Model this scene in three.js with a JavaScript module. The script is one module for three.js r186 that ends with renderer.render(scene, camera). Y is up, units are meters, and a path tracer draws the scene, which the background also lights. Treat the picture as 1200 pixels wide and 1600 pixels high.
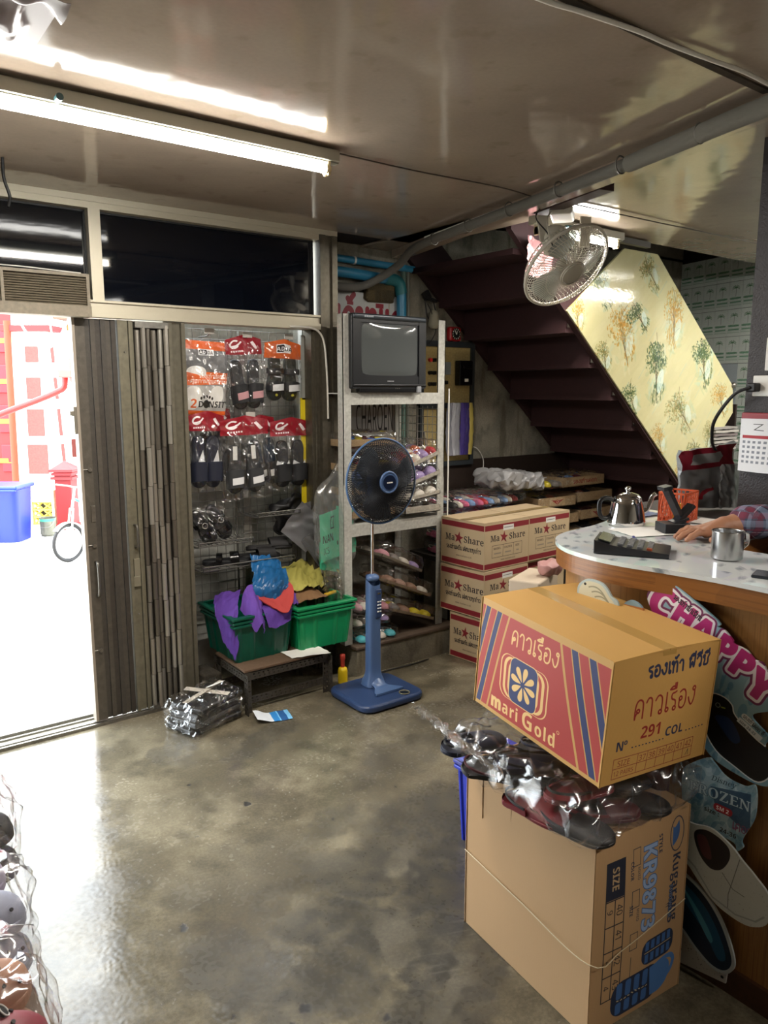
import * as THREE from 'three';
import { RoundedBoxGeometry } from 'three/addons/geometries/RoundedBoxGeometry.js';
import { mergeGeometries, mergeVertices } from 'three/addons/utils/BufferGeometryUtils.js';
import { MarchingCubes } from 'three/addons/objects/MarchingCubes.js';
import { RectAreaLightUniformsLib } from 'three/addons/lights/RectAreaLightUniformsLib.js';
import { createNoise2D, createNoise3D, createNoise4D } from 'simplex-noise';

// ---------------------------------------------------------------- camera, sky, sun, exposure
const scene = new THREE.Scene();
const camera = new THREE.PerspectiveCamera(2 * Math.atan(800 / 1180) * 180 / Math.PI, 0.75, 0.05, 200);
camera.position.set(0, 1.55, 0);
camera.lookAt(0.5909, 1.55 - 0.159, -0.7909);
const renderer = new THREE.WebGLRenderer({ antialias: true });
renderer.toneMapping = THREE.LinearToneMapping;
renderer.toneMappingExposure = 1.12;
renderer.shadowMap.enabled = true;
RectAreaLightUniformsLib.init();
scene.background = new THREE.Color(0.86, 0.94, 1.0);
scene.backgroundIntensity = 11;
const sun = new THREE.DirectionalLight(0xfff4e4, 7);
sun.position.set(-9, 22, -9); sun.target.position.set(2, 0, -12);
sun.castShadow = true; sun.shadow.mapSize.set(2048, 2048);
Object.assign(sun.shadow.camera, { left: -16, right: 16, top: 16, bottom: -16, near: 1, far: 60 });
scene.add(sun, sun.target);

// ---------------------------------------------------------------- helpers
function rng(seed) { let a = seed >>> 0; return () => { a = (a + 0x6D2B79F5) | 0; let t = Math.imul(a ^ (a >>> 15), 1 | a); t = (t + Math.imul(t ^ (t >>> 7), 61 | t)) ^ t; return ((t ^ (t >>> 14)) >>> 0) / 4294967296; }; }
const rnd = rng(4711);
const rr = (a, b, r = rnd) => a + (b - a) * r();
const n2 = createNoise2D(rng(11)), n3 = createNoise3D(rng(12)), n4 = createNoise4D(rng(13));
const fbm = (x, y, o = 4) => { let s = 0, a = 0.5, f = 1; for (let i = 0; i < o; i++) { s += a * n2(x * f, y * f); a *= 0.5; f *= 2.03; } return s; };
const clamp = (x, a = 0, b = 1) => Math.min(b, Math.max(a, x));
const sst = (a, b, x) => { const t = clamp((x - a) / (b - a)); return t * t * (3 - 2 * t); };
const lerp = (a, b, t) => a + (b - a) * t;
const V = (x, y, z) => new THREE.Vector3(x, y, z);
const PI = Math.PI;
const taken = new Map();
function numbered(name) { const k = taken.get(name) || 0; taken.set(name, k + 1); return k ? name + '_' + String(k).padStart(3, '0') : name; }
function thing(name, label, category, pos = [0, 0, 0], turn = 0, group) {
  const o = new THREE.Group(); o.name = numbered(name); scene.add(o);
  o.position.set(...pos); o.rotation.y = turn; o.userData = { label, category };
  if (group) o.userData.group = group;
  return o;
}
function struct(name, parent = scene) { const o = new THREE.Group(); o.name = parent === scene ? numbered(name) : name; o.userData.kind = 'structure'; parent.add(o); return o; }
function dup(src, label, pos, turn, group) {
  const r = src.clone(); r.userData = { ...src.userData }; r.name = numbered(src.name.replace(/_\d{3}$/, '')); scene.add(r);
  if (pos) r.position.set(...pos);
  if (turn !== undefined) r.rotation.y = turn;
  if (label) r.userData.label = label;
  if (group) r.userData.group = group;
  return r;
}
function norm(g) { // position, normal, uv; no index
  let h = g.index ? g.toNonIndexed() : g;
  if (!h.attributes.normal) h.computeVertexNormals();
  if (!h.attributes.uv) h.setAttribute('uv', new THREE.BufferAttribute(new Float32Array(h.attributes.position.count * 2), 2));
  for (const k of Object.keys(h.attributes)) if (!['position', 'normal', 'uv'].includes(k)) h.deleteAttribute(k);
  h.clearGroups(); h.morphAttributes = {};
  return h;
}
const merge = (list) => { const f = list.flat(Infinity).map(norm); return f.length === 1 ? f[0] : mergeGeometries(f, false); };
function part(parent, name, geo, mat, label) {
  const m = new THREE.Mesh(Array.isArray(geo) ? merge(geo) : geo, mat); m.name = name; m.castShadow = m.receiveShadow = true;
  if (label) m.userData.label = label;
  parent.add(m); return m;
}
function single(name, geo, mat, label, category, pos = [0, 0, 0], turn = 0, group) {
  const m = part(scene, numbered(name), geo, mat); m.position.set(...pos); m.rotation.y = turn; m.userData = { label, category };
  if (group) m.userData.group = group;
  return m;
}
const X = (g, x = 0, y = 0, z = 0, rx = 0, ry = 0, rz = 0) => { if (rx) g.rotateX(rx); if (rz) g.rotateZ(rz); if (ry) g.rotateY(ry); return g.translate(x, y, z); };
function uvm(g, s = 1, ox = 0, oy = 0) { // uv in metres from the dominant axis of the normal
  const p = g.attributes.position, n = g.attributes.normal, u = new Float32Array(p.count * 2);
  for (let i = 0; i < p.count; i++) {
    const ax = Math.abs(n.getX(i)), ay = Math.abs(n.getY(i)), az = Math.abs(n.getZ(i)); let a, b;
    if (ay >= ax && ay >= az) { a = p.getX(i); b = p.getZ(i); } else if (ax >= az) { a = p.getZ(i); b = p.getY(i); } else { a = p.getX(i); b = p.getY(i); }
    u[2 * i] = a * s + ox; u[2 * i + 1] = b * s + oy;
  }
  g.setAttribute('uv', new THREE.BufferAttribute(u, 2)); return g;
}
const B = (w, h, d, x = 0, y = 0, z = 0, rx = 0, ry = 0, rz = 0) => uvm(X(new THREE.BoxGeometry(w, h, d).toNonIndexed(), x, y, z, rx, ry, rz));
const RB = (w, h, d, r, x = 0, y = 0, z = 0, rx = 0, ry = 0, rz = 0, s = 2) => X(norm(uvm(new RoundedBoxGeometry(w, h, d, s, r))), x, y, z, rx, ry, rz);
const box3 = (x0, x1, y0, y1, z0, z1) => B(x1 - x0, y1 - y0, z1 - z0, (x0 + x1) / 2, (y0 + y1) / 2, (z0 + z1) / 2);
const Cy = (r1, r2, h, x = 0, y = 0, z = 0, seg = 16, rx = 0, ry = 0, rz = 0, open = false) => X(new THREE.CylinderGeometry(r1, r2, h, seg, 1, open), x, y, z, rx, ry, rz);
const Sp = (r, x = 0, y = 0, z = 0, sx = 1, sy = 1, sz = 1, ws = 16, hs = 12) => new THREE.SphereGeometry(r, ws, hs).scale(sx, sy, sz).translate(x, y, z);
function bar(a, b, r, seg = 6, r2 = r) {
  a = V(...a); b = V(...b); const d = b.clone().sub(a), g = new THREE.CylinderGeometry(r2, r, d.length(), seg, 1);
  g.applyQuaternion(new THREE.Quaternion().setFromUnitVectors(V(0, 1, 0), d.clone().normalize())); return g.translate((a.x + b.x) / 2, (a.y + b.y) / 2, (a.z + b.z) / 2);
}
function beam(a, b, w, h) { // rectangular bar from a to b, w across, h up
  a = V(...a); b = V(...b); const d = b.clone().sub(a), L = d.length(), m = new THREE.Matrix4(), z = d.normalize(), x = V(0, 1, 0).cross(z);
  if (x.lengthSq() < 1e-6) x.set(1, 0, 0); x.normalize(); const y = z.clone().cross(x);
  const g = B(w, h, L); m.makeBasis(x, y, z); m.setPosition((a.x + b.x) / 2, (a.y + b.y) / 2, (a.z + b.z) / 2); return g.applyMatrix4(m);
}
const curve = (pts, closed = false, t = 0.5) => new THREE.CatmullRomCurve3(pts.map((p) => V(...p)), closed, 'catmullrom', t);
const tube = (pts, r, seg = 24, rad = 6, closed = false) => new THREE.TubeGeometry(curve(pts, closed), seg, r, rad, closed);
const lathe = (pts, seg = 24, x = 0, y = 0, z = 0) => new THREE.LatheGeometry(pts.map(([a, b]) => new THREE.Vector2(a, b)), seg).translate(x, y, z);
const poly = (pts) => { const s = new THREE.Shape(); pts.forEach(([x, y], i) => i ? s.lineTo(x, y) : s.moveTo(x, y)); s.closePath(); return s; };
const splineShape = (pts) => { const s = new THREE.Shape(); const c = new THREE.CatmullRomCurve3(pts.map(([x, y]) => V(x, y, 0)), true, 'catmullrom', 0.5); s.setFromPoints(c.getPoints(pts.length * 5).map((p) => new THREE.Vector2(p.x, p.y))); return s; };
const ext = (shape, depth, bevel = 0, seg = 1, cs = 8) => new THREE.ExtrudeGeometry(Array.isArray(shape) ? poly(shape) : shape, { depth, bevelEnabled: bevel > 0, bevelThickness: bevel, bevelSize: bevel, bevelOffset: -bevel, bevelSegments: seg, curveSegments: cs });
function patch(fn, nu, nv, flip = false, smooth = true) {
  const p = [], uv = [], idx = [];
  for (let j = 0; j <= nv; j++) for (let i = 0; i <= nu; i++) { p.push(...fn(i / nu, j / nv)); uv.push(i / nu, j / nv); }
  for (let j = 0; j < nv; j++) for (let i = 0; i < nu; i++) { const a = j * (nu + 1) + i, b = a + 1, c = a + nu + 1, d = c + 1; if (flip) idx.push(a, c, b, b, c, d); else idx.push(a, b, c, b, d, c); }
  let g = new THREE.BufferGeometry(); g.setAttribute('position', new THREE.Float32BufferAttribute(p, 3)); g.setAttribute('uv', new THREE.Float32BufferAttribute(uv, 2)); g.setIndex(idx);
  if (!smooth) g = g.toNonIndexed();
  g.computeVertexNormals(); return g;
}
// a closed slab: front sheet, back sheet at a distance t along the normal, rim
function slab(fn, nu, nv, t) {
  const g = patch(fn, nu, nv), p = g.attributes.position, n = g.attributes.normal, W = nu + 1, back = [];
  for (let i = 0; i < p.count; i++) back.push(V(p.getX(i) - n.getX(i) * t, p.getY(i) - n.getY(i) * t, p.getZ(i) - n.getZ(i) * t));
  const g2 = patch((u, v) => { const b = back[Math.round(v * nv) * W + Math.round(u * nu)]; return [b.x, b.y, b.z]; }, nu, nv, true), rim = [];
  const at = (q, i) => V(q.getX(i), q.getY(i), q.getZ(i));
  const edge = []; for (let i = 0; i < nu; i++) edge.push([i, i + 1]); for (let j = 0; j < nv; j++) edge.push([j * W + nu, (j + 1) * W + nu]);
  for (let i = nu; i > 0; i--) edge.push([nv * W + i, nv * W + i - 1]); for (let j = nv; j > 0; j--) edge.push([j * W, (j - 1) * W]);
  for (const [a, b] of edge) { const A = at(p, a), Bq = at(p, b), c = back[a], d = back[b]; for (const q of [A, c, Bq, Bq, c, d]) rim.push(q.x, q.y, q.z); }
  const g3 = new THREE.BufferGeometry(); g3.setAttribute('position', new THREE.Float32BufferAttribute(rim, 3)); g3.computeVertexNormals();
  return merge([g, g2, g3]);
}
const jitter = (g, amp, freq, seed = 0) => { const p = g.attributes.position; for (let i = 0; i < p.count; i++) { const x = p.getX(i), y = p.getY(i), z = p.getZ(i); p.setXYZ(i, x + amp * n3(x * freq + seed, y * freq, z * freq), y + amp * n3(x * freq, y * freq + 9 + seed, z * freq), z + amp * n3(x * freq, y * freq, z * freq + 19 + seed)); } g.computeVertexNormals(); return g; };

// rounded box with vertices all over its faces, to be crumpled
function softBox(w, h, d, r, n = 16, x = 0, y = 0, z = 0) {
  const m = Math.max(w, h, d), g = mergeVertices(new THREE.BoxGeometry(w, h, d, Math.ceil(n * w / m) + 3, Math.ceil(n * h / m) + 3, Math.ceil(n * d / m) + 3).deleteAttribute('normal').deleteAttribute('uv')), p = g.attributes.position;
  for (let i = 0; i < p.count; i++) { const q = V(p.getX(i), p.getY(i), p.getZ(i)), c = V(clamp(q.x, -w / 2 + r, w / 2 - r), clamp(q.y, -h / 2 + Math.min(r, h / 2), h / 2 - Math.min(r, h / 2)), clamp(q.z, -d / 2 + r, d / 2 - r)), e = q.clone().sub(c); if (e.lengthSq() > 1e-12) e.setLength(Math.min(r, h / 2)); q.copy(c).add(e); p.setXYZ(i, q.x + x, q.y + y, q.z + z); }
  g.computeVertexNormals(); return g;
}
// ---------------------------------------------------------------- textures and materials
function canvasTex(w, h, draw, repeat) {
  const c = document.createElement('canvas'); c.width = w; c.height = h; draw(c.getContext('2d'), w, h);
  const t = new THREE.CanvasTexture(c); t.colorSpace = THREE.SRGBColorSpace; t.anisotropy = 8;
  if (repeat) { t.wrapS = t.wrapT = THREE.RepeatWrapping; t.repeat.set(...repeat); }
  return t;
}
function dataTex(w, h, fn, srgb = false, repeat) {
  const d = new Uint8Array(w * h * 4);
  for (let y = 0; y < h; y++) for (let x = 0; x < w; x++) { const c = fn(x / w, y / h), i = (y * w + x) * 4; if (typeof c === 'number') d[i] = d[i + 1] = d[i + 2] = clamp(c) * 255; else { d[i] = clamp(c[0]) * 255; d[i + 1] = clamp(c[1]) * 255; d[i + 2] = clamp(c[2]) * 255; } d[i + 3] = 255; }
  const t = new THREE.DataTexture(d, w, h); t.magFilter = THREE.LinearFilter; t.minFilter = THREE.LinearMipmapLinearFilter; t.generateMipmaps = true; t.wrapS = t.wrapT = THREE.RepeatWrapping;
  if (srgb) t.colorSpace = THREE.SRGBColorSpace; if (repeat) t.repeat.set(...repeat); t.needsUpdate = true; return t;
}
const tile2 = (x, y, f, o) => { // periodic noise on the unit square
  const a = x * 2 * PI, b = y * 2 * PI, r = f / (2 * PI); let s = 0, am = 0.5, ff = 1;
for (let i = 0; i < o; i++) { s += am * n4(Math.cos(a) * r * ff + 7 * i, Math.sin(a) * r * ff, Math.cos(b) * r * ff, Math.sin(b) * r * ff); am *= 0.5; ff *= 2; } return s; };
const M = (color, roughness = 0.6, metalness = 0, extra = {}) => new THREE.MeshStandardMaterial({ color, roughness, metalness, side: THREE.DoubleSide, ...extra });
const MP = (color, roughness = 0.6, metalness = 0, extra = {}) => new THREE.MeshPhysicalMaterial({ color, roughness, metalness, side: THREE.DoubleSide, ...extra });
const hex = (h) => { const c = new THREE.Color(h); return c; };
const mix = (a, b, t) => [lerp(a[0], b[0], t), lerp(a[1], b[1], t), lerp(a[2], b[2], t)];
const grainTex = dataTex(384, 384, (x, y) => 0.5 + 0.5 * tile2(x, y, 24, 3));           // fine grain, used as bump and roughness
const speckTex = dataTex(384, 384, (x, y) => { const v = 0.92 + 0.12 * tile2(x, y, 14, 5); return [v, v, v]; }, true);
const speck = (sx, sy = sx) => { const t = speckTex.clone(); t.repeat.set(sx, sy); t.needsUpdate = true; return t; };
const grain = (sx, sy = sx) => { const t = grainTex.clone(); t.repeat.set(sx, sy); t.needsUpdate = true; return t; };
const film = MP(0xffffff, 0.13, 0, { transmission: 1, thickness: 0, ior: 1.85, specularIntensity: 1 });
const filmMilky = MP(0xf2f4f3, 0.2, 0, { transmission: 0.93, thickness: 0, ior: 1.8 });
const mat = {
  alu: M(0xbdb6a2, 0.42, 0.35, { bumpMap: grain(3), bumpScale: 0.0004 }),
  aluDark: M(0x6d675a, 0.42, 0.7, { map: speck(2) }),
  steel: M(0xc6c6c6, 0.22, 1), chrome: M(0xdedede, 0.07, 1), dullSteel: M(0x8d8a83, 0.38, 0.85, { map: speck(3) }),
  black: M(0x121214, 0.5), blackGloss: M(0x0c0c0e, 0.22), darkRubber: M(0x1c1b1c, 0.65), white: M(0xe6e4dd, 0.5), whitePlastic: M(0xdcdad2, 0.35),
  wire: M(0x8b8a85, 0.35, 0.8), red: M(0xa91f24, 0.45), paper: M(0xeeece6, 0.8), kraft: M(0xb9966a, 0.85, 0, { map: speck(3) }),
};
// ---------------------------------------------------------------- strokes for Thai lettering (unit em, y down, top of letters 0, baseline 1)
const TH_ = {
  'ด': [.92, [[.36, .66, .2, .8, .17, 1], [.17, 1, .13, .5, .25, .12, .5, .02, .76, .15, .8, .45, .8, 1]], [[.4, .6, .09]]], 'า': [.72, [[.1, .25, .2, .07, .38, .02, .55, .12, .58, .4, .58, 1]], []],
  'ว': [.85, [[.12, .25, .25, .06, .45, .02, .66, .12, .72, .4, .7, .85]], [[.6, .9, .1]]], 'เ': [.45, [[.2, 0, .2, .5, .2, .85]], [[.3, .88, .1]]], 'แ': [.85, [[.2, 0, .2, .5, .2, .85], [.58, 0, .58, .5, .58, .85]], [[.3, .88, .1], [.68, .88, .1]]],
  'ร': [.72, [[.58, .82, .6, .55, .45, .45, .25, .42, .16, .28, .22, .1, .42, .1, .6, .04]], [[.5, .9, .1]]], 'อ': [.92, [[.2, .5, .15, .85, .35, 1, .6, 1, .78, .8, .8, .4, .7, .1, .45, .02, .2, .14]], [[.3, .48, .1]]],
  'ง': [.8, [[.66, .2, .7, .5, .6, .85, .42, 1, .22, .8, .1, .55]], [[.58, .13, .1]]], 'ท': [.95, [[.27, .13, .27, .5, .27, 1], [.27, .6, .4, .2, .55, .05, .72, .1, .78, .35, .78, 1]], [[.17, .13, .1]]],
  'พ': [1, [[.17, .2, .2, .6, .25, 1, .38, .7, .5, .4, .62, .7, .75, 1, .82, .5, .85, 0]], [[.22, .12, .1]]], 'ซ': [1, [[.26, .28, .34, .5, .28, .75, .2, .95, .5, 1, .78, .95, .78, .6, .74, .4, .84, .25, .95, .05]], [[.2, .2, .1]]],
  'น': [.95, [[.27, .13, .27, .5, .27, .95, .5, .88, .7, .85, .75, .5, .75, 0]], [[.17, .13, .1], [.8, .9, .1]]], 'ก': [.92, [[.12, .2, .3, .33, .2, .48, .18, .7, .18, 1], [.12, .2, .25, .05, .48, .02, .7, .12, .78, .4, .78, 1]], []],
  'ย': [.95, [[.24, .22, .14, .38, .28, .48, .16, .62, .18, .85, .35, 1, .6, 1, .76, .85, .78, .5, .78, 0]], [[.24, .12, .1]]], 'ส': [.9, [[.3, .7, .18, .85, .17, 1], [.17, 1, .13, .5, .25, .12, .5, .02, .7, .15, .78, .5, .78, 1], [.55, .2, .85, -.05]], [[.4, .62, .09]]],
  'จ': [.85, [[.12, .25, .25, .06, .45, .02, .66, .12, .72, .4, .7, .85, .55, 1, .4, .9]], [[.38, .65, .1]]], 'ญ': [1.1, [[.12, .25, .3, .03, .55, .1, .58, .5, .58, 1], [.7, .2, .72, .8, .85, 1, 1, .8, 1, 0]], [[.28, .85, .1], [.78, .12, .1]]],
  'ี': [0, [[-.75, -.12, -.5, -.32, -.2, -.12, -.5, -.1, -.75, -.12], [-.2, -.12, -.18, -.4]], []], 'ื': [0, [[-.75, -.12, -.5, -.32, -.2, -.12, -.5, -.1, -.75, -.12], [-.2, -.12, -.18, -.4], [-.32, -.18, -.32, -.4]], []],
  'ั': [0, [[-.4, -.18, -.25, -.1, -.05, -.4]], [[-.5, -.2, .09]]], '้': [0, [[-.55, -.3, -.4, -.15, -.35, -.3, -.15, -.45]], []], '่': [0, [[-.25, -.15, -.25, -.4]], []], 'ุ': [0, [[-.2, 1.08, -.2, 1.35]], [[-.28, 1.12, .06]]], ' ': [.55, [], []], '.': [.3, [[.1, .95, .12, 1]], []],
};
TH_['ต'] = TH_['ด']; TH_['ะ'] = TH_['ร']; TH_['ข'] = TH_['ซ']; TH_['ภ'] = TH_['ก']; TH_['ม'] = TH_['น']; TH_['บ'] = TH_['น']; TH_['ใ'] = TH_['เ']; TH_['ไ'] = TH_['เ']; TH_['ช'] = TH_['ซ']; TH_['ฟ'] = TH_['พ']; TH_['์'] = TH_['้']; TH_['ล'] = TH_['ส'];
function thai(c, txt, x, y, size, color, lw = size * .13, squeeze = 1) { // y = baseline; strokes are smoothed
  c.save(); c.strokeStyle = color; c.lineWidth = lw; c.lineCap = 'round'; c.lineJoin = 'round';
  for (const ch of txt) {
    const g = TH_[ch] || TH_['อ'], S = size, sx = S * squeeze, px = (a) => x + a * sx, py = (b) => y - S + b * S;
    for (const s of g[1]) { c.beginPath(); c.moveTo(px(s[0]), py(s[1])); if (s.length === 4) c.lineTo(px(s[2]), py(s[3])); else { for (let i = 2; i < s.length - 2; i += 2) c.quadraticCurveTo(px(s[i]), py(s[i + 1]), px((s[i] + s[i + 2]) / 2), py((s[i + 1] + s[i + 3]) / 2)); c.lineTo(px(s[s.length - 2]), py(s[s.length - 1])); } c.stroke(); }
    for (const [a, b, r] of g[2]) { c.beginPath(); c.arc(px(a), py(b), r * S, 0, 7); c.stroke(); }
    x += g[0] * sx * 1.04;
  }
  c.restore(); return x;
}
// ================================================================ the room
const CEIL = 2.37, ZF = -3.47, ZB = -3.75, D2 = V(0.243, 0, -0.97);
// ---- floor: polished old concrete, stains where the photograph shows them (x, z, rx, rz, turn, strength)
const stains = [[1.5, -2.9, .28, .1, .5, .5], [1.13, -3.03, .2, .09, .6, .5], [1.62, -1.95, .34, .2, .3, .75], [1.25, -1.86, .16, .17, .9, .8], [1.12, -1.62, .14, .25, .8, .85], [1.5, -1.66, .3, .16, .5, .9],
  [1.3, -1.38, .45, .15, .35, .9], [.9, -1.5, .25, .13, .3, .8], [.78, -1.72, .12, .2, 0, .55], [1.37, -2.15, .18, .08, .3, .45], [1.0, -2.05, .3, .2, .2, .35], [1.0, -1.2, .5, .13, .4, .9], [1.9, -2.4, .3, .15, .2, .4], [2.3, -2.6, .3, .14, .1, .35], [.35, -1.3, .4, .2, .1, .6]];
const pale = [[1.42, -1.8, .1, .05, .8, .8], [1.2, -1.55, .1, .07, .7, .9], [1.33, -2.02, .22, .09, .5, .7], [1.06, -1.8, .12, .05, .6, .6], [1.16, -1.28, .3, .04, .45, .7], [1.95, -2.75, .4, .12, .2, .4], [1.6, -2.55, .4, .12, .1, .45], [.95, -2.5, .3, .2, 0, .4]];
const pits = [[1.17, -2.44, .026], [1.377, -2.156, .013], [.715, -1.936, .02], [.72, -1.95, .015], [.85, -1.478, .028], [.697, -1.563, .012], [.93, -2.35, .012], [1.0, -1.33, .02], [1.7, -2.2, .01], [1.05, -2.7, .012], [.8, -1.45, .02]];
for (const e of [...stains, ...pale]) e.push(Math.cos(e[4]), Math.sin(e[4]));
const inEll = ([a, b, ra, rb, t, k, c, s], x, z) => { const dx = x - a, dz = z - b, u = (dx * c - dz * s) / ra, v = (dx * s + dz * c) / rb; return Math.sqrt(u * u + v * v); };
function floorAt(x, z) { // [stain, pale, grain, pit]
  const wx = x + .07 * fbm(x * 3, z * 3, 3) + .02 * n2(x * 14, z * 14), wz = z + .07 * fbm(x * 3 + 9, z * 3, 3) + .02 * n2(x * 14, z * 14 + 5); let s = 0, p = 0, q = 0;
  for (const e of stains) s = Math.max(s, e[5] * (1 - sst(.7, 1.12, inEll(e, wx, wz))));
  for (const e of pale) p = Math.max(p, e[5] * (1 - sst(.5, 1.2, inEll(e, wx, wz))));
  for (const [a, b, r] of pits) { const d = 1.6 * Math.hypot(x - a + .006 * n2(x * 60, z * 60), z - b + .006 * n2(x * 60 + 4, z * 60)) / r; q = Math.max(q, 1 - sst(.6, 1, d)); }
  return [s, p, q];
}
const FS = 4, FX = -0.6, FZ = -3.6, FN = 1024, fld = new Float32Array(FN * FN * 3);
for (let j = 0; j < FN; j++) for (let i = 0; i < FN; i++) fld.set(floorAt(FX + (i + .5) / FN * FS, FZ + (j + .5) / FN * FS), (j * FN + i) * 3);
const fldAt = (x, z) => { const u = clamp((x - FX) / FS * FN - .5, 0, FN - 1.001), v = clamp((z - FZ) / FS * FN - .5, 0, FN - 1.001), i = u | 0, j = v | 0, a = u - i, b = v - j, k = (j * FN + i) * 3, m = k + FN * 3, o = []; for (let c = 0; c < 3; c++) o.push(lerp(lerp(fld[k + c], fld[k + 3 + c], a), lerp(fld[m + c], fld[m + 3 + c], a), b)); return o; };
const floorMap = dataTex(2048, 2048, (u, v) => {
  const x = FX + u * FS, z = FZ + v * FS, [s, p, q] = fldAt(x, z), a = fbm(x * 1.7, z * 1.7 + 3, 5), b = fbm(x * 9, z * 9, 4), c = n2(x * 60, z * 60) * .5 + n2(x * 170, z * 170) * .5;
  let col = mix([.37, .345, .285], [.49, .46, .385], clamp(.5 + a * 1.3 + b * .5));
  col = mix(col, [.25, .243, .225], s * clamp(.8 + b * .8));
  col = mix(col, [.58, .55, .47], p * clamp(.45 + b * .6) * .75);
  const streak = sst(.35, .75, n2(x * 4 + z * 3, (z - x * .45) * 45)) * sst(.1, .5, fbm(x * 2 + 8, z * 2, 2)); col = mix(col, [.58, .55, .48], streak * .2);
  const dirt = sst(-.1, .75, fbm(x * 4 + 20, z * 4, 5)); col = mix(col, [.25, .235, .2], dirt * .5);
  const k = 1 + c * .13; col = [col[0] * k, col[1] * k, col[2] * k];
  return mix(col, [.12, .115, .11], q * .85);
}, true);
const floorRough = dataTex(1024, 1024, (u, v) => { const x = FX + u * FS, z = FZ + v * FS, [s, p, q] = fldAt(x, z); return clamp(.2 + .11 * fbm(x * 3, z * 3, 4) + .13 * n2(x * 40, z * 40) * .5 + s * .12 + p * .08 + q * .4 + .04 * sst(.1, .7, fbm(x * 22, z * 22, 3)), .14, 1); });
const floorBump = dataTex(768, 768, (u, v) => { const x = FX + u * FS, z = FZ + v * FS, [s, p, q] = fldAt(x, z); return .5 + .16 * fbm(x * 6, z * 6, 4) + .07 * n2(x * 50, z * 50) - q * .35; });
for (const t of [floorMap, floorRough, floorBump]) t.wrapS = t.wrapT = THREE.MirroredRepeatWrapping;
const floorM = M(0xffffff, 1, 0, { map: floorMap, roughnessMap: floorRough, bumpMap: floorBump, bumpScale: 0.0016 });
const floorUV = (g) => { const p = g.attributes.position, u = g.attributes.uv; for (let i = 0; i < p.count; i++) u.setXY(i, (p.getX(i) - FX) / FS, (p.getZ(i) - FZ) / FS); return g; };
const floor = part(scene, 'floor', floorUV(box3(-1.7, 6.2, -.1, 0, ZF - .42, 2.7)), floorM); floor.userData.kind = 'structure';

// ---- ceiling sheets, glossy paint
const ceilMap = dataTex(768, 768, (u, v) => { const x = u * 6, z = v * 6, a = fbm(x * .9, z * .9, 4), b = fbm(x * 5, z * 5 + 4, 4); let c = mix([.565, .505, .445], [.62, .56, .495], clamp(.5 + a)); const k = sst(.32, .6, b); c = mix(c, [.49, .425, .345], k * .3); const d = 1 + .02 * n2(x * 70, z * 70); return [c[0] * d, c[1] * d, c[2] * d]; }, true, [1 / 6, 1 / 6]);
const ceilBump = dataTex(512, 512, (u, v) => { const x = u * 6, z = v * 6; return .5 + .3 * fbm(x * 1.3, z * 1.3, 2) + .04 * n2(x * 9, z * 9) + .004 * n2(x * 60, z * 60); }, false, [1 / 6, 1 / 6]);
const ceilM = M(0xffffff, 0.1, 0, { map: ceilMap, bumpMap: ceilBump, bumpScale: 0.007 });
const darkWood = M(0x2a1d18, 0.7, 0, { map: speck(2) }), shaftM = M(0x7d7467, 0.85, 0, { map: speck(1) });
const ceiling = struct('ceiling');
const beamX = (z) => 2.311 + (z + 1.223) * (2.838 - 2.311) / (-3.552 + 1.223);       // line of the shallow beam
const slabGap = .003;
function ceilSheet(z0, z1, side) { // sheet between two seams, cut along the skew beam
  const xa = side < 0 ? -1.7 : beamX(z0), xb = side < 0 ? -1.7 : beamX(z1), xc = side < 0 ? beamX(z0) : 6.2, xd = side < 0 ? beamX(z1) : 6.2;
  const g = ext([[xa, -z0 - slabGap], [xc, -z0 - slabGap], [xd, -z1 + slabGap], [xb, -z1 + slabGap]], .012).rotateX(-PI / 2).translate(0, CEIL, 0);
  part(ceiling, 'panel', uvm(norm(g)), ceilM);
}
for (const [a, b] of [[-2.31, -3.47], [-1.165, -2.31], [0.02, -1.165], [1.3, .02], [2.7, 1.3]]) ceilSheet(a, b, -1);
for (const [a, b] of [[-2.31, -2.66], [-1.165, -2.31], [0.02, -1.165], [1.3, .02], [2.7, 1.3]]) ceilSheet(a, b, 1);
part(ceiling, 'panel', box3(2.63, 2.9, CEIL, CEIL + .012, ZB, -2.66), ceilM);
part(ceiling, 'slab', [box3(-1.7, 6.2, CEIL + .014, CEIL + .1, -2.66, 2.7), box3(-1.7, 2.9, CEIL + .014, CEIL + .1, ZB - .1, -2.66)], darkWood);
part(ceiling, 'beam', beam([beamX(2.6), CEIL - .022, 2.6], [beamX(-3.7), CEIL - .022, -3.7], .085, .044), ceilM, 'shallow painted beam');
const well = struct('wall_stairwell'); // the shaft above the stairs
part(well, 'shaft', [box3(2.8, 6.2, 4.3, 4.4, ZB - .1, -2.6), box3(2.8, 2.9, CEIL + .1, 4.3, ZB, -2.66), box3(2.8, 6.2, CEIL + .1, 4.3, -2.66, -2.56), box3(2.8, 6.2, 2.6, 4.3, ZB - .1, ZB)], shaftM);

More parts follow.
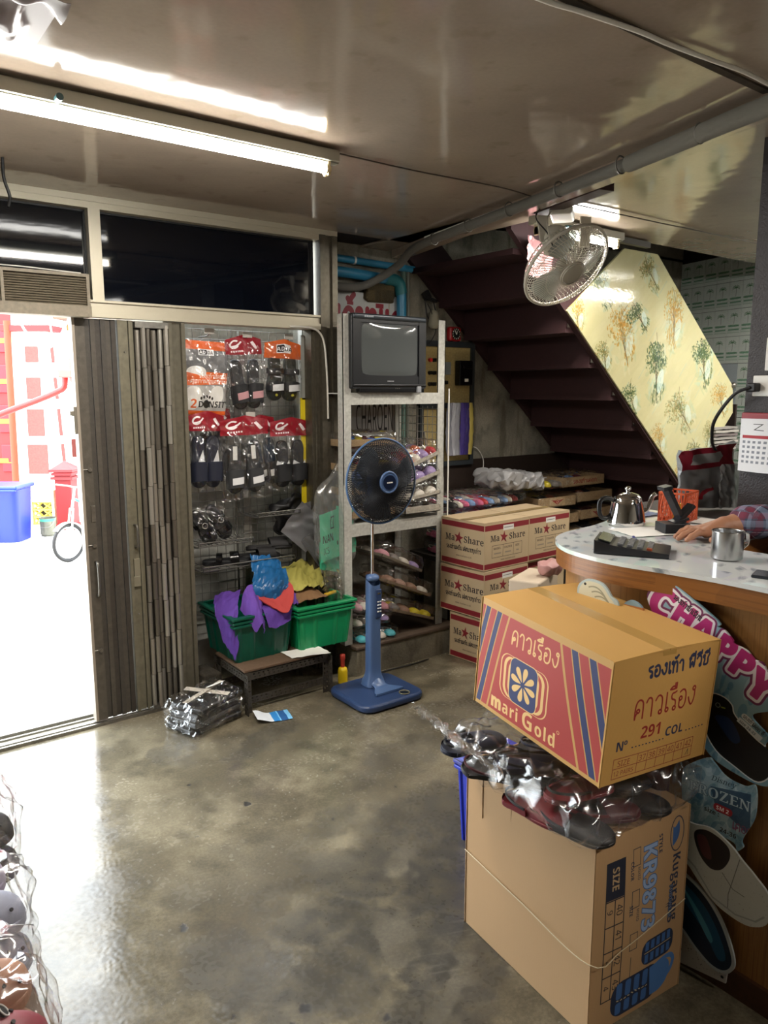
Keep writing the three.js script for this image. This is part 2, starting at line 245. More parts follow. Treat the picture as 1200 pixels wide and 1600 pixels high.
// ---- walls
const plasterMap = dataTex(768, 768, (u, v) => { const x = u * 3, y = v * 3, a = fbm(x * 1.6, y * 1.6, 5), b = fbm(x * 6 + 3, y * 3, 4), st = sst(.15, .55, fbm(x * 5, y * .9 + 7, 4)); let c = mix([.42, .41, .37], [.6, .58, .52], clamp(.55 + a)); c = mix(c, [.2, .195, .175], sst(.1, .6, b) * .3); c = mix(c, [.3, .27, .21], st * .5); const k = 1 + .06 * n2(x * 60, y * 60); return [c[0] * k, c[1] * k, c[2] * k]; }, true, [1 / 3, 1 / 3]);
const plaster = M(0xffffff, 0.85, 0, { map: plasterMap, bumpMap: grain(1.3), bumpScale: .004 });
const wallPaint = M(0x8d8577, 0.7, 0, { map: speck(1) });
const wallBack = part(scene, 'wall_back', box3(2.2, 6.2, -.1, 2.62, ZB - .12, ZB), plaster); wallBack.userData.kind = 'structure';
const wallLeft = part(scene, 'wall_left', box3(-1.82, -1.7, -.1, CEIL + .1, ZF - .1, 2.7), wallPaint); wallLeft.userData.kind = 'structure';
const wallRear = part(scene, 'wall_rear', box3(-1.82, 6.3, -.1, CEIL + .1, 2.6, 2.72), wallPaint); wallRear.userData.kind = 'structure';
const wallFront = struct('wall_front');
part(wallFront, 'pier', box3(-1.8, -1.05, -.1, CEIL + .1, ZF - .15, ZF), wallPaint);
part(wallFront, 'lintel', box3(-1.8, 2.28, 2.345, CEIL + .1, ZF - .15, ZF + .01), mat.alu);
part(wallFront, 'pillar_core', box3(2.24, 2.278, 0, CEIL, ZB - .1, -3.57), plaster);
const wallDisplay = part(scene, 'wall_display', [box3(1.36, 2.2, -.08, 1.95, -3.9, -3.86), box3(1.34, 1.38, -.08, 1.95, -3.9, -3.52)], M(0xc9c9c1, .7, 0, { map: speck(1.5) })); wallDisplay.userData.kind = 'structure';
part(scene, 'baseboard_back', box3(2.95, 5.9, .9, 1.09, ZB, ZB + .012), M(0x2e221b, .6, 0, { map: speck(3) })).userData.kind = 'structure';

// aluminium shop front: frames, transom glass
const trim = struct('trim_1');
part(trim, 'head_frame', [box3(-1.05, 2.17, 1.865, 1.895, ZF - .09, ZF + .012), box3(-1.05, 2.17, 1.895, 1.928, ZF - .09, ZF), box3(-1.05, 2.17, 1.928, 1.938, ZF - .09, ZF + .012)], mat.alu);
part(trim, 'top_frame', [box3(-1.05, 2.17, 2.318, 2.345, ZF - .09, ZF + .004)], mat.alu);
part(trim, 'jamb', [box3(2.172, 2.205, 0, 2.345, ZF - .1, ZF + .012), box3(2.205, 2.245, 0, 2.345, ZF - .1, ZF), box3(2.245, 2.278, 0, 2.345, ZF - .1, ZF + .012)], mat.aluDark);
part(trim, 'inner_jamb', [box3(2.125, 2.172, 0, 1.865, ZF - .1, ZF - .015), box3(2.14, 2.15, 0, 1.865, ZF - .02, ZF - .005)], mat.aluDark);
part(trim, 'corner_bead', tube([[1.98, 1.872, ZF + .014], [2.09, 1.872, ZF + .016], [2.15, 1.855, ZF + .018], [2.185, 1.79, ZF + .02], [2.2, 1.6, ZF + .02], [2.205, 1.4, ZF + .018]], .006, 30), M(0xcfccc2, .4));
part(trim, 'mullion', [box3(1.012, 1.062, 1.938, 2.318, ZF - .09, ZF + .006)], mat.alu);
part(trim, 'mullion', [box3(-.05, 0, 1.938, 2.318, ZF - .09, ZF + .006)], mat.alu);
const darkGlass = M(0x070b14, 0.04, 0);
for (const [i, [a, b]] of [[.0, 1.012], [1.062, 2.16], [-1.05, -.05]].entries()) {
  const w = struct('window_' + (i + 1));
  part(w, 'pane', box3(a, b, 1.938, 2.318, ZF - .055, ZF - .05), darkGlass, 'dark tinted reflective glass');
  part(w, 'gasket', [box3(a, a + .008, 1.938, 2.318, ZF - .05, ZF - .04), box3(b - .008, b, 1.938, 2.318, ZF - .05, ZF - .04), box3(a, b, 2.31, 2.318, ZF - .05, ZF - .04), box3(a, b, 1.938, 1.945, ZF - .05, ZF - .04)], mat.black);
}
// threshold with sliding tracks
const threshold = struct('trim_2');
part(threshold, 'sill', box3(-1.05, 1.36, -.02, .006, ZF - .12, ZF + .0), M(0xb9b4a4, .35, .2, { map: speck(3) }));
for (const [z, h] of [[ZF + .008, .014], [ZF - .025, .012], [ZF - .075, .014], [ZF - .11, .02]]) part(threshold, 'rail', box3(-1.05, 1.36, 0, h, z - .006, z + .006), mat.dullSteel);
// concrete step under the shelf
const step = struct('trim_3');
part(step, 'riser', box3(2.24, 2.97, 0, .15, ZB, -3.245), M(0xdad6cc, .9, 0, { map: plasterMap, bumpMap: grain(2), bumpScale: .003 }));
part(step, 'tread_board', RB(.74, .02, .52, .006, 2.6, .16, -3.497), M(0x5b4b3d, .7, 0, { map: speck(4) }));

// tiled wall at the far right, each tile a piece
const wallRight = struct('wall_right'); wallRight.position.set(5.9, 0, ZB); wallRight.rotation.y = Math.atan2(.97, .243) - PI;  // local +x runs back toward the camera side
part(wallRight, 'backing', [box3(-.3, 6.8, -.1, 2.42, -.13, -.012), box3(-.3, 6.8, 2.42, 4.4, -.13, -.012)], darkWood);
const palmTex = canvasTex(256, 384, (c, w, h) => {
  c.fillStyle = '#dbe5df'; c.fillRect(0, 0, w, h); const r = rng(5);
  for (let i = 0; i < 400; i++) { c.fillStyle = `rgba(${150 + 60 * r()},${180 + 50 * r()},${165 + 50 * r()},.18)`; c.fillRect(r() * w, r() * h, 30 * r(), 5); }
  c.strokeStyle = '#5b7064'; c.lineWidth = 6; c.beginPath(); c.moveTo(128, 205); c.quadraticCurveTo(134, 150, 128, 95); c.stroke(); c.lineWidth = 7; c.strokeStyle = '#5f8a68';
  for (const a of [-2.9, -2.4, -1.9, -1.2, -.7, -.2, .25, 2.9]) { c.beginPath(); c.moveTo(128, 95); c.quadraticCurveTo(128 + Math.cos(a) * 45, 80 + Math.sin(a) * 40, 128 + Math.cos(a) * 72, 105 + Math.sin(a) * 45); c.stroke(); }
  c.strokeStyle = '#5f9472'; c.lineWidth = 5; for (let y = 225; y < 250; y += 7) { c.beginPath(); for (let x = 20; x < 236; x += 8) c.lineTo(x, y + 6 * n2(x * .06, y)); c.stroke(); }
  c.fillStyle = '#6a9a7d'; for (let x = 40; x < 216; x += 22) c.fillRect(x, 222, 14, 22); c.fillRect(24, 280, 208, 16); c.lineWidth = 3; c.strokeStyle = '#7ba68a'; for (const y of [270, 305, 325, 332]) { c.beginPath(); c.moveTo(10, y); c.lineTo(246, y + 3); c.stroke(); }
});
const swanTex = canvasTex(256, 512, (c, w, h) => {
  c.fillStyle = '#b4c0c6'; c.fillRect(0, 0, w, h); c.strokeStyle = '#8d979e'; c.fillStyle = '#7f8990'; c.beginPath(); c.ellipse(110, 250, 42, 40, 0, 0, 7); c.fill(); c.lineWidth = 3;
  for (let i = 0; i < 14; i++) { c.beginPath(); c.moveTo(110 + 30 * Math.cos(i), 250 + 30 * Math.sin(i)); c.lineTo(110 + 80 * Math.cos(i), 250 + 60 * Math.sin(i)); c.stroke(); } c.fillRect(150, 244, 90, 5);
  c.strokeStyle = '#6d777e'; c.lineWidth = 9; c.beginPath(); c.moveTo(40, 470); c.bezierCurveTo(120, 440, 10, 380, 50, 350); c.bezierCurveTo(90, 320, 110, 360, 130, 370); c.bezierCurveTo(190, 340, 230, 400, 150, 430); c.lineTo(60, 470); c.lineTo(230, 480); c.stroke();
});
const palmM = M(0xffffff, .25, 0, { map: palmTex }), swanM = M(0xffffff, .25, 0, { map: swanTex }), plainTileM = M(0xa9b4b8, .25);
const TW = .129, TH = .207, faceUV = (g, w, h) => { const p = g.attributes.position, u = g.attributes.uv; for (let i = 0; i < p.count; i++) u.setXY(i, p.getX(i) / w + .5, p.getY(i) / h + .5); return g; };
const tileG = faceUV(B(TW - .003, TH - .003, .012), TW, TH), swanG = faceUV(B(TW * 2 - .003, TH * 2 - .003, .012), TW * 2, TH * 2);
for (let i = 0; i < 14; i++) for (let j = 0; j < 12; j++) {
  const sw = (i === 4 || i === 3) && (j === 6 || j === 7); if (sw && !(i === 3 && j === 6)) continue;
  const t = part(wallRight, 'tile', sw ? swanG : tileG, sw ? swanM : i < 3 && j === 7 ? plainTileM : palmM);
  t.position.set(sw ? TW * 4 : TW * (i + .5), sw ? TH * 7 + .1 : .1 + TH * (j + .5) - (j === 11 ? .0 : 0), -.006); if (j >= 11 && i % 1 === 0) t.position.y = .1 + TH * 11.5;
}
part(scene, 'pillar', box3(2.585, 2.83, 0, CEIL, -1.37, -1.12), M(0x241b1d, .5, 0, { map: speck(6), bumpMap: grain(5), bumpScale: .002 })).userData.kind = 'structure';

// ---- stairs against the back wall, climbing towards the shop front
const stairY = (x) => 2.285 - .87 * (x - 3.02);
const maroon = M(0x34171a, .75, 0, { map: speck(2) });
const stairs = thing('staircase', 'dark maroon wooden staircase with open stepped underside against stained wall', 'staircase');
const strShape = [[2.93, stairY(2.93)], [4.84, stairY(4.84)], [4.84, stairY(4.84) + .33], [2.93, stairY(2.93) + .33]];
for (const z of [-3.745, -2.875]) part(stairs, 'stringer', ext(strShape, .035).translate(0, 0, z), maroon);
for (let k = 0; k < 14; k++) { const y = .19 * (k + 1), x = 5.62 - .2184 * k; if (x < 3.17) break; if (x > 4.84) continue; part(stairs, 'tread', box3(x - .235, x + .015, y - .03, y, -3.71, -2.875), maroon); part(stairs, 'riser', box3(x - .012, x, y - .2, y - .03, -3.71, -2.875), maroon); }
part(stairs, 'plinth', box3(4.745, 4.84, 0, .7, -3.7, -2.88), maroon);
// painted panel on the side of the stairs
const MX0 = 3.3, MX1 = 5.3, MY0 = .85, MY1 = 2.42;
const muralTex = canvasTex(1400, 1100, (c, w, h) => {
  const r = rng(77), PX = (x) => (x - MX0) / (MX1 - MX0) * w, PY = (y) => (1 - (y - MY0) / (MY1 - MY0)) * h;
  c.fillStyle = '#bcb78c'; c.fillRect(0, 0, w, h);
  for (let i = 0; i < 900; i++) { c.fillStyle = ['rgba(205,198,152,.10)', 'rgba(170,176,130,.09)', 'rgba(208,202,168,.1)', 'rgba(168,168,130,.06)'][i % 4]; c.beginPath(); c.ellipse(r() * w, r() * h, 20 + 90 * r(), 8 + 25 * r(), -.7, 0, 7); c.fill(); }
  const scenes = [[3.90, 1.85, 1], [4.25, 1.65, 1.15], [4.57, 1.40, 1.1], [4.41, 1.97, 1], [4.78, 1.72, 1.1], [4.74, 1.09, .75], [4.33, 1.22, .6], [4.01, 1.49, .75], [3.73, 1.73, .6], [3.47, 1.96, .6], [3.68, 2.12, .9], [4.14, 2.24, .8], [5.03, 1.47, .9], [4.05, 1.98, .7], [4.89, 1.22, .6], [4.59, .99, .5]];
  scenes.forEach(([x, y, s], k) => {
    c.save(); c.translate(PX(x), PY(y)); c.rotate(-.75 + .9 * r()); c.scale(s * (1 + .35 * r()), s * (1.15 + .4 * r())); c.globalAlpha = .62 + .3 * r(); const R = 88;
    for (let i = 0; i < 60; i++) { const a = r() * 7, d = Math.sqrt(r()) * R; c.fillStyle = ['rgba(150,185,170,.25)', 'rgba(170,195,185,.3)', 'rgba(120,150,120,.2)', 'rgba(205,205,170,.3)'][i % 4]; c.beginPath(); c.ellipse(Math.cos(a) * d * .75, Math.sin(a) * d, 26 * r() + 5, 7 * r() + 3, r() * 3, 0, 7); c.fill(); }
    c.strokeStyle = 'rgba(70,58,40,.85)'; c.lineWidth = 4; c.beginPath(); c.moveTo(10, 75); c.quadraticCurveTo(-4, 10, -20, -50); c.stroke(); c.lineWidth = 2;
    for (let i = 0; i < 12; i++) { c.beginPath(); const yy = 50 - i * 9; c.moveTo(2 - i, yy); c.quadraticCurveTo(20 * (r() - .5), yy - 25, 90 * (r() - .5), yy - 35 - 25 * r()); c.stroke(); }
    const leaf = k % 3 === 0 ? ['rgba(168,120,48,.7)', 'rgba(130,110,45,.6)', 'rgba(196,150,70,.6)'] : k % 3 === 1 ? ['rgba(62,84,48,.75)', 'rgba(92,108,62,.6)', 'rgba(40,62,44,.7)'] : ['rgba(110,112,58,.65)', 'rgba(150,120,70,.55)', 'rgba(80,95,60,.6)'];
    const ox = 26 * (r() - .5), sy2 = .6 + .6 * r(); for (let i = 0; i < 380; i++) { const a = r() * 7, d = Math.pow(r(), .75); c.fillStyle = leaf[i % 3]; c.beginPath(); c.ellipse(-22 + ox + Math.cos(a) * d * 62 + 14 * Math.sin(i), -42 + Math.sin(a) * d * 52 * sy2, 1.5 + 4.5 * r(), 1.5 + 2 * r(), r() * 3, 0, 7); c.fill(); }
    for (let i = 0; i < 90; i++) { const a = r() * 1.7 + .4 * (k % 4), d = .35 + .65 * r(); c.fillStyle = leaf[(i + 1) % 3]; c.beginPath(); c.ellipse(Math.cos(a) * d * 62, Math.sin(a) * d * 78, 2 + 7 * r(), 2, 1 + r(), 0, 7); c.fill(); }
    c.fillStyle = 'rgba(200,220,215,.7)'; c.beginPath(); c.ellipse(24, 18, 18, 34, .3, 0, 7); c.fill(); c.restore();
  });
  for (let i = 0; i < 60; i++) { c.strokeStyle = 'rgba(120,165,170,.3)'; c.lineWidth = 3; const x = r() * w, y = r() * h; c.beginPath(); c.moveTo(x, y); c.lineTo(x - 50, y + 60); c.stroke(); }
});
const muralG = ext([[3.373, 1.985], [4.658, .889], [5.185, 1.394], [5.159, 1.581], [4.19, 2.365], [3.86, 2.365]], .014).translate(0, 0, -2.844);
{ const p = muralG.attributes.position, u = muralG.attributes.uv; for (let i = 0; i < p.count; i++) u.setXY(i, (p.getX(i) - MX0) / (MX1 - MX0), (p.getY(i) - MY0) / (MY1 - MY0)); }
const mural = thing('painted_panel', 'glossy cream panel painted with small trees, cut along the stair slope', 'panel');
part(mural, 'board', norm(muralG), M(0xffffff, .1, 0, { map: muralTex, bumpMap: grain(2), bumpScale: .0005 }));
part(mural, 'knob', Sp(.022, 5.165, 1.585, -2.83), mat.dullSteel);

// ---- fluorescent lamps: batten, tube, holders and an area light as long as the tube
const tubeGlow = M(0xffffff, .4, 0, { emissive: new THREE.Color(1, 0.98, 0.93), emissiveIntensity: 45 });
function lamp(label, x0, x1, y, z, power, group) {
  const L = x1 - x0, t = thing('fluorescent_lamp', label, 'lamp', [x0, y, z], 0, group);
  part(t, 'batten', [RB(L + .1, .038, .05, .004, L / 2, .043, 0), B(L + .1, .004, .03, L / 2, .022, 0)], M(0xa8a698, .45, .2));
  part(t, 'tube', Cy(.014, .014, L, L / 2, 0, 0, 16, 0, 0, PI / 2), tubeGlow);
  for (const s of [0, 1]) { const h = part(t, 'tube_holder', [RB(.012, .06, .034, .004, s ? L + .012 : -.012, .008, 0), Cy(.019, .019, .016, s ? L + .01 : -.01, -.002, 0, 14, 0, 0, PI / 2)], M(0xc9b68c, .45)); }
  part(t, 'starter', Cy(.01, .01, .03, .28 * L, .03, .036, 12, PI / 2), M(0x35555a, .3));
  const a = new THREE.RectAreaLight(0xfff6ea, power, L, .028); a.position.set(x0 + L / 2, y - .0155, z); a.rotation.x = -PI / 2; scene.add(a);
}
lamp('long fluorescent tube lamp on a pale batten beside the shop front', .27, 1.477, 2.3, -2.32, 330);
lamp('fluorescent tube lamp on ceiling behind the white oscillating fan', 2.84, 3.42, 2.3, -2.57, 260);
lamp('fluorescent tube lamp above the inner side of the counter', 4.15, 5.35, 2.3, -1.8, 420);
lamp('fluorescent tube lamp on the ceiling near the rear wall', 1.4, 2.6, 2.3, .9, 330);
// ================================================================ shop front: gates, grille, display of sandals
const slatMs = [0x4b463f, 0x544e45, 0x453f38, 0x5b554b].map((c) => M(c, .55, .15, { map: speck(2), bumpMap: grain(2), bumpScale: .001 }));
const gateLeaf = thing('folding_door_leaf', 'grey brown folding door leaf of narrow upright boards with handle and lock plates', 'door', [.917, 0, ZF - .03]);
part(gateLeaf, 'edge_strip', box3(0, .012, .02, 1.86, -.02, .03), M(0x9b9184, .5, .2));
part(gateLeaf, 'stile', box3(.012, .055, .02, 1.86, -.02, .022), slatMs[3]);
for (let i = 0; i < 6; i++) part(gateLeaf, 'board', box3(.057 + i * .0225, .0775 + i * .0225, .02, 1.86, -.018, i % 2 ? .018 : .012), slatMs[i % 3]);
part(gateLeaf, 'lock_plate', [RB(.02, .075, .004, .002, .045, 1.0, .024), Cy(.004, .004, .006, .045, 1.015, .026, 10, PI / 2)], mat.dullSteel);
part(gateLeaf, 'handle', tube([[.042, .78, .022], [.045, .77, .045], [.045, .7, .05], [.044, .63, .045], [.042, .62, .022]], .007, 20), mat.dullSteel);
for (const y of [1.2, .855, .36]) part(gateLeaf, 'bolt', [Cy(.009, .009, .012, .04, y, .026, 12, PI / 2), Cy(.005, .005, .03, .02, y, .02, 8, 0, 0, PI / 2)], mat.dullSteel);
part(gateLeaf, 'latch', [RB(.016, .12, .03, .003, -.004, 1.42, .01), RB(.03, .022, .02, .003, -.012, 1.45, .014)], M(0x8a8478, .4, .5));
const chan = thing('gate_post', 'pale olive steel channel post with pull handle between two folded gates', 'post', [1.112, 0, ZF - .02]);
part(chan, 'channel', [box3(0, .014, .02, 1.86, -.03, .022), box3(.014, .048, .02, 1.86, -.03, .008), box3(.05, .06, .02, 1.86, -.03, .02), box3(.06, .074, .02, 1.86, -.03, .004)], M(0x7d7865, .5, .3, { map: speck(2) }));
part(chan, 'handle', tube([[.032, .93, .01], [.036, .925, .034], [.037, .88, .038], [.036, .83, .034], [.032, .825, .01]], .006, 20), mat.dullSteel);
part(chan, 'lock_box', [RB(.034, .05, .014, .003, .03, .66, .014), RB(.03, .1, .01, .003, .034, .72, .012)], M(0x8b8673, .45, .4));
for (const y of [1.72, 1.1, .5]) part(chan, 'rivet', Sp(.004, .031, y, .009, 1, 1, 1, 8, 6), mat.dullSteel);
// collapsed rolling gate: columns of stacked steel pipe sections
const roll = thing('collapsed_rolling_gate', 'collapsed rolling gate of worn steel pipe sections stacked in upright columns', 'gate', [1.19, 0, ZF - .01]);
const pipeG = Cy(.0116, .0116, .18, 0, 0, 0, 12), pipeMs = [0xc4c0b6, 0xa39e94, 0x8b857b, 0xb5afa4, 0x7d776e].map((c) => M(c, .27, .65, { map: speck(4) }));
for (let c = 0; c < 6; c++) {
  const col = new THREE.Group(); col.name = 'pipe_column'; col.position.set([.0, .026, .05, .073, .106, .133][c] + .012, 0, c % 2 ? .006 : -.006); roll.add(col);
  for (let k = 0; k < 10; k++) { const y = .092 + k * .182 + (c % 3) * .012; const s = part(col, 'pipe_section', pipeG, pipeMs[(c * 3 + k * 2 + (k % 3)) % 5]); s.position.set(((k + c) % 2 ? .0012 : -.0012), y, 0); }
}
part(roll, 'backing_channel', box3(-.004, .158, .012, 1.858, -.03, -.022), M(0x3a362f, .6, .3)); part(roll, 'pivot_bar', [box3(0, .155, .012, .03, -.012, .012), box3(0, .155, 1.83, 1.858, -.016, .016)], mat.dullSteel);
const endCh = single('gate_end_channel', [box3(0, .016, .02, 1.86, -.04, .012), box3(.016, .06, .02, 1.86, -.04, -.004), box3(.06, .078, .02, 1.86, -.04, .016)], M(0x6f6a5b, .5, .3, { map: speck(2) }), 'worn olive grey steel channel at the edge of the sandal display', 'post', [1.346, 0, ZF - .01]);
// air grille over the door
const grille = thing('air_grille', 'beige louvred air grille box above the open doorway', 'grille', [.2, 1.858, ZF + .014]);
const grilleM = M(0x8d8370, .5, .1, { map: speck(3) });
part(grille, 'housing', [box3(0, .785, 0, .045, 0, .06), box3(0, .785, .165, .178, 0, .05), box3(.772, .785, .045, .165, 0, .05), box3(0, .785, .045, .165, 0, .012), box3(.44, .452, .045, .165, 0, .05)], grilleM);
for (let i = 0; i < 12; i++) part(grille, 'louvre', B(.77, .0025, .022, .387, .052 + i * .0098, .034, .55), grilleM);
part(grille, 'cable', tube([[.05, .18, .03], [.3, .185, .03], [.5, .19, .02], [.76, .183, .02]], .003, 30), mat.white);
// wire grid board
const grid = thing('wire_grid_board', 'grey wire grid board hung inside the shop front opening', 'grid', [1.41, .44, -3.69]);
{ const v = [], h = []; for (let i = 0; i <= 15; i++) v.push(bar([i * .048, 0, 0], [i * .048, 1.42, 0], .0018, 5)); for (let j = 0; j <= 29; j++) h.push(bar([0, j * .0488, .003], [.72, j * .0488, .003], .0018, 5));
  part(grid, 'upright_wires', v, mat.wire); part(grid, 'cross_wires', h, mat.wire); part(grid, 'frame', [bar([0, 0, 0], [0, 1.42, 0], .004), bar([.72, 0, 0], [.72, 1.42, 0], .004), bar([.36, 0, -.006], [.36, 1.42, -.006], .006)], mat.wire); }
single('flat_upright', box3(0, .045, .3, 1.86, -.01, .01), M(0x9a9890, .5, .4), 'grey metal upright strip behind the wire grid', 'strip', [1.83, 0, -3.74]);
// -------- sandals (length along y, toe down, footbed towards +z)
const soleShape = (L, W, s = 1) => splineShape([[0, -L / 2], [W * .42, -L * .43], [W * .5, -L * .22], [W * .4, L * .1], [W * .38, L * .36], [W * .2, L * .49], [-W * .2, L * .49], [-W * .36, L * .36], [-W * .34, L * .08], [-W * .48, -L * .2], [-W * .36, -L * .43]].map(([x, y]) => [x * s, y]));
function sandal(parent, o) { // o: L, W, sole, bed, strap, accent, kind
  const g = new THREE.Group(); g.name = o.name || 'sandal'; parent.add(g);
  const { L = .24, W = .09 } = o, sh = soleShape(L, W, o.mirror ? -1 : 1);
  part(g, 'sole', ext(sh, .016, .004, 1, 4).translate(0, 0, -.01), o.sole);
  const bed = ext(soleShape(L * .92, W * .88, o.mirror ? -1 : 1), .003, 0, 1, 4).translate(0, 0, .01); part(g, 'footbed', bed, o.bed || o.sole);
  const arch = (y0, y1, hh, wv = 0) => slab((u, v) => { const a = PI * (u * 1.1 - .05), y = lerp(y0, y1, v) + wv * Math.sin(u * PI) * L; return [-Math.cos(a) * W * .53, y, .002 + Math.max(0, Math.sin(a)) ** .7 * hh]; }, 12, 3, .004);
  if (o.kind === 'cross') { part(g, 'strap', [arch(-.3 * L, -.12 * L, .05, .04)], o.strap); part(g, 'strap', arch(.08 * L, .2 * L, .042), o.strap); }
  else part(g, 'strap', arch(-.4 * L, -.03 * L, .052, .05), o.strap);
  if (o.accent) part(g, 'strap_badge', patch((u, v) => { const a = PI * (.28 + u * .44); return [-Math.cos(a) * W * .56, lerp(-.3 * L, -.16 * L, v) + .03 * L * u, .006 + Math.sin(a) ** .7 * .052]; }, 8, 3), o.accent);
  if (o.tagM) part(g, 'price_label', box3(-.012, .012, .05, .12, .0135, .0145), o.tagM);
  return g;
}
const sdDark = M(0x17181b, .6), sdNavy = M(0x14192b, .55), sdGrey = M(0x2e2f31, .6), sdWhite = M(0xd9dadb, .5), sdTag = M(0xd8d8d4, .6);
function pouch(w, h, d, seed, hang = 0) { // crumpled clear pouch, front and back
  const f = (sgn) => patch((u, v) => { const e = Math.min(u, 1 - u) * 2, k = sst(0, .35, e) * sst(0, .25, v) * (1 - .6 * sst(.6, 1, v)); return [(u - .5) * w * (1 - .06 * sst(.5, 1, v)) + .006 * n3(v * 6, seed, 1), (v - .5) * h + .004 * n2(u * 6, seed), sgn * (.004 + d * k) + .014 * n3(u * 6, v * 4, seed) * (.3 + k) + .007 * n3(u * 16 + v * 5, v * 9, seed) + .003 * n3(u * 34, v * 22, seed)]; }, 22, 28);
  return [f(1), f(-1)];
}
const headOrange = canvasTex(512, 704, (c, w, h) => {
  c.clearRect(0, 0, w, h); c.fillStyle = '#8d8d8c'; c.fillRect(0, 0, w, h); c.fillStyle = '#df6323'; c.fillRect(0, 0, w, 84); c.fillRect(0, 0, 46, h); c.beginPath(); c.moveTo(46, 300); c.lineTo(w, 290); c.lineTo(w, 400); c.lineTo(60, 430); c.fill(); c.fillRect(0, h - 40, w, 40);
  c.fillStyle = '#6e6f70'; c.fillRect(46, 84, w - 46, 210); c.fillStyle = '#e6e4df'; c.beginPath(); c.ellipse(190, 300, 90, 60, 0, PI, 7); c.fill();
  c.fillStyle = '#b7b5b1'; c.fillRect(60, 428, w - 60, 236); c.fillStyle = '#eceae4'; c.beginPath(); c.ellipse(150, 545, 90, 115, .2, 0, 7); c.fill(); c.beginPath(); c.ellipse(390, 520, 80, 105, .5, 0, 7); c.fill();
  c.fillStyle = '#fff'; c.fillRect(212, 78, 150, 58); c.fillStyle = '#191919'; c.beginPath(); c.roundRect(218, 84, 76, 46, 10); c.fill(); c.font = 'bold 44px sans-serif'; c.fillStyle = '#fff'; c.fillText('AD', 222, 124); c.fillStyle = '#191919'; c.fillText('DA', 296, 124);
  c.font = 'bold 84px sans-serif'; c.fillText('DENSITY', 205, 632); c.fillStyle = '#df6323'; c.font = 'bold 120px sans-serif'; c.fillText('2', 128, 640); c.fillStyle = '#141414'; c.beginPath(); c.ellipse(290, 600, 34, 40, 0, 0, 7); c.fill(); for (let i = 0; i < 5; i++) { c.beginPath(); c.ellipse(236 + i * 28, 545 - 16 * Math.sin(i / 4 * PI), 10, 15, 0, 0, 7); c.fill(); }
  c.fillStyle = '#f6e6d8'; thai(c, 'รองเท้าแตะเพื่อ', 200, 352, 34, '#f8ece0', 5); thai(c, 'สุขภาพนุ่มสบายใส่', 130, 402, 34, '#f8ece0', 5);
});
const mkHead = (bg, txt) => canvasTex(256, 128, (c, w, h) => { c.fillStyle = bg; c.fillRect(0, 0, w, h); c.fillStyle = 'rgba(255,255,255,.9)'; if (txt === 'C') { c.lineWidth = 12; c.strokeStyle = '#f2eded'; c.beginPath(); c.arc(60, 52, 26, .5, 5.6); c.stroke(); c.beginPath(); c.moveTo(40, 66); c.quadraticCurveTo(80, 70, 104, 40); c.stroke(); for (let i = 0; i < 6; i++) c.fillRect(34 + i * 14, 98, 9, 12); c.save(); c.translate(190, 30); c.rotate(.9); c.fillRect(0, 0, 60, 22); c.restore(); } else { c.fillStyle = '#fff'; c.fillRect(78, 30, 100, 60); c.fillStyle = '#191919'; c.beginPath(); c.roundRect(82, 34, 50, 50, 12); c.fill(); c.font = 'bold 40px sans-serif'; c.fillStyle = '#fff'; c.fillText('AD', 80, 76); c.fillStyle = '#191919'; c.fillText('DA', 134, 76); } });
const headRedM = M(0xffffff, .4, 0, { map: mkHead('#8f1524', 'C') }), headOrM = M(0xffffff, .4, 0, { map: mkHead('#d96324', 'A') }), tagM = M(0xffffff, .5, 0, { map: mkHead('#b9b4ac', 'A') });
const hook = (label, x, y) => { const t = thing('display_hook', label, 'hook', [x, y, -3.684], 0, undefined); part(t, 'prong', tube([[0, 0, 0], [0, 0, .1], [0, .012, .13]], .003, 12), mat.dullSteel); part(t, 'price_tag', faceUV(B(.052, .026, .002, 0, .022, .132), .052, .026), tagM); return t; };
hook('wire hook with small tag holding the orange and white sandal bag', 1.585, 1.815); hook('wire hook with small tag holding the upper red headed sandal bag', 1.79, 1.805); hook('wire hook with small tag holding the orange bordered black sandal bag', 2.03, 1.805); hook('wire hook with orange tag above the lower row of sandal bags', 1.795, 1.405);
function sandalBag(label, x, y, z, w, h, head, tilt, make, seed, d = .03) {
  const t = thing('bagged_sandals', label, 'bagged sandals', [x, y, z], 0); t.rotation.z = tilt; make(t);
  part(t, 'clear_bag', pouch(w, h, d, seed), film);
  if (head) { const hh = .075; part(t, 'header_card', patch((u, v) => [(u - .5) * w * .96, h / 2 - hh + v * (hh + (u < .5 ? u : 1 - u) * .05), .008 + .008 * n3(u * 4, v * 3, seed) + .012 * Math.sin(u * PI)], 14, 5), head); }
  return t;
}
sandalBag('orange and white printed bag of grey sandals hanging top of the display', 1.545, 1.61, -3.575, .3, .37, null, -.04, (t) => {
  const m = M(0xffffff, .35, 0, { map: headOrange }); part(t, 'printed_front', patch((u, v) => [(u - .5) * .29 * (1 - .12 * (1 - v)), (v - .5) * .36, .034 * Math.sin(u * PI) * Math.sin(v * PI) ** .6 + .006 * n3(u * 5, v * 5, 3)], 20, 24), m);
  sandal(t, { L: .25, W: .1, sole: sdWhite, strap: sdGrey }).position.set(-.05, -.02, -.045); sandal(t, { L: .25, W: .1, sole: sdWhite, strap: sdGrey, mirror: true }).position.set(.05, -.02, -.048);
}, 1, .04);
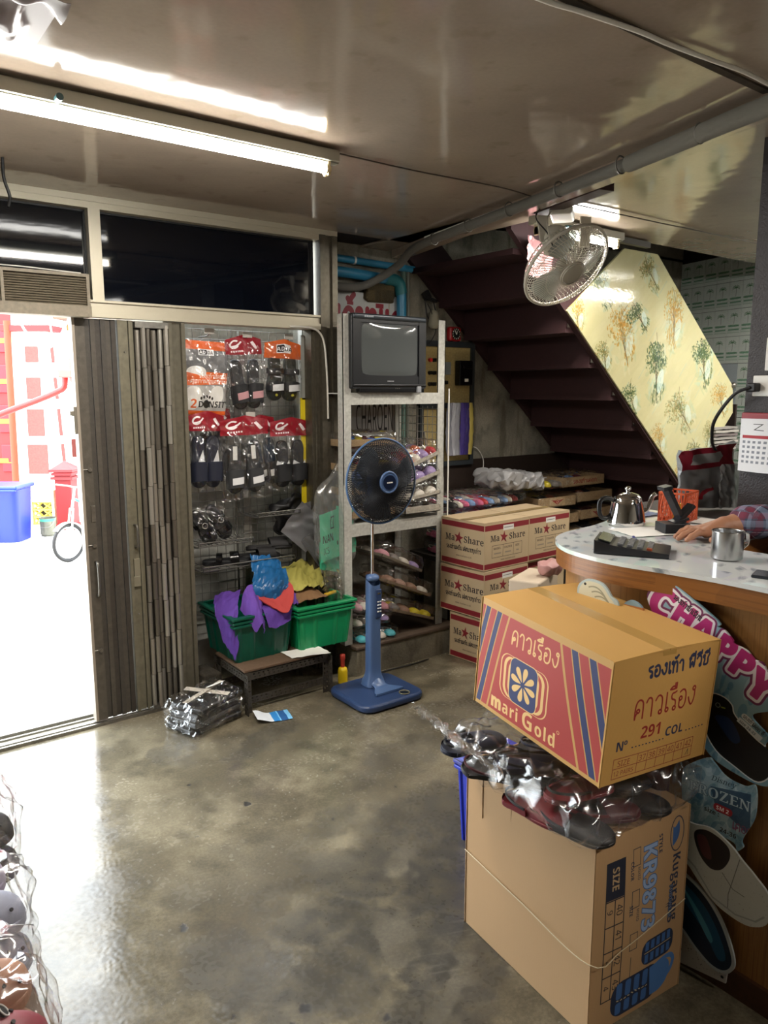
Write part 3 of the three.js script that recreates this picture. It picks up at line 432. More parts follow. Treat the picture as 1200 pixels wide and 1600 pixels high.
sandalBag('red headed clear bag of black slides with pink lettering in the upper row', 1.785, 1.615, -3.58, .21, .38, headRedM, .06, (t) => { for (const s of [-1, 1]) { const q = sandal(t, { L: .25, W: .085, sole: sdDark, bed: sdGrey, strap: sdDark, accent: M(0xb98a8e, .5), mirror: s > 0 }); q.position.set(s * .045, -.035, 0); q.rotation.z = s * -.06; } }, 2);
sandalBag('orange bordered clear bag of black strap sandals with yellow dots', 2.0, 1.635, -3.58, .23, .31, headOrM, -.03, (t) => { for (const s of [-1, 1]) { const q = sandal(t, { L: .24, W: .09, kind: 'cross', sole: M(0x20231d, .6), bed: M(0x23271f, .6), strap: sdDark, accent: sdWhite, mirror: s > 0 }); q.position.set(s * .048, -.02, 0); part(q, 'dot', Sp(.008, 0, -.09, .03), M(0xb9b13a, .5)); } }, 3, .05);
sandalBag('red headed clear bag of navy slides with white flashes in the lower row', 1.55, 1.235, -3.57, .2, .38, headRedM, -.03, (t) => { for (const s of [-1, 1]) { const q = sandal(t, { L: .26, W: .085, sole: sdNavy, bed: sdNavy, strap: sdNavy, mirror: s > 0 }); q.position.set(s * .04, -.04, 0); part(q, 'white_flash', ext([[-.03, -.02], [.03, -.02], [.02, .06], [-.005, .0]], .003).translate(0, 0, .013), sdWhite); } }, 4);
sandalBag('red headed clear bag of dark slides with white barcode labels in the lower row', 1.755, 1.195, -3.545, .28, .41, headRedM, .02, (t) => { for (const s of [-1, 1]) { const q = sandal(t, { L: .25, W: .088, sole: sdDark, bed: sdGrey, strap: sdGrey, accent: sdWhite, tagM: sdTag, mirror: s > 0 }); q.position.set(s * .055 - .01, -.045, 0); q.rotation.z = s * .04; } }, 5);
sandalBag('red headed clear bag of black slides with white corner flashes beside yellow strip', 2.03, 1.2, -3.565, .25, .37, headRedM, 0, (t) => { for (const s of [-1, 1]) { const q = sandal(t, { L: .25, W: .088, sole: sdDark, bed: sdGrey, strap: sdDark, mirror: s > 0 }); q.position.set(s * .05, -.04, 0); part(q, 'white_flash', ext([[-.04, -.005], [-.02, -.012], [.04, -.03], [.035, .02], [.02, -.008], [-.035, .02]], .003).translate(0, 0, .013), sdWhite); } }, 6);
// bags hung behind the lower row
sandalBag('red headed clear bag of dark blue slides tucked behind the barcode labelled bag', 1.9, 1.21, -3.63, .18, .38, headRedM, .1, (t) => { for (const s of [-1, 1]) sandal(t, { L: .25, W: .085, sole: M(0x273a4f, .5), strap: sdDark, accent: sdTag, mirror: s > 0 }).position.set(s * .042, -.04, 0); }, 7);
sandalBag('dark red headed clear bag behind the navy slides bag', 1.63, 1.265, -3.64, .2, .37, headRedM, .05, (t) => { for (const s of [-1, 1]) sandal(t, { L: .25, W: .085, sole: sdDark, strap: sdGrey, mirror: s > 0 }).position.set(s * .042, -.04, 0); }, 8);
single('yellow_strip', box3(-.02, .02, 0, .58, -.004, .004), M(0xd8c21d, .45), 'long yellow plastic strip fixed upright beside the display', 'strip', [2.118, .93, -3.56]);
single('grey_upright_strip', box3(-.012, .012, 0, .34, -.004, .004), M(0x8d8e88, .5), 'short grey strip above the yellow plastic strip', 'strip', [2.118, 1.5, -3.56]);
// wire shelves with black sandals
function wireShelf(label, x, y, w, d = .2) { const t = thing('wire_shelf', label, 'shelf', [x, y, -3.68]); const g = [], f = []; for (let i = 0; i <= 10; i++) g.push(bar([w * i / 10, 0, 0], [w * i / 10, 0, d], .002, 5)); for (const z of [.02, .07, .12, .17]) g.push(bar([0, -.003, z], [w, -.003, z], .002, 5));
  f.push(tube([[0, .06, 0], [0, 0, .01], [0, 0, d], [0, .022, d + .012]], .0035, 16), tube([[w, .06, 0], [w, 0, .01], [w, 0, d], [w, .022, d + .012]], .0035, 16), bar([0, .022, d + .012], [w, .022, d + .012], .0035), bar([0, .0, d], [w, .0, d], .003)); part(t, 'shelf_wires', g, mat.wire); part(t, 'rim', f, mat.wire); return t; }
wireShelf('wire shelf under the bag of black strapped sandals', 1.45, .78, .3); wireShelf('long wire shelf holding loose black sandals above green crates', 1.47, .655, .52); wireShelf('short wire shelf below the hanging barcode labelled bag', 1.78, .9, .25);
sandalBag('clear bag of shiny black strapped sandals lying on upper wire shelf', 1.56, .875, -3.56, .2, .2, null, .25, (t) => { for (const s of [-1, 1]) { const q = sandal(t, { L: .2, W: .08, kind: 'cross', sole: sdDark, strap: mat.blackGloss, bed: sdDark, mirror: s > 0 }); q.position.set(s * .045, 0, 0); q.rotation.z = .3; part(q, 'buckle_ring', new THREE.TorusGeometry(.014, .003, 6, 16).translate(0, .02, .05), mat.steel); } }, 9, .05);
function looseSandal(label, x, y, z, turn, o) { const t = thing('black_sandal', label, 'sandal', [x, y, z], turn); const g = sandal(t, o); g.rotation.x = -PI / 2; g.position.y = .014; return t; }
looseSandal('single black strap sandal on left of long wire shelf', 1.64, .657, -3.57, 1.1, { kind: 'cross', L: .24, W: .09, sole: sdDark, strap: mat.blackGloss });
looseSandal('single black slide sandal beside the strap sandal on long wire shelf', 1.83, .657, -3.59, 1.3, { L: .25, W: .095, sole: mat.darkRubber, strap: mat.darkRubber });
{ const s = looseSandal('black slide sandal lying tilted on top of other sandals on long wire shelf', 1.9, .7, -3.58, 1.2, { L: .25, W: .095, sole: mat.darkRubber, strap: mat.darkRubber }); s.rotation.z = -.25; }
// ================================================================ bench, crates, bags and floor things by the shop front
const angleM = M(0x57524a, .55, .5, { map: speck(5) });
function slotted(L, h, t = .003) { const s = poly([[0, 0], [L, 0], [L, h], [0, h]]); for (let x = .02, k = 0; x < L - .025; x += .026, k++) for (const r of [0, 1]) { const y = r ? h * .7 : h * .3, x0 = x + (r ? .0 : .008), hl = r ? .012 : .007; const p = new THREE.Path(); p.moveTo(x0, y - .0035); p.lineTo(x0 + hl, y - .0035); p.lineTo(x0 + hl, y + .0035); p.lineTo(x0, y + .0035); p.closePath(); s.holes.push(p); } return new THREE.ExtrudeGeometry(s, { depth: t, bevelEnabled: false }); }
const bench = thing('slotted_steel_bench', 'low dark slotted angle steel bench under the green crates', 'bench', [1.53, 0, -3.17], 0);
{ const W = .48, D = .34, H = .205;
  for (const [x, z, sx, sz] of [[0, 0, 1, -1], [W, 0, -1, -1], [0, -D, 1, 1], [W, -D, -1, 1]]) part(bench, 'leg', [slotted(H, .036).rotateZ(PI / 2).translate(sx > 0 ? .036 : 0, 0, -.0015).scale(1, 1, 1).translate(sx > 0 ? x : x, 0, z), slotted(H, .036).rotateZ(PI / 2).rotateY(PI / 2).translate(x - (sx > 0 ? 0 : .003), 0, sz > 0 ? z + .036 : z)], angleM);
  for (const z of [0, -D]) part(bench, 'rail', [slotted(W, .038).translate(0, H - .038, z - .003), box3(0, W, H - .003, H, z - (z ? -.0 : .036), z + (z ? .036 : 0))], angleM);
  for (const x of [0, W - .003]) part(bench, 'rail', slotted(D, .038).rotateY(PI / 2).translate(x, H - .038, 0), angleM);
  part(bench, 'stretcher', slotted(W, .038).translate(0, .035, -.03), angleM); part(bench, 'stretcher', slotted(W, .038).translate(0, .035, -D + .02), angleM);
  part(bench, 'top_board', RB(W - .01, .012, D - .01, .003, W / 2, H + .006, -D / 2), M(0x6b5440, .8, 0, { map: speck(4) })); }
single('white_sheet', slab((u, v) => [u * .2, .002 + .006 * Math.abs(n2(u * 3, v * 3)), -v * .12 + u * .05], 8, 6, .0012), mat.paper, 'crumpled white paper under the light green crate', 'paper', [1.8, .22, -3.18]);
// crates
function crate(name, label, w, h, d, m, pos, turn) {
  const t = thing(name, label, 'crate', pos, turn), th = .006, bw = w * .86, bd = d * .86;
  const wall = (ax) => { const L0 = ax ? bd : bw, L1 = ax ? d : w, off0 = (ax ? bw : bd) / 2, off1 = (ax ? w : d) / 2; return slab((u, v) => { const L = lerp(L0, L1, v), o = lerp(off0, off1, v), rib = [.06, .3, .7, .94].some((q) => Math.abs(u - q) < .022) ? .005 : 0; return [(u - .5) * L, v * h, o + rib]; }, 50, 4, th); };
  part(t, 'wall', wall(0), m); part(t, 'wall', wall(0).rotateY(PI), m); part(t, 'wall', wall(1).rotateY(PI / 2), m); part(t, 'wall', wall(1).rotateY(-PI / 2), m);
  part(t, 'base', RB(bw, .01, bd, .004, 0, .006, 0), m);
  for (const [y, e] of [[h - .008, .016], [h - .03, .01], [h - .05, .008]]) { const W = w + 2 * e, D = d + 2 * e; part(t, 'rim', [RB(W, .014, e + .004, .004, 0, y, D / 2 - e / 2), RB(W, .014, e + .004, .004, 0, y, -D / 2 + e / 2), RB(e + .004, .014, D, .004, W / 2 - e / 2, y, 0), RB(e + .004, .014, D, .004, -W / 2 + e / 2, y, 0)], m); }
  return t;
}
const greenD = M(0x05503f, .3), greenL = M(0x108a55, .33);
crate('plastic_crate', 'dark green plastic crate heaped with purple bags', .33, .24, .37, greenD, [1.695, .218, -3.455], .02);
const crate2 = crate('plastic_crate', 'lighter green plastic crate with yellow handle and clear bag', .33, .24, .37, greenL, [2.04, .218, -3.41], -.02);
part(crate2, 'handle', [RB(.09, .014, .022, .005, .1, .25, .06, 0, .35)], M(0xd8b01f, .4), 'yellow handle');
// drooping fabric bags: each a slab over control heights
function cloth(name, label, m, pts, nu, nv, wr = .006, th = .0025) { // pts: rows of control points (world)
  const rows = pts.map((r) => curve(r)); const f = (u, v) => { const k = v * (rows.length - 1), col = rows.map((c) => c.getPoint(u)); const q = curve(col.map((p) => [p.x, p.y, p.z])).getPoint(v); const a = wr * n3(q.x * 22, q.y * 22, q.z * 22), b = wr * .6 * n3(q.x * 45, q.y * 45 + 7, q.z * 45); return [q.x + a * .5, q.y + a + b, q.z + b]; };
  return single(name, slab(f, nu, nv, th), m, label, 'bag');
}
const fab = (c) => M(c, .75, 0, { bumpMap: grain(18), bumpScale: .0006 });
const purple = fab(0x5a3796), purpleL = fab(0x6a44a8), blueBag = MP(0x1d5c91, .3, 0, {}), redBag = fab(0xb8403c), yellowBag = fab(0xa9a24f), tealBag = M(0x3fae87, .6);
cloth('purple_bag', 'purple non-woven bag hanging down over the corner of dark green crate', purple, [[[1.56, .5, -3.55], [1.5, .475, -3.42], [1.505, .36, -3.36], [1.535, .24, -3.29]], [[1.6, .53, -3.5], [1.535, .505, -3.4], [1.525, .42, -3.3], [1.54, .25, -3.275]], [[1.66, .54, -3.45], [1.6, .53, -3.35], [1.565, .46, -3.29], [1.552, .31, -3.265]]], 24, 12, .009);
cloth('purple_bag', 'purple non-woven bag folded into a standing peak beside the blue bag', purpleL, [[[1.6, .47, -3.34], [1.64, .56, -3.36], [1.69, .575, -3.38], [1.73, .5, -3.4]], [[1.61, .43, -3.28], [1.65, .51, -3.27], [1.69, .5, -3.3], [1.74, .47, -3.33]], [[1.64, .37, -3.243], [1.665, .42, -3.225], [1.675, .385, -3.23], [1.68, .36, -3.245]]], 22, 14, .008);
cloth('purple_bag', 'flat purple non-woven bag draped over the front rim of dark green crate', purple, [[[1.68, .475, -3.4], [1.75, .49, -3.4], [1.8, .48, -3.42]], [[1.69, .47, -3.27], [1.76, .475, -3.27], [1.85, .47, -3.28]], [[1.7, .39, -3.232], [1.76, .38, -3.232], [1.83, .4, -3.24]]], 14, 14, .005);
cloth('purple_bag', 'purple non-woven bag end sticking out between the two crates', purpleL, [[[1.84, .53, -3.5], [1.88, .545, -3.46], [1.93, .53, -3.45]], [[1.85, .49, -3.36], [1.9, .5, -3.36], [1.94, .48, -3.38]], [[1.84, .46, -3.3], [1.9, .465, -3.3], [1.93, .46, -3.32]]], 14, 12, .012);
cloth('blue_plastic_bag', 'shiny blue plastic bag standing on the purple bags', blueBag, [[[1.74, .7, -3.5], [1.83, .69, -3.5], [1.9, .66, -3.5]], [[1.72, .62, -3.42], [1.8, .64, -3.4], [1.91, .6, -3.41]], [[1.68, .56, -3.36], [1.78, .58, -3.31], [1.88, .545, -3.35]], [[1.7, .515, -3.33], [1.78, .5, -3.3], [1.84, .52, -3.34]]], 22, 20, .014);
cloth('red_folded_bag', 'flat red folded bag lying pointed over the purple bags', redBag, [[[1.68, .525, -3.34], [1.78, .525, -3.34], [1.9, .56, -3.38]], [[1.72, .49, -3.28], [1.8, .49, -3.28], [1.9, .535, -3.33]], [[1.78, .45, -3.225], [1.81, .455, -3.22], [1.86, .49, -3.26]]], 14, 10, .003, .008);
cloth('yellow_bag', 'pale yellow fabric bag crumpled in the lighter green crate', yellowBag, [[[1.9, .6, -3.56], [2.0, .6, -3.56], [2.1, .62, -3.56], [2.17, .57, -3.55]], [[1.9, .55, -3.46], [1.99, .57, -3.45], [2.07, .56, -3.46], [2.15, .57, -3.46]], [[1.91, .5, -3.38], [2.0, .515, -3.37], [2.08, .51, -3.38], [2.14, .5, -3.4]]], 22, 12, .013);
cloth('brown_bag', 'brown cloth bag under the yellow bag in the lighter green crate', M(0x7a5a3a, .8), [[[1.92, .49, -3.42], [2.0, .5, -3.42], [2.08, .49, -3.44]], [[1.92, .465, -3.3], [2.0, .47, -3.29], [2.09, .465, -3.3]]], 12, 8, .006);
// clear bag with green bags hung on the jamb, black bag and silver sheets behind
const clearBag = thing('clear_plastic_bag', 'large clear plastic bag of mint green folders hung from the door jamb', 'bag', [2.19, .58, -3.37]);
part(clearBag, 'film', [1, -1].map((s) => patch((u, v) => { const w = lerp(.05, .13, sst(0, .22, v)) * (v > .75 ? 1 - .8 * sst(.72, 1, v) : 1), a = (u - .5) * 2; return [a * w - .02 * sst(.2, .9, v) + .06 * sst(.5, 1, v), -.02 + v * .62 + .015 * n2(u * 3, v * 3), s * .06 * Math.sqrt(Math.max(0, 1 - a * a)) * (1 - .75 * sst(.5, 1, v)) + .012 * n3(u * 6, v * 9, s) + .005 * n3(u * 20, v * 14, s)]; }, 22, 30)), filmMilky);
const mintTex = canvasTex(256, 256, (c) => { c.fillStyle = '#43b089'; c.fillRect(0, 0, 256, 256); c.strokeStyle = '#123'; c.lineWidth = 7; c.strokeRect(120, 30, 34, 60); c.fillStyle = '#10221c'; c.font = 'bold 58px sans-serif'; c.fillText('NAN', 30, 160); c.font = '46px sans-serif'; c.fillText('ICS', 40, 220); c.beginPath(); c.arc(200, 180, 12, 0, 7); c.fill(); });
const mintM = M(0xffffff, .55, 0, { map: mintTex });
part(clearBag, 'printed_folder', patch((u, v) => [-.11 + u * .14, .06 + v * .26 + .03 * u, .02 + .01 * n2(u * 4, v * 4)], 8, 8), mintM, 'mint green folder with black letters'); part(clearBag, 'folder', [slab((u, v) => [.0 + u * .11, .17 + v * .19 - .03 * u, .01 + .02 * Math.sin(u * PI) + .01 * n2(u * 4, v * 4 + 3)], 8, 8, .006), new THREE.TorusGeometry(.018, .006, 6, 16).translate(.06, .28, .03)], tealBag); part(clearBag, 'folder', slab((u, v) => [.02 + u * .09, .09 + v * .11 + .01 * u, .035 + .008 * n2(u * 5, v * 5)], 8, 6, .01), tealBag); part(clearBag, 'folder', slab((u, v) => [-.1 + u * .16, .02 + v * .15 - .04 * u, .0 + .015 * n2(u * 4, v * 5)], 8, 6, .008), M(0x2f9b76, .6));
single('crumpled_film', patch((u, v) => { const a = u * 2 * PI, r = .045 * (1 + .35 * n3(Math.cos(a) * 2, v * 5, Math.sin(a) * 2) + .25 * n3(Math.cos(a) * 6, v * 14, 3)); return [Math.cos(a) * r + .03 * (1 - v), v * .2, Math.sin(a) * r]; }, 40, 24), film, 'crumpled clear plastic film trailing into lighter green crate', 'film', [2.13, .41, -3.33]);
single('black_bag', jitter(softBox(.2, .17, .07, .03, 20).rotateZ(.35), .02, 11), M(0x111113, .45), 'black bag hanging behind the silver sheets', 'bag', [2.04, .88, -3.6]);
const silver = M(0x9d9da2, .32, .75, { bumpMap: grain(8), bumpScale: .001 });
function silverSheet(label, pos, rz, w, h) { const t = single('silver_foil_sheet', slab((u, v) => [(u - .5) * w, (v - .5) * h, .02 * Math.abs(u - .5) + .006 * n2(u * 3, v * 3) + (u < .5 ? 0 : .002)], 12, 10, .003), silver, label, 'sheet', pos); t.rotation.z = rz; return t; }
silverSheet('square silver foil sheet with a centre crease standing on its corner', [2.06, .82, -3.49], .85, .2, .2); silverSheet('silver foil sheet folded narrow behind the creased square sheet', [2.13, .85, -3.52], .25, .1, .2); silverSheet('silver foil strip trailing below the creased square sheet', [2.12, .68, -3.48], .6, .06, .2);
// floor things
const bundle = thing('black_plastic_bundle', 'bundle of folded black packs wrapped in shiny clear film on the floor', 'bundle', [1.335, 0, -3.2], .35);
for (let i = 0; i < 4; i++) part(bundle, 'folded_pack', jitter(RB(.29 - .01 * i, .034, .19, .012, .005 * (i % 2), .02 + i * .032, 0, 0, .06 * (i - 1.5), 0, 4), .008, 14, i), M(0x161617, .45));
part(bundle, 'film', [jitter(softBox(.315, .15, .215, .025, 34, 0, .078, 0), .014, 26)], MP(0xffffff, .12, 0, { transmission: 1, thickness: 0, ior: 1.9 }));
part(bundle, 'tie_band', [B(.03, .002, .23, .02, .152, 0, 0, .3, .1), B(.26, .002, .024, 0, .156, 0, 0, .1, .06)], M(0xb5ada0, .5)); part(bundle, 'white_slip', slab((u, v) => [.03 + u * .08, .16 + .02 * v, -.02 + v * .05], 4, 4, .001), mat.paper);
single('leaflet', faceUV(slab((u, v) => [(u - .5) * .17, .004 + .022 * sst(.45, 0, u) + .003 * n2(u * 3, v * 2), (v - .5) * .11], 12, 6, .0008), .17, 1), M(0xffffff, .6, 0, { map: canvasTex(256, 160, (c) => { c.fillStyle = '#dfe6ee'; c.fillRect(0, 0, 256, 160); c.fillStyle = '#2f86cf'; c.fillRect(120, 0, 46, 160); c.fillStyle = '#79bdea'; c.fillRect(166, 0, 90, 160); c.fillStyle = '#245a98'; for (let i = 0; i < 6; i++) c.fillRect(176, 40 + i * 12, 50, 4); }) }), 'folded white and blue leaflet lying open on the concrete floor', 'leaflet', [1.62, 0, -3.06], -.25);
const brick = single('concrete_block', [jitter(RB(.09, .14, .16, .008, 0, .07, 0, 0, 0, 0, 3), .004, 20)], M(0x77716a, .95, 0, { map: plasterMap, bumpMap: grain(3), bumpScale: .004 }), 'rough grey concrete block between gate and steel bench', 'block', [1.475, 0, -3.5], .1);
const yb = thing('yellow_spray_bottle', 'yellow bottle with red neck standing behind the fan base', 'bottle', [2.13, 0, -3.22]); part(yb, 'body', lathe([[0, 0], [.024, 0], [.026, .006], [.026, .07], [.022, .085], [.01, .092], [0, .092]], 18), M(0xd3b414, .4)); part(yb, 'neck', lathe([[.011, .09], [.011, .13], [.014, .135], [.014, .16], [0, .162]], 14), M(0xa03020, .45));
// ================================================================ shelf with television, wall things, pedestal fan, packs of shoes
const shelfM = M(0xcfcfc7, .45, .2, { map: speck(3) });
const shelf = thing('metal_shelf', 'pale grey steel shelf rack carrying a television and packs of shoes', 'shelf', [2.2, .17, -3.3]);
for (const [x, z] of [[0, 0], [.65, 0], [0, -.4], [.65, -.4]]) part(shelf, 'post', [box3(x, x + .05, 0, 1.768, z - .004, z), box3(x ? x + .046 : x, x ? x + .05 : x + .004, 0, 1.768, z - .05, z)], shelfM);
for (const y of [1.325, .62]) { part(shelf, 'shelf_board', box3(.004, .696, y + .036, y + .042, -.44, -.006), shelfM); part(shelf, 'front_beam', box3(.05, .65, y - .02, y + .042, -.006, 0), shelfM); part(shelf, 'side_beam', [box3(.65, .696, y - .02, y + .042, -.4, -.394), box3(.692, .696, y - .02, y + .042, -.4, -.05)], shelfM); }
const boxM = M(0x1b1d20, .35);
const tv = thing('crt_television', 'old black tube television standing on top shelf of the steel rack', 'television', [2.232, 1.54, -3.29]);
part(tv, 'housing', [RB(.5, .385, .06, .012, .255, .21, -.015), ext([[.03, .03], [.48, .03], [.48, .38], [.03, .38]], .02, .0).translate(0, 0, -.06), new THREE.CylinderGeometry(.17, .33, .26, 4, 1).rotateY(PI / 4).rotateX(-PI / 2).scale(1, .75, 1).translate(.255, .2, -.18)], boxM);
part(tv, 'bezel', [box3(.012, .06, .02, .385, .012, .022), box3(.45, .498, .02, .385, .012, .022), box3(.06, .45, .358, .385, .012, .02), box3(.06, .45, .02, .085, .012, .02)], M(0x16181b, .4)); part(tv, 'top_band', RB(.49, .03, .05, .012, .255, .388, .004), M(0x3a4046, .28, .3)); part(tv, 'lower_band', [RB(.49, .012, .03, .005, .255, .036, .014), RB(.4, .028, .04, .006, .255, .012, 0)], M(0x0e0f11, .3));
part(tv, 'screen', patch((u, v) => [.06 + u * .39, .085 + v * .273, .014 + .014 * (1 - (2 * u - 1) ** 2) * (1 - (2 * v - 1) ** 2) ** .5], 20, 16), M(0x565a5a, .09));
part(tv, 'maker_lettering', [0, 1, 2, 3, 4].map((i) => box3(.235 + i * .009, .241 + i * .009, .056, .061, .019, .0205)), M(0xb9bcc0, .4)); part(tv, 'maker_lettering', [0, 1, 2, 3, 4].map((i) => box3(.08 + i * .012, .088 + i * .012, .384, .391, .028, .0296)), M(0xaab2ba, .4));
for (let i = 0; i < 3; i++) part(tv, 'button', Cy(.003, .003, .004, .29 + i * .012, .02, .02, 8, PI / 2), mat.dullSteel);
single('remote_box', RB(.03, .035, .02, .004), M(0x8f9296, .4), 'small grey receiver box beside the television foot', 'receiver', [2.68, 1.555, -3.27]);
// signs behind the rack
const signTex = canvasTex(768, 512, (c, w, h) => { c.fillStyle = '#b9bab8'; c.fillRect(0, 0, w, h); c.fillStyle = '#861c2c'; thai(c, 'เจ้ยมเจริญ', 40, 310, 200, '#861c2c', 40, .72); c.fillRect(150, 40, 24, 52); c.fillRect(150, 68, 60, 24); c.fillRect(430, 62, 80, 32); const r = rng(3); c.fillStyle = 'rgba(150,110,60,.35)'; c.fillRect(560, 0, 12, h); c.fillRect(690, 0, 10, h); for (let i = 0; i < 60; i++) { c.fillStyle = 'rgba(120,95,60,.15)'; c.fillRect(r() * w, r() * h, 4, 60 * r()); } });
single('white_sign_board', faceUV(B(.56, .42, .01), .56, .42), M(0xffffff, .5, 0, { map: signTex }), 'white sign board with dark red lettering behind the television', 'sign', [2.68, 1.9, -3.725], 0).rotation.z = -.03;
const charTex = canvasTex(768, 512, (c, w, h) => { c.fillStyle = '#a7a6a2'; c.fillRect(0, 0, w, h); c.save(); c.translate(342, 128); c.scale(.66, 1.35); c.font = '118px sans-serif'; c.fillStyle = '#1d1a19'; c.fillText('H', -340, 0); c.fillText('CHAROEN', 0, 0); c.restore(); c.fillStyle = '#1a1a1a'; for (let i = 0; i < 5; i++) c.fillRect(250 + i * 90, 420, 46, 92); });
single('lettered_sign_board', [faceUV(B(.62, .72, .012), .62, .72)], M(0xffffff, .55, 0, { map: charTex }), 'grey sign board with tall black letters standing behind shoe packs', 'sign', [2.6, 1.13, -3.722]);
// blue pipes, wrapped bundle, conduit
const pvc = M(0x2f7ea3, .35), pvcD = M(0x2c7a82, .45, 0, { map: speck(3) });
const pipes = (label, pts, r, m) => { const t = thing('water_pipe', label, 'pipe'); part(t, 'pipe', tube(pts, r, 60, 12), m); return t; };
{ const a = pipes('thin blue water pipe running along the top of the wall', [[2.285, 2.29, -3.715], [2.5, 2.288, -3.715], [2.8, 2.28, -3.715], [3.0, 2.275, -3.715]], .021, pvc); part(a, 'clip', [Cy(.024, .024, .012, 2.56, 2.287, -3.715, 12, 0, 0, PI / 2)], mat.white);
  const b = pipes('thick blue water pipe bending down beside the sign board', [[2.285, 2.21, -3.69], [2.5, 2.21, -3.69], [2.72, 2.2, -3.69], [2.8, 2.2, -3.69], [2.86, 2.185, -3.69], [2.885, 2.14, -3.69], [2.888, 2.05, -3.69], [2.89, 1.9, -3.69]], .03, pvc); part(b, 'elbow_joint', [tube([[2.76, 2.2, -3.69], [2.83, 2.198, -3.69], [2.872, 2.175, -3.69], [2.888, 2.12, -3.69]], .036, 20, 12)], pvcD);
  pipes('grey upright pipe in the wall corner beside stair', [[2.96, 2.3, -3.72], [2.96, 1.9, -3.72], [2.96, 1.2, -3.72]], .014, M(0x6d7168, .5)); pipes('grey green upright pipe beside the blue pipe elbow', [[2.93, 2.27, -3.725], [2.93, 1.7, -3.725], [2.93, 1.2, -3.725]], .016, M(0x5d7a70, .5)); }
single('wrapped_bundle', jitter(RB(.22, .13, .05, .03, 0, 0, 0, 0, 0, 0, 8), .012, 22), M(0x9c8a62, .7, 0, { map: plasterMap, bumpMap: grain(6), bumpScale: .006 }), 'crinkled tan wrapped bundle under the blue pipe elbow', 'bundle', [2.74, 2.13, -3.72]);
const conduit = thing('ceiling_conduit', 'thick grey conduit along ceiling beam curving down to the wall', 'conduit');
part(conduit, 'pipe', tube([[2.275, 2.128, -3.66], [2.45, 2.126, -3.66], [2.56, 2.135, -3.655], [2.66, 2.18, -3.62], [2.72, 2.25, -3.5], [2.705, 2.305, -3.38], [2.66, 2.318, -3.2], [2.6, 2.318, -2.942], [2.475, 2.318, -2.361], [2.345, 2.318, -1.81], [2.25, 2.318, -1.45], [2.18, 2.318, -1.2], [2.02, 2.318, -.5], [1.85, 2.318, .3]], .0225, 160, 12), M(0x77746c, .6, 0, { map: speck(6), bumpMap: grain(8), bumpScale: .002 }));
part(conduit, 'cloth_wrap', tube([[2.32, 2.318, -1.7], [2.25, 2.318, -1.45], [2.18, 2.318, -1.2], [2.02, 2.318, -.5]], .028, 60, 12), M(0x8a867c, .9, 0, { bumpMap: grain(12), bumpScale: .004 }));
for (let i = 0; i < 8; i++) { const k = i / 7, z = lerp(-3.1, -.7, k); part(conduit, 'tie', new THREE.TorusGeometry(.029, .003, 5, 14).translate(lerp(2.64, 2.07, k), 2.32, z), mat.dullSteel); }
const cab = (name, label, pts, r, m, n = 60) => single(name, tube(pts, r, n, 6), m, label, 'cable');
cab('electric_cable', 'white cable clipped along the ceiling beam above the conduit', [[2.66, 2.345, -3.2], [2.5, 2.345, -2.37], [2.38, 2.342, -1.84], [2.27, 2.345, -1.4], [2.2, 2.345, -1.15], [1.9, 2.345, .1]], .006, mat.white);
cab('electric_cable', 'thin dark cable running beside the white beam cable', [[2.68, 2.34, -3.2], [2.53, 2.34, -2.37], [2.42, 2.338, -1.86], [2.31, 2.34, -1.42], [2.23, 2.34, -1.1]], .005, mat.black);
{ const c = cab('electric_cable', 'white cable stapled along the open ceiling seam', [[.6, 2.362, -1.2], [1.0, 2.36, -1.2], [1.291, 2.358, -1.19], [1.409, 2.357, -1.172], [1.586, 2.357, -1.152], [1.7, 2.358, -1.15], [1.863, 2.357, -1.135], [2.0, 2.358, -1.125], [2.15, 2.356, -1.125]], .0055, M(0xd7d2c6, .5)); }
single('ceiling_seam_strip', [box3(.3, 2.2, 2.364, 2.3705, -1.18, -1.158)], M(0x6e5d4a, .9, 0, { map: plasterMap }), 'torn dark strip of bare wood along the ceiling seam', 'strip', [0, 0, 0]);
cab('electric_cable', 'thin cable along ceiling from the lamp batten to the beam', [[1.55, 2.365, -2.335], [1.9, 2.362, -2.33], [2.3, 2.36, -2.3], [2.52, 2.35, -2.3]], .0028, M(0x4a4038, .6));
cab('electric_cable', 'thin dark cable along ceiling right of white fan', [[2.7, 2.362, -2.31], [3.3, 2.36, -2.3], [4.0, 2.362, -2.29], [4.9, 2.362, -2.28]], .003, M(0x4a4038, .6));
cab('hanging_cable', 'dark cable end hanging from the ceiling beside the shop front lamp', [[.62, 2.368, -3.1], [.62, 2.3, -3.1], [.635, 2.24, -3.1], [.625, 2.2, -3.09]], .006, mat.black);
// torn ceiling corner top left
single('torn_plastic_sheet', slab((u, v) => [.28 + u * .22, 2.364 - .035 * sst(-.2, .8, n2(u * 1.6 + 2, v * 1.6)) - .01 * u * u, -1.75 - v * .3 + .02 * n2(u * 2, v * 2)], 30, 30, .0008), MP(0xb9aeae, .32, 0, { transmission: .3, thickness: 0 }), 'loose torn clear plastic sheet hanging at the ceiling edge', 'sheet');
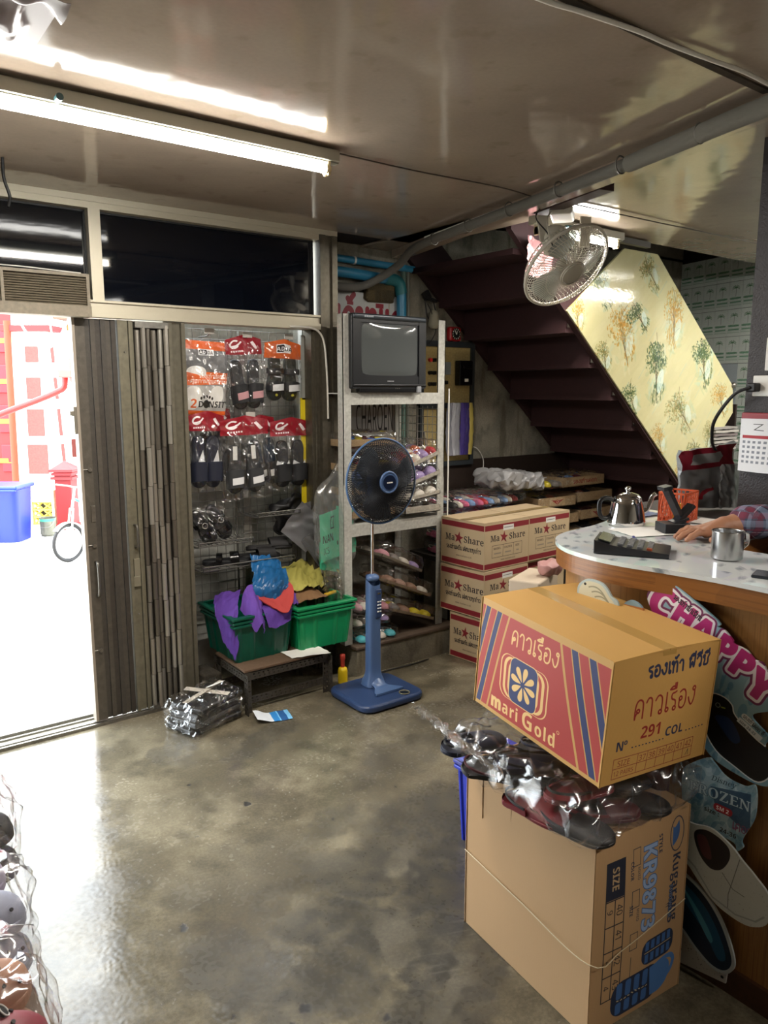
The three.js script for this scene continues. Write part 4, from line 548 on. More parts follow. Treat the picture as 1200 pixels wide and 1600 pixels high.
// clamp lamp
const clampL = thing('clamp_lamp', 'black clamp bracket with hanging pale bulb holder on stained wall', 'lamp', [3.13, 2.02, -3.72]); part(clampL, 'bracket', [B(.1, .016, .03, .0, .09, .01, 0, 0, -.25), B(.05, .05, .02, -.03, .11, .01, 0, 0, .6), tube([[-.04, .08, .01], [-.035, .0, .02], [-.02, -.03, .02]], .004, 16), tube([[.03, .07, .01], [.04, 0, .02], [.03, -.03, .02]], .004, 16)], mat.black); part(clampL, 'bulb_holder', lathe([[0, .03], [.025, .028], [.03, -.01], [.036, -.06], [.02, -.08], [0, -.084]], 16, .015, -.01, .03), M(0x8f8a78, .6)); part(clampL, 'cord', tube([[-.03, .06, .02], [-.01, .0, .04], [.03, -.1, .03], [.0, -.18, .01]], .003, 24), mat.black);
// fuse board
const fb = thing('switch_board', 'cream electrical board in dark grey frame with sockets and black breaker', 'switchboard', [3.06, 1.06, -3.75]);
const creamB = M(0xbda96f, .6, 0, { map: speck(4) }), frameB = M(0x33393d, .5, .2);
part(fb, 'backing', box3(.02, .44, .02, .78, 0, .02), creamB); part(fb, 'frame', [box3(0, .46, .765, .8, 0, .035), box3(.0, .46, .375, .41, 0, .035), box3(0, .46, 0, .03, 0, .035)], frameB); for (const x of [0, .15, .435]) part(fb, 'frame_post', box3(x, x + .03, 0, .8, 0, .036), frameB);
part(fb, 'breaker_box', [RB(.115, .16, .05, .006, .355, .6, .05), RB(.08, .02, .02, .003, .355, .64, .08)], mat.blackGloss); part(fb, 'breaker_label', box3(.34, .372, .545, .565, .075, .0765), mat.white); part(fb, 'meter', RB(.045, .08, .03, .004, .22, .63, .035), M(0x7c858a, .4)); part(fb, 'indicator', Cy(.012, .012, .02, .085, .68, .03, 14, PI / 2), M(0xd23030, .3));
for (const [x, y] of [[.12, .68], [.085, .6], [.12, .6], [.085, .53], [.12, .53], [.22, .54]]) part(fb, 'socket_knob', [Cy(.011, .013, .02, x, y, .03, 12, PI / 2), B(.006, .022, .01, x, y, .043)], mat.black);
const clock = thing('alarm_clock', 'small red alarm clock standing on the electrical board', 'clock', [3.345, 1.86, -3.725]); part(clock, 'case', RB(.1, .092, .045, .016, 0, .047, 0), M(0x99161c, .35)); part(clock, 'dial', Cy(.037, .037, .004, 0, .047, .023, 24, PI / 2), M(0x0d1512, .4)); part(clock, 'hour_marks', Array.from({ length: 12 }, (_, i) => B(.004, .009, .002, Math.sin(i * PI / 6) * .03, .047 + Math.cos(i * PI / 6) * .03, .0255)), mat.white); part(clock, 'hands', [B(.004, .028, .002, -.006, .056, .026, 0, 0, .5), B(.003, .024, .002, .004, .054, .026, 0, 0, -.2)], mat.white); part(clock, 'foot', [B(.012, .006, .03, -.03, .002, 0), B(.012, .006, .03, .03, .002, 0)], mat.black);
['grey', 'pale grey', 'silver grey', 'purple', 'dark violet', 'yellow'].forEach((n, i) => single('hanging_sleeve', slab((u, v) => [(u - .5) * .045 + .012 * Math.sin(v * PI) * (i < 3 ? -1 : 1), -v * .34, .012 * Math.sin(u * PI) + .006 * n2(u * 3 + i, v * 5)], 8, 16, .004), [M(0x8b8d97, .25), M(0xb3b5bd, .25), M(0x9c9ea6, .25), M(0x4a3d85, .3), M(0x3b2f70, .3), M(0xb5a556, .35)][i], `${n} plastic wrapped sleeve hanging below the electrical board`, 'sleeve', [3.29 + i * .034, 1.47, -3.69]));
cab('electric_cable', 'grey cable with white plug hanging beside shelf post', [[3.0, 1.3, -3.6], [3.02, 1.15, -3.6], [3.0, 1.1, -3.6], [3.02, .9, -3.6], [3.01, .7, -3.6]], .005, M(0x8d8a86, .5)); single('white_plug', RB(.025, .045, .02, .004), mat.white, 'small white plug hanging under the wrapped sleeves', 'plug', [3.02, 1.12, -3.59]);
cab('electric_cable', 'thin white cable looping on stained wall beside sleeves', [[3.5, 1.18, -3.735], [3.58, 1.16, -3.735], [3.64, 1.08, -3.735], [3.63, .97, -3.735], [3.6, .92, -3.735]], .003, mat.white);
single('white_rod', Cy(.004, .004, .84, 0, 0, 0, 8), mat.white, 'thin white rod standing against the right shelf post', 'rod', [2.915, 1.14, -3.28]);
const basket = thing('wire_rack_panel', 'wire mesh panel at the right side of the steel rack', 'rack', [2.865, .86, -3.68]); part(basket, 'mesh', [...Array.from({ length: 9 }, (_, i) => bar([0, 0, i * .045], [0, .6, i * .045], .0022, 5)), ...Array.from({ length: 14 }, (_, j) => bar([.003, j * .045, 0], [.003, j * .045, .36], .0022, 5))], M(0xb8b8b2, .35, .7)); part(basket, 'frame', [bar([0, 0, 0], [0, .62, 0], .004), bar([0, 0, .36], [0, .62, .36], .004), bar([0, .62, 0], [0, .62, .36], .004)], M(0xb8b8b2, .35, .7));

// -------- pedestal fan, facing +z
const fanBlue = M(0x2c4066, .38), fanBlueL = M(0x4c6690, .34), guardM = M(0x23262c, .4, .5);
function guard(R, zIn, zRim, n, hubR, wr = .0019) { const w = []; for (let i = 0; i < n; i++) { const a = i / n * 2 * PI, t = a + .28, f = (r, z, an) => [Math.cos(an) * r, Math.sin(an) * r, z]; w.push(tube([f(hubR, zIn, a), f(R * .5, lerp(zIn, zRim, .08), a + .08), f(R * .82, lerp(zIn, zRim, .3), a + .18), f(R * .97, lerp(zIn, zRim, .72), t), f(R, zRim, t)], wr, 7, 4)); } for (const [r, k] of [[.62, .14], [.9, .45]]) w.push(new THREE.TorusGeometry(R * r, .0015, 4, 60).translate(0, 0, lerp(zIn, zRim, k))); return w; }
function blades(n, R, r0, pitch, z) { return Array.from({ length: n }, (_, k) => slab((u, v) => { const r = lerp(r0, R, v), wdt = lerp(.25, .8, sst(0, .6, v)) * (1 - .25 * sst(.75, 1, v)), a = k * 2 * PI / n + (u - .5) * wdt * 1.35 + v * .3; return [Math.cos(a) * r, Math.sin(a) * r, z + (u - .5) * pitch * (1 - .2 * v)]; }, 10, 10, .002)); }
const fan = thing('pedestal_fan', 'blue pedestal fan with dark wire guard on the concrete floor', 'fan', [2.19, 0, -3.03]);
{ const sh = new THREE.Shape(); const w = .185, d = .17, r = .07; sh.moveTo(-w + r, -d); sh.lineTo(w - r, -d); sh.quadraticCurveTo(w, -d, w, -d + r); sh.lineTo(w, d - r); sh.quadraticCurveTo(w, d, w - r, d); sh.lineTo(-w + r, d); sh.quadraticCurveTo(-w, d, -w, d - r); sh.lineTo(-w, -d + r); sh.quadraticCurveTo(-w, -d, -w + r, -d);
  part(fan, 'base', new THREE.ExtrudeGeometry(sh, { depth: .012, bevelEnabled: true, bevelThickness: .014, bevelSize: .02, bevelOffset: -.012, bevelSegments: 4, curveSegments: 8 }).rotateX(-PI / 2).translate(-.02, .016, .06), fanBlue);
  part(fan, 'base_foot', new THREE.ExtrudeGeometry(sh, { depth: .012, bevelEnabled: false }).rotateX(-PI / 2).scale(.93, 1, .93).translate(-.02, .002, .06), mat.black);
  part(fan, 'base_wedge', slab((u, v) => { const hw = lerp(.035, .085, sst(.35, 1, v)), x = (u - .5) * 2; return [x * hw, .044 + .06 * (1 - sst(.0, .55, v)) * (1 - x * x * .6), .0 + v * .15]; }, 16, 16, .01), fanBlueL);
  part(fan, 'maker_badge', [Cy(.028, .028, .003, .06, .043, .19, 24).scale(1, 1, 1)], M(0x1a2430, .3)); part(fan, 'badge_ring', new THREE.TorusGeometry(.026, .0018, 6, 30).rotateX(PI / 2).translate(.06, .0455, .19), M(0xc2b98c, .3, .6));
  part(fan, 'column', patch((u, v) => { const a = u * 2 * PI, w1 = lerp(.038, .034, v) + .02 * (1 - sst(0, .12, v)), d1 = lerp(.032, .03, v) + .02 * (1 - sst(0, .12, v)), e = (q) => Math.sign(q) * Math.abs(q) ** .6; return [e(Math.cos(a)) * w1, .045 + v * (.58 - .05 * (Math.sin(a) + 1) / 2 * sst(.9, 1, v)), e(Math.sin(a)) * d1 + .004]; }, 28, 24, true), fanBlueL);
  part(fan, 'column_top', Sp(.036, 0, .61, .002, 1, .6, .85), fanBlueL);
  const pn = part(fan, 'control_panel', RB(.036, .15, .012, .004, .012, .48, .034), fanBlue); part(pn, 'button', Array.from({ length: 8 }, (_, i) => RB(.009, .006, .006, .001, .006 + (i % 2) * .014, .44 + (i >> 1) * .017, .041)), M(0xd6d8da, .4)); part(pn, 'display', box3(.002, .022, .53, .538, .0395, .041), mat.steel);
  part(fan, 'pole', Cy(.0085, .0085, .42, 0, .8, 0, 14), mat.chrome); part(fan, 'neck', [Cy(.02, .024, .08, 0, 1.0, 0, 16), RB(.05, .05, .05, .012, 0, 1.05, -.01)], fanBlue);
  part(fan, 'motor', lathe([[0, -.13], [.05, -.125], [.065, -.09], [.068, -.02], [.05, 0], [0, 0]], 24).rotateX(PI / 2).translate(.015, 1.107, -.01), fanBlue);
  const head = new THREE.Group(); head.name = 'fan_head'; head.position.set(.02, 1.107, .02); fan.add(head);
  part(head, 'rear_guard', guard(.208, -.03, .03, 96, .05), guardM); part(head, 'front_guard', guard(.208, .085, .035, 140, .035), guardM); part(head, 'guard_rim', [new THREE.TorusGeometry(.21, .0055, 8, 72).translate(0, 0, .033)], M(0x46648c, .35));
  part(head, 'hub', [Cy(.052, .052, .012, 0, 0, .088, 32, PI / 2), new THREE.TorusGeometry(.05, .006, 8, 36).translate(0, 0, .092)], fanBlueL); part(head, 'hub_badge', [Cy(.036, .036, .008, 0, 0, .096, 28, PI / 2)], M(0x0d1830, .3)); part(head, 'hub_lettering', [0, 1, 2, 3, 4, 5].map((i) => box3(-.017 + i * .006, -.0125 + i * .006, -.004, .002, .1, .1008)), mat.white);
  part(head, 'blade', blades(1, .185, .03, .035, .045), MP(0x76818d, .25, 0, { transmission: .5, thickness: 0 })); for (const k of [1, 2]) { const b = part(head, 'blade', blades(1, .185, .03, .035, .045).map((g) => g.rotateZ(k * 2 * PI / 3)), MP(0x76818d, .25, 0, { transmission: .5, thickness: 0 })); }
  part(head, 'blade_hub', Cy(.035, .04, .04, 0, 0, .045, 20, PI / 2), M(0x2f3640, .4)); }
cab('electric_cable', 'dark fan cord lying on floor behind the fan base', [[2.2, .01, -3.16], [2.26, .008, -3.2], [2.4, .008, -3.21], [2.6, .008, -3.2], [2.72, .008, -3.21]], .004, mat.black);

// -------- packs of shoes: tray or film with rows of small shoes
function clogGeo() { // toe towards +z, length 1, width .42, height .4 ; upper shell and sole
  const upper = patch((u, v) => { const a = u * PI, t = v; const z = lerp(-.02, .5, t), wid = .21 * Math.sqrt(Math.max(.0, 1 - Math.max(0, (t - .45) / .55) ** 2.2)), hh = .29 * Math.sqrt(Math.max(0, 1 - t ** 2.4)) + .02; return [-Math.cos(a) * wid, .07 + Math.sin(a) ** .8 * hh, z]; }, 18, 14), side = (s) => slab((u, v) => [s * (.2 - .02 * u), .07 + v * lerp(.2, .1, u), -u * .36], 8, 3, .03);
  const heel = patch((u, v) => { const a = PI + u * PI; return [Math.cos(a) * .185, .07 + v * .1, -.34 + Math.sin(a) * .14]; }, 12, 2), sole = ext(splineShape([[0, .5], [.19, .38], [.22, .15], [.18, -.15], [.18, -.38], [0, -.5], [-.18, -.38], [-.18, -.15], [-.22, .15], [-.19, .38]]), .07, .02, 2).rotateX(PI / 2).translate(0, .085, 0);
  return { upper: merge([upper, side(1), side(-1), heel]), sole, strap: slab((u, v) => { const a = PI * u; return [-Math.cos(a) * .215, .24 + .05 * Math.sin(a) + v * .07, -.02 - Math.sin(a) * .42]; }, 16, 2, .02), holes: Array.from({ length: 9 }, (_, i) => { const a = PI * (.2 + .2 * (i % 4)), t = .3 + .22 * ((i / 4) | 0); const wid = .2, hh = .29 * Math.sqrt(1 - t ** 2.4) + .03; return Cy(.017, .017, .012, -Math.cos(a) * wid, .072 + Math.sin(a) ** .8 * hh, lerp(-.02, .5, t), 8, .5, 0, Math.cos(a) * .8); }) }; }
const CG = clogGeo();
const shoeG = merge([CG.upper.clone(), CG.sole.clone()]).scale(2.05, 1.15, 1), strapG = CG.strap.clone().scale(2.05, 1.15, 1);
const cM = {}; const col = (h, r = .5) => cM[h] || (cM[h] = M(h, r));
function shoePack(name, label, pos, turn, o) { // o: w,d,nx,nz,h, cols, tray colour, tilt, film, print
  const { w, d, nx, nz = 1, h = .05, cols } = o, t = thing(name, label, 'shoe pack', pos, turn, o.group); if (o.tilt) t.rotation.z = o.tilt; if (o.pitch) t.rotation.x = o.pitch; t.rotation.order = 'YXZ';
  if (o.tray) { const th = o.trayH || .04; part(t, 'tray', [box3(-w / 2, w / 2, 0, .004, -d / 2, d / 2), box3(-w / 2, w / 2, 0, th, d / 2 - .004, d / 2), box3(-w / 2, w / 2, 0, th, -d / 2, -d / 2 + .004), box3(-w / 2, -w / 2 + .004, 0, th, -d / 2, d / 2), box3(w / 2 - .004, w / 2, 0, th, -d / 2, d / 2)], o.tray); if (o.print) part(t, 'printed_mark', faceUV(B(w * (o.pw || .5), th * .8, .001), w * (o.pw || .5), th * .8).translate(0, th * .5, d / 2 + .001), o.print); }
  for (let i = 0; i < nx; i++) for (let j = 0; j < nz; j++) { const cw = w / nx, cd = d / nz, s = part(t, 'shoe', shoeG, cols[(i * 2 + j * 3 + (i >> 1)) % cols.length]); s.scale.set(cw * .95, h * 1.5, cd * .9); s.position.set(-w / 2 + (i + .5) * cw, .006, -d / 2 + (j + .5) * cd); s.rotation.y = ((i * 7 + j * 3) % 5 - 2) * .06; if (o.straps) { const q = part(s, 'strap', strapG, cols[(i + j + 1) % cols.length]); } }
  if (o.film !== false) part(t, 'film', jitter(softBox(w * 1.06, h * 1.5, d * 1.05, h * .5, 20, 0, h * .66, 0), .009, 24, pos[0] * 9), film);
  return t;
}
const yl = col(0xc9b81c), bl = col(0x2a5fa8), lil = col(0x9a86b4), wht = col(0xcfc9bd), rd = col(0xa4242c), pk = col(0xb9828c), nv = col(0x1c2338), gr = col(0x6f6a66), bk = col(0x1b1a1c), cor = col(0xc06a4a), br = col(0x8a6a58), tealS = col(0x4fb3bf), mar = col(0x5a2430), pnk2 = col(0xc2567c), blu2 = col(0x6f92bf);
const kraftD = M(0xa88d68, .8, 0, { map: speck(4) }), whiteTray = M(0xb9b3a6, .75, 0, { map: speck(4) });
const wingTex = canvasTex(256, 96, (c, w, h) => { c.fillStyle = '#a98f6b'; c.fillRect(0, 0, w, h); c.fillStyle = '#8e2a26'; c.beginPath(); c.moveTo(20, 20); c.lineTo(100, 30); c.lineTo(128, 18); c.lineTo(156, 30); c.lineTo(236, 20); c.lineTo(170, 56); c.lineTo(128, 84); c.lineTo(86, 56); c.fill(); c.strokeStyle = '#d9b38a'; c.lineWidth = 5; c.beginPath(); c.arc(128, 48, 16, 0, 7); c.stroke(); });
const wordTex = canvasTex(320, 96, (c, w, h) => { c.fillStyle = '#a98f6b'; c.fillRect(0, 0, w, h); thai(c, 'รองเท้าเด็ก 34', 14, 72, 42, '#8e2a26', 7, .9); });
const wingM = M(0xffffff, .8, 0, { map: wingTex }), wordM = M(0xffffff, .8, 0, { map: wordTex });
// on the rack
shoePack('shoe_tray', 'kraft tray of yellow, blue and maroon clogs on upper left of rack', [2.4, 1.25, -3.46], 0, { w: .34, d: .26, nx: 4, nz: 2, h: .055, cols: [yl, yl, mar, bl, mar], tray: kraftD, straps: 1 });
shoePack('shoe_tray', 'tray of yellow clogs behind the fan guard, below the mixed clog tray', [2.4, 1.12, -3.46], 0, { w: .34, d: .26, nx: 4, nz: 2, h: .06, cols: [yl, rd, yl, wht], tray: kraftD });
shoePack('shoe_tray', 'tray of pale clogs third down on left of the rack', [2.4, .99, -3.46], 0, { w: .34, d: .26, nx: 4, nz: 2, h: .06, cols: [wht, lil, bl, gr], tray: kraftD });
shoePack('shoe_tray', 'tray of yellow and grey clogs lowest on left of the rack', [2.4, .86, -3.46], 0, { w: .34, d: .26, nx: 4, nz: 2, h: .06, cols: [yl, gr, wht, yl], tray: kraftD });
shoePack('shoe_pack', 'tilted white tray of lilac and red shoes topmost on right of the rack', [2.73, 1.155, -3.4], .1, { w: .25, d: .24, nx: 4, nz: 2, h: .07, cols: [lil, wht, rd, cor], tray: whiteTray, trayH: .022, tilt: .28, straps: 1 });
shoePack('shoe_pack', 'film wrapped pack of lilac shoes second down on right of the rack', [2.73, 1.045, -3.4], .05, { w: .26, d: .24, nx: 3, nz: 2, h: .075, cols: [lil, pk, lil], tray: whiteTray, trayH: .022, tilt: .24 });
shoePack('shoe_pack', 'film wrapped pack of white and grey shoes third down on right of the rack', [2.73, .945, -3.4], 0, { w: .26, d: .24, nx: 3, nz: 2, h: .065, cols: [wht, gr, wht], tray: whiteTray, trayH: .022, tilt: .12 });
shoePack('shoe_pack', 'film wrapped pack of brown and white shoes lowest on right of the rack', [2.73, .86, -3.4], 0, { w: .26, d: .24, nx: 3, nz: 2, h: .06, cols: [br, wht, gr], tray: whiteTray });
// lower compartment
shoePack('shoe_pack', 'dark arched pack of lilac and white shoes topmost in the lower bay', [2.58, .57, -3.42], .15, { w: .36, d: .24, nx: 4, nz: 2, h: .062, cols: [wht, gr, lil, pk], tray: M(0x6d6455, .8), trayH: .016, tilt: -.42 });
shoePack('shoe_pack', 'sloping pack of brown shoes in the lower bay', [2.62, .42, -3.4], .1, { w: .38, d: .24, nx: 4, nz: 2, h: .06, cols: [br, col(0xa9897a), wht, br], tray: M(0x7b6a54, .8), trayH: .016, tilt: -.4 });
shoePack('shoe_pack', 'sloping pack with yellow shoes at the bottom of the lower bay', [2.64, .27, -3.38], .05, { w: .34, d: .24, nx: 4, nz: 2, h: .056, cols: [yl, br, yl, gr], tray: M(0x7b6a54, .8), trayH: .016, tilt: -.34 });
shoePack('shoe_pack', 'flat pack of pink and white sandals at left of the lower bay', [2.37, .345, -3.39], 0, { w: .24, d: .26, nx: 4, nz: 2, h: .05, cols: [pk, wht, pk, col(0xb58a92)], tilt: -.12, straps: 1 });
shoePack('shoe_pack', 'flat pack of pale lilac sandals under the pink sandals pack', [2.37, .27, -3.39], 0, { w: .24, d: .26, nx: 4, nz: 2, h: .04, cols: [wht, lil, gr], straps: 1 });
shoePack('shoe_pack', 'flat pack of teal sandals at the bottom of the lower bay', [2.4, .175, -3.36], 0, { w: .26, d: .22, nx: 4, nz: 2, h: .045, cols: [tealS, tealS, wht], straps: 1 });
// long low table behind the cartons
const table = thing('low_display_table', 'dark low table under the stair heaped with shoe packs', 'table', [3.0, 0, -3.735]); part(table, 'table_top', box3(0, 1.72, .5, .53, 0, .4), M(0x2b241e, .7)); for (const [x, z] of [[.02, .03], [1.66, .03], [.02, .35], [1.66, .35]]) part(table, 'leg', box3(x, x + .04, 0, .5, z, z + .04), M(0x2b241e, .7)); part(table, 'front_rail', slotted(1.6, .05).translate(.06, .45, .395), angleM);
for (let i = 0; i < 3; i++) for (let j = 0; j < 4; j++) shoePack('shoe_pack', ['film pack of pink and blue patterned shoes', 'film pack of blue and red patterned shoes', 'film pack of red and black patterned shoes'][i] + [' bottom of stack', ' second up', ' third up', ' topmost'][j] + ' on the low table', [3.14 + i * .215, .535 + j * .1 - (j === 3 && i === 2 ? .0 : 0), -3.49 - .01 * j], .05 * (j - 1), { w: .21, d: .3, nx: 4, nz: 2, h: .055, cols: [[pnk2, wht, blu2, bk], [blu2, rd, wht, pnk2], [rd, wht, bk, blu2]][i], straps: 1 });
single('grey_plastic_bag', jitter(softBox(.42, .1, .3, .045, 34).rotateZ(-.1), .022, 13), MP(0xa3a3a4, .3, 0, { transmission: .3, thickness: 0 }), 'crumpled grey plastic bag lying over the patterned shoe packs', 'bag', [3.6, .975, -3.45]);
const trays = [[3.97, .535, 'kraft tray with red winged mark and pale blue shoes low on the dark table', [gr, blu2, nv, wht], wingM], [4.36, .535, 'kraft tray lowest at the table end under two others', [bk, nv, gr], null], [3.97, .65, 'kraft tray with red winged mark second up beside film packs', [nv, gr, blu2], wingM], [4.36, .66, 'kraft tray with faded red mark leaning near the kettle', [bk, mar, nv], wingM], [3.93, .775, 'long kraft tray with red winged mark and dark fluffy shoes', [bk, bk, cor, nv], wingM], [4.33, .785, 'kraft tray with plain taped front beside the long winged tray', [bk, mar, nv, cor], null], [3.86, .905, 'film pack of yellow shoes on top of the trays', [yl, gr, yl], 'film'], [4.2, .9, 'kraft tray with red lettering and navy dotted shoes topmost of the trays', [nv, nv, mar, blu2], wordM]];
for (const [x, y, label, cols, pr] of trays) shoePack('shoe_tray', label, [x + .03, y, -3.49], (x * 13 % 1 - .5) * .08, { w: pr === wordM ? .44 : .37, d: .3, nx: 5, nz: 2, h: .06, cols, tray: pr === 'film' ? undefined : kraftD, trayH: .065, print: pr && pr !== 'film' ? pr : undefined, pw: pr === wordM ? .62 : .4 });
// ================================================================ cartons
const cartonBump = dataTex(512, 512, (x, y) => .5 + .05 * Math.sin(x * 2 * PI * 90) + .22 * tile2(x, y, 4, 2));
const kraftM = (c, r = .8) => M(c, r, 0, { bumpMap: (() => { const t = cartonBump.clone(); t.repeat.set(1.6, 1.6); t.needsUpdate = true; return t; })(), bumpScale: .0012 });
function carton(name, label, o) { // origin: near bottom corner; +x width, -z depth
  const { w, h, d, base, front, left, pos, yaw = 0, pitch = 0, roll = 0 } = o, T = .004, t = thing(name, label, 'carton', pos, yaw, o.group); t.rotation.set(pitch, yaw, roll, 'YXZ');
  const P = (n, g, m) => part(t, n, g, m), bow = o.bow || 0;
  const panel = (W, H, k) => slab((u, v) => [(u - .5) * W, (v - .5) * H, bow * k * Math.sin(u * PI) * Math.sin(v * PI)], 10, 8, T);
  P('front_panel', panel(w, h, 1).translate(w / 2, h / 2, 0), front || base); P('side_panel', panel(d, h, 1).rotateY(-PI / 2).translate(0, h / 2, -d / 2), left || base);
  P('side_panel', panel(d, h, 1).rotateY(PI / 2).translate(w, h / 2, -d / 2), base); P('rear_panel', panel(w, h, 1).rotateY(PI).translate(w / 2, h / 2, -d), base); P('bottom', box3(.002, w - .002, 0, T, -d + .002, -.002), base);
  const lift = o.lift ?? .004, W2 = o.seamX ?? .5;
  if (o.across) for (const [z0, z1, s] of [[-d, -d / 2 - .001, 1], [-d / 2 + .001, 0, -1]]) P('top_flap', slab((u, v) => [u * w, h + .001 + lift * (s > 0 ? v : 1 - v), lerp(z1, z0, v)], 8, 8, T), base);
  else for (const [x0, x1, s] of [[0, w * W2 - .001, 1], [w * W2 + .001, w, -1]]) P('top_flap', slab((u, v) => [lerp(x0, x1, u), h + .001 + lift * Math.sin((s > 0 ? u : 1 - u) * PI / 2), -v * d], 8, 8, T), base);
  if (o.tape) P('tape', o.across ? box3(0, w, h + lift + .0005, h + lift + .0012, -d / 2 - .022, -d / 2 + .022) : [box3(w * W2 - .022, w * W2 + .022, h + lift + .0006, h + lift + .0012, -d, 0), box3(w * W2 - .022, w * W2 + .022, h - .1, h + .002, 0, .0006)], o.tape);
  for (const x of [0, w]) for (const z of [0, -d]) P('corner_edge', Cy(.0025, .0025, h, x, h / 2, z, 6), base);
  return t;
}
// cream and dark red cartons
const star = (c, x, y, r) => { c.fillStyle = '#7c1620'; c.beginPath(); for (let i = 0; i < 10; i++) { const a = -PI / 2 + i * PI / 5 + .15, q = i % 2 ? r * .4 : r; c.lineTo(x + q * Math.cos(a), y + q * Math.sin(a)); } c.fill(); c.fillStyle = '#22191a'; c.beginPath(); c.moveTo(x, y + r * .2); c.lineTo(x + r * .75, y + r * 1.0); c.lineTo(x + r * .35, y + r * .35); c.fill(); };
const msBase = (c, w, h) => { c.fillStyle = '#b7a281'; c.fillRect(0, 0, w, h); const r = rng(9); for (let i = 0; i < 300; i++) { c.fillStyle = `rgba(${120 + 90 * r()},${100 + 80 * r()},${70 + 60 * r()},.07)`; c.fillRect(r() * w, r() * h, 50 * r(), 3); } c.fillStyle = '#7c1620'; c.fillRect(0, h * .045, w, h * .115); c.fillRect(0, h * .865, w, h * .115); c.fillStyle = '#22191a'; };
const ms1 = canvasTex(640, 500, (c, w, h) => { msBase(c, w, h); c.font = 'bold 98px serif'; c.fillText('Ma', 60, 235); star(c, 270, 195, 72); c.fillStyle = '#22191a'; c.fillText('Share', 345, 235); thai(c, 'รองเท้าแฟชั่น ใส่สบายทุกก้าว', 80, 325, 38, '#22191a', 7, .72); c.font = '26px sans-serif'; c.fillText('www.mashare.co.th', 230, 395); });
const ms2 = canvasTex(720, 500, (c, w, h) => { msBase(c, w, h); c.font = 'bold 92px serif'; c.fillText('Ma', 90, 200); star(c, 300, 165, 66); c.fillStyle = '#22191a'; c.fillText('Share', 385, 200); c.strokeStyle = '#22191a'; c.lineWidth = 4; c.strokeRect(120, 245, 480, 130); for (const x of [290, 460]) { c.beginPath(); c.moveTo(x, 245); c.lineTo(x, 375); c.stroke(); } c.font = 'bold 30px serif'; c.fillText('MODEL', 140, 290); c.fillText('COLOUR', 304, 290); c.fillText('SIZE', 490, 290); c.fillStyle = '#8d8070'; c.font = '28px sans-serif'; c.fillRect(150, 326, 110, 14); c.fillRect(322, 326, 100, 14); c.fillRect(508, 326, 44, 14); c.fillStyle = '#22191a'; c.font = '26px sans-serif'; c.fillText('www.mashare.co.th', 260, 415); c.fillStyle = '#d8d6d0'; c.fillRect(290, 40, 170, 56); c.fillStyle = '#777'; c.fillRect(305, 62, 140, 8); });
const msB = kraftM(0xb7a281), ms1M = M(0xffffff, .75, 0, { map: ms1 }), ms2M = M(0xffffff, .75, 0, { map: ms2 }), tapeM = MP(0xb39a6c, .22, 0, { transmission: .25, thickness: 0 });
const ms = (label, pos, yaw, d = .338) => carton('shoe_carton', label, { w: .378, h: .266, d, base: msB, front: ms2M, left: ms1M, pos, yaw, group: undefined, bow: .004, across: true, tape: tapeM });
ms('cream carton with red bands, near one of the two on top of its stack', [2.892, .556, -2.945], .05); ms('cream carton with red bands on top of the stack, next to the counter', [3.275, .556, -2.968], .05);
ms('cream carton with red bands in middle layer under the nearer top carton', [2.887, .28, -2.935], .07); ms('cream carton with red bands in middle layer behind the pale box', [3.28, .28, -3.0], .05); ms('cream carton with red bands standing on the floor at bottom of stack', [2.905, .003, -2.92], .1, .28); ms('cream carton with red bands on the floor hidden below the counter end', [3.3, .003, -2.97], .05);
single('pale_box', RB(.3, .2, .16, .01, 0, .1, 0), M(0xc9b8a2, .7), 'plain pale beige box between cartons and counter', 'box', [2.86, .42, -2.55], .4);
single('pink_bag', jitter(softBox(.13, .075, .09, .035, 14, 0, .04, 0), .01, 16), M(0xb98a86, .5), 'small pink bag lying on the pale beige box', 'bag', [2.92, .62, -2.5]);
single('wooden_stand', [box3(-.2, .2, .39, .418, -.2, .12), box3(-.19, -.15, 0, .39, -.19, -.15), box3(.15, .19, 0, .39, -.19, -.15), box3(-.19, -.15, 0, .39, .07, .11), box3(.15, .19, 0, .39, .07, .11)], darkWood, 'low dark wooden stand carrying the pale beige box', 'stand', [2.86, 0, -2.55], .4);
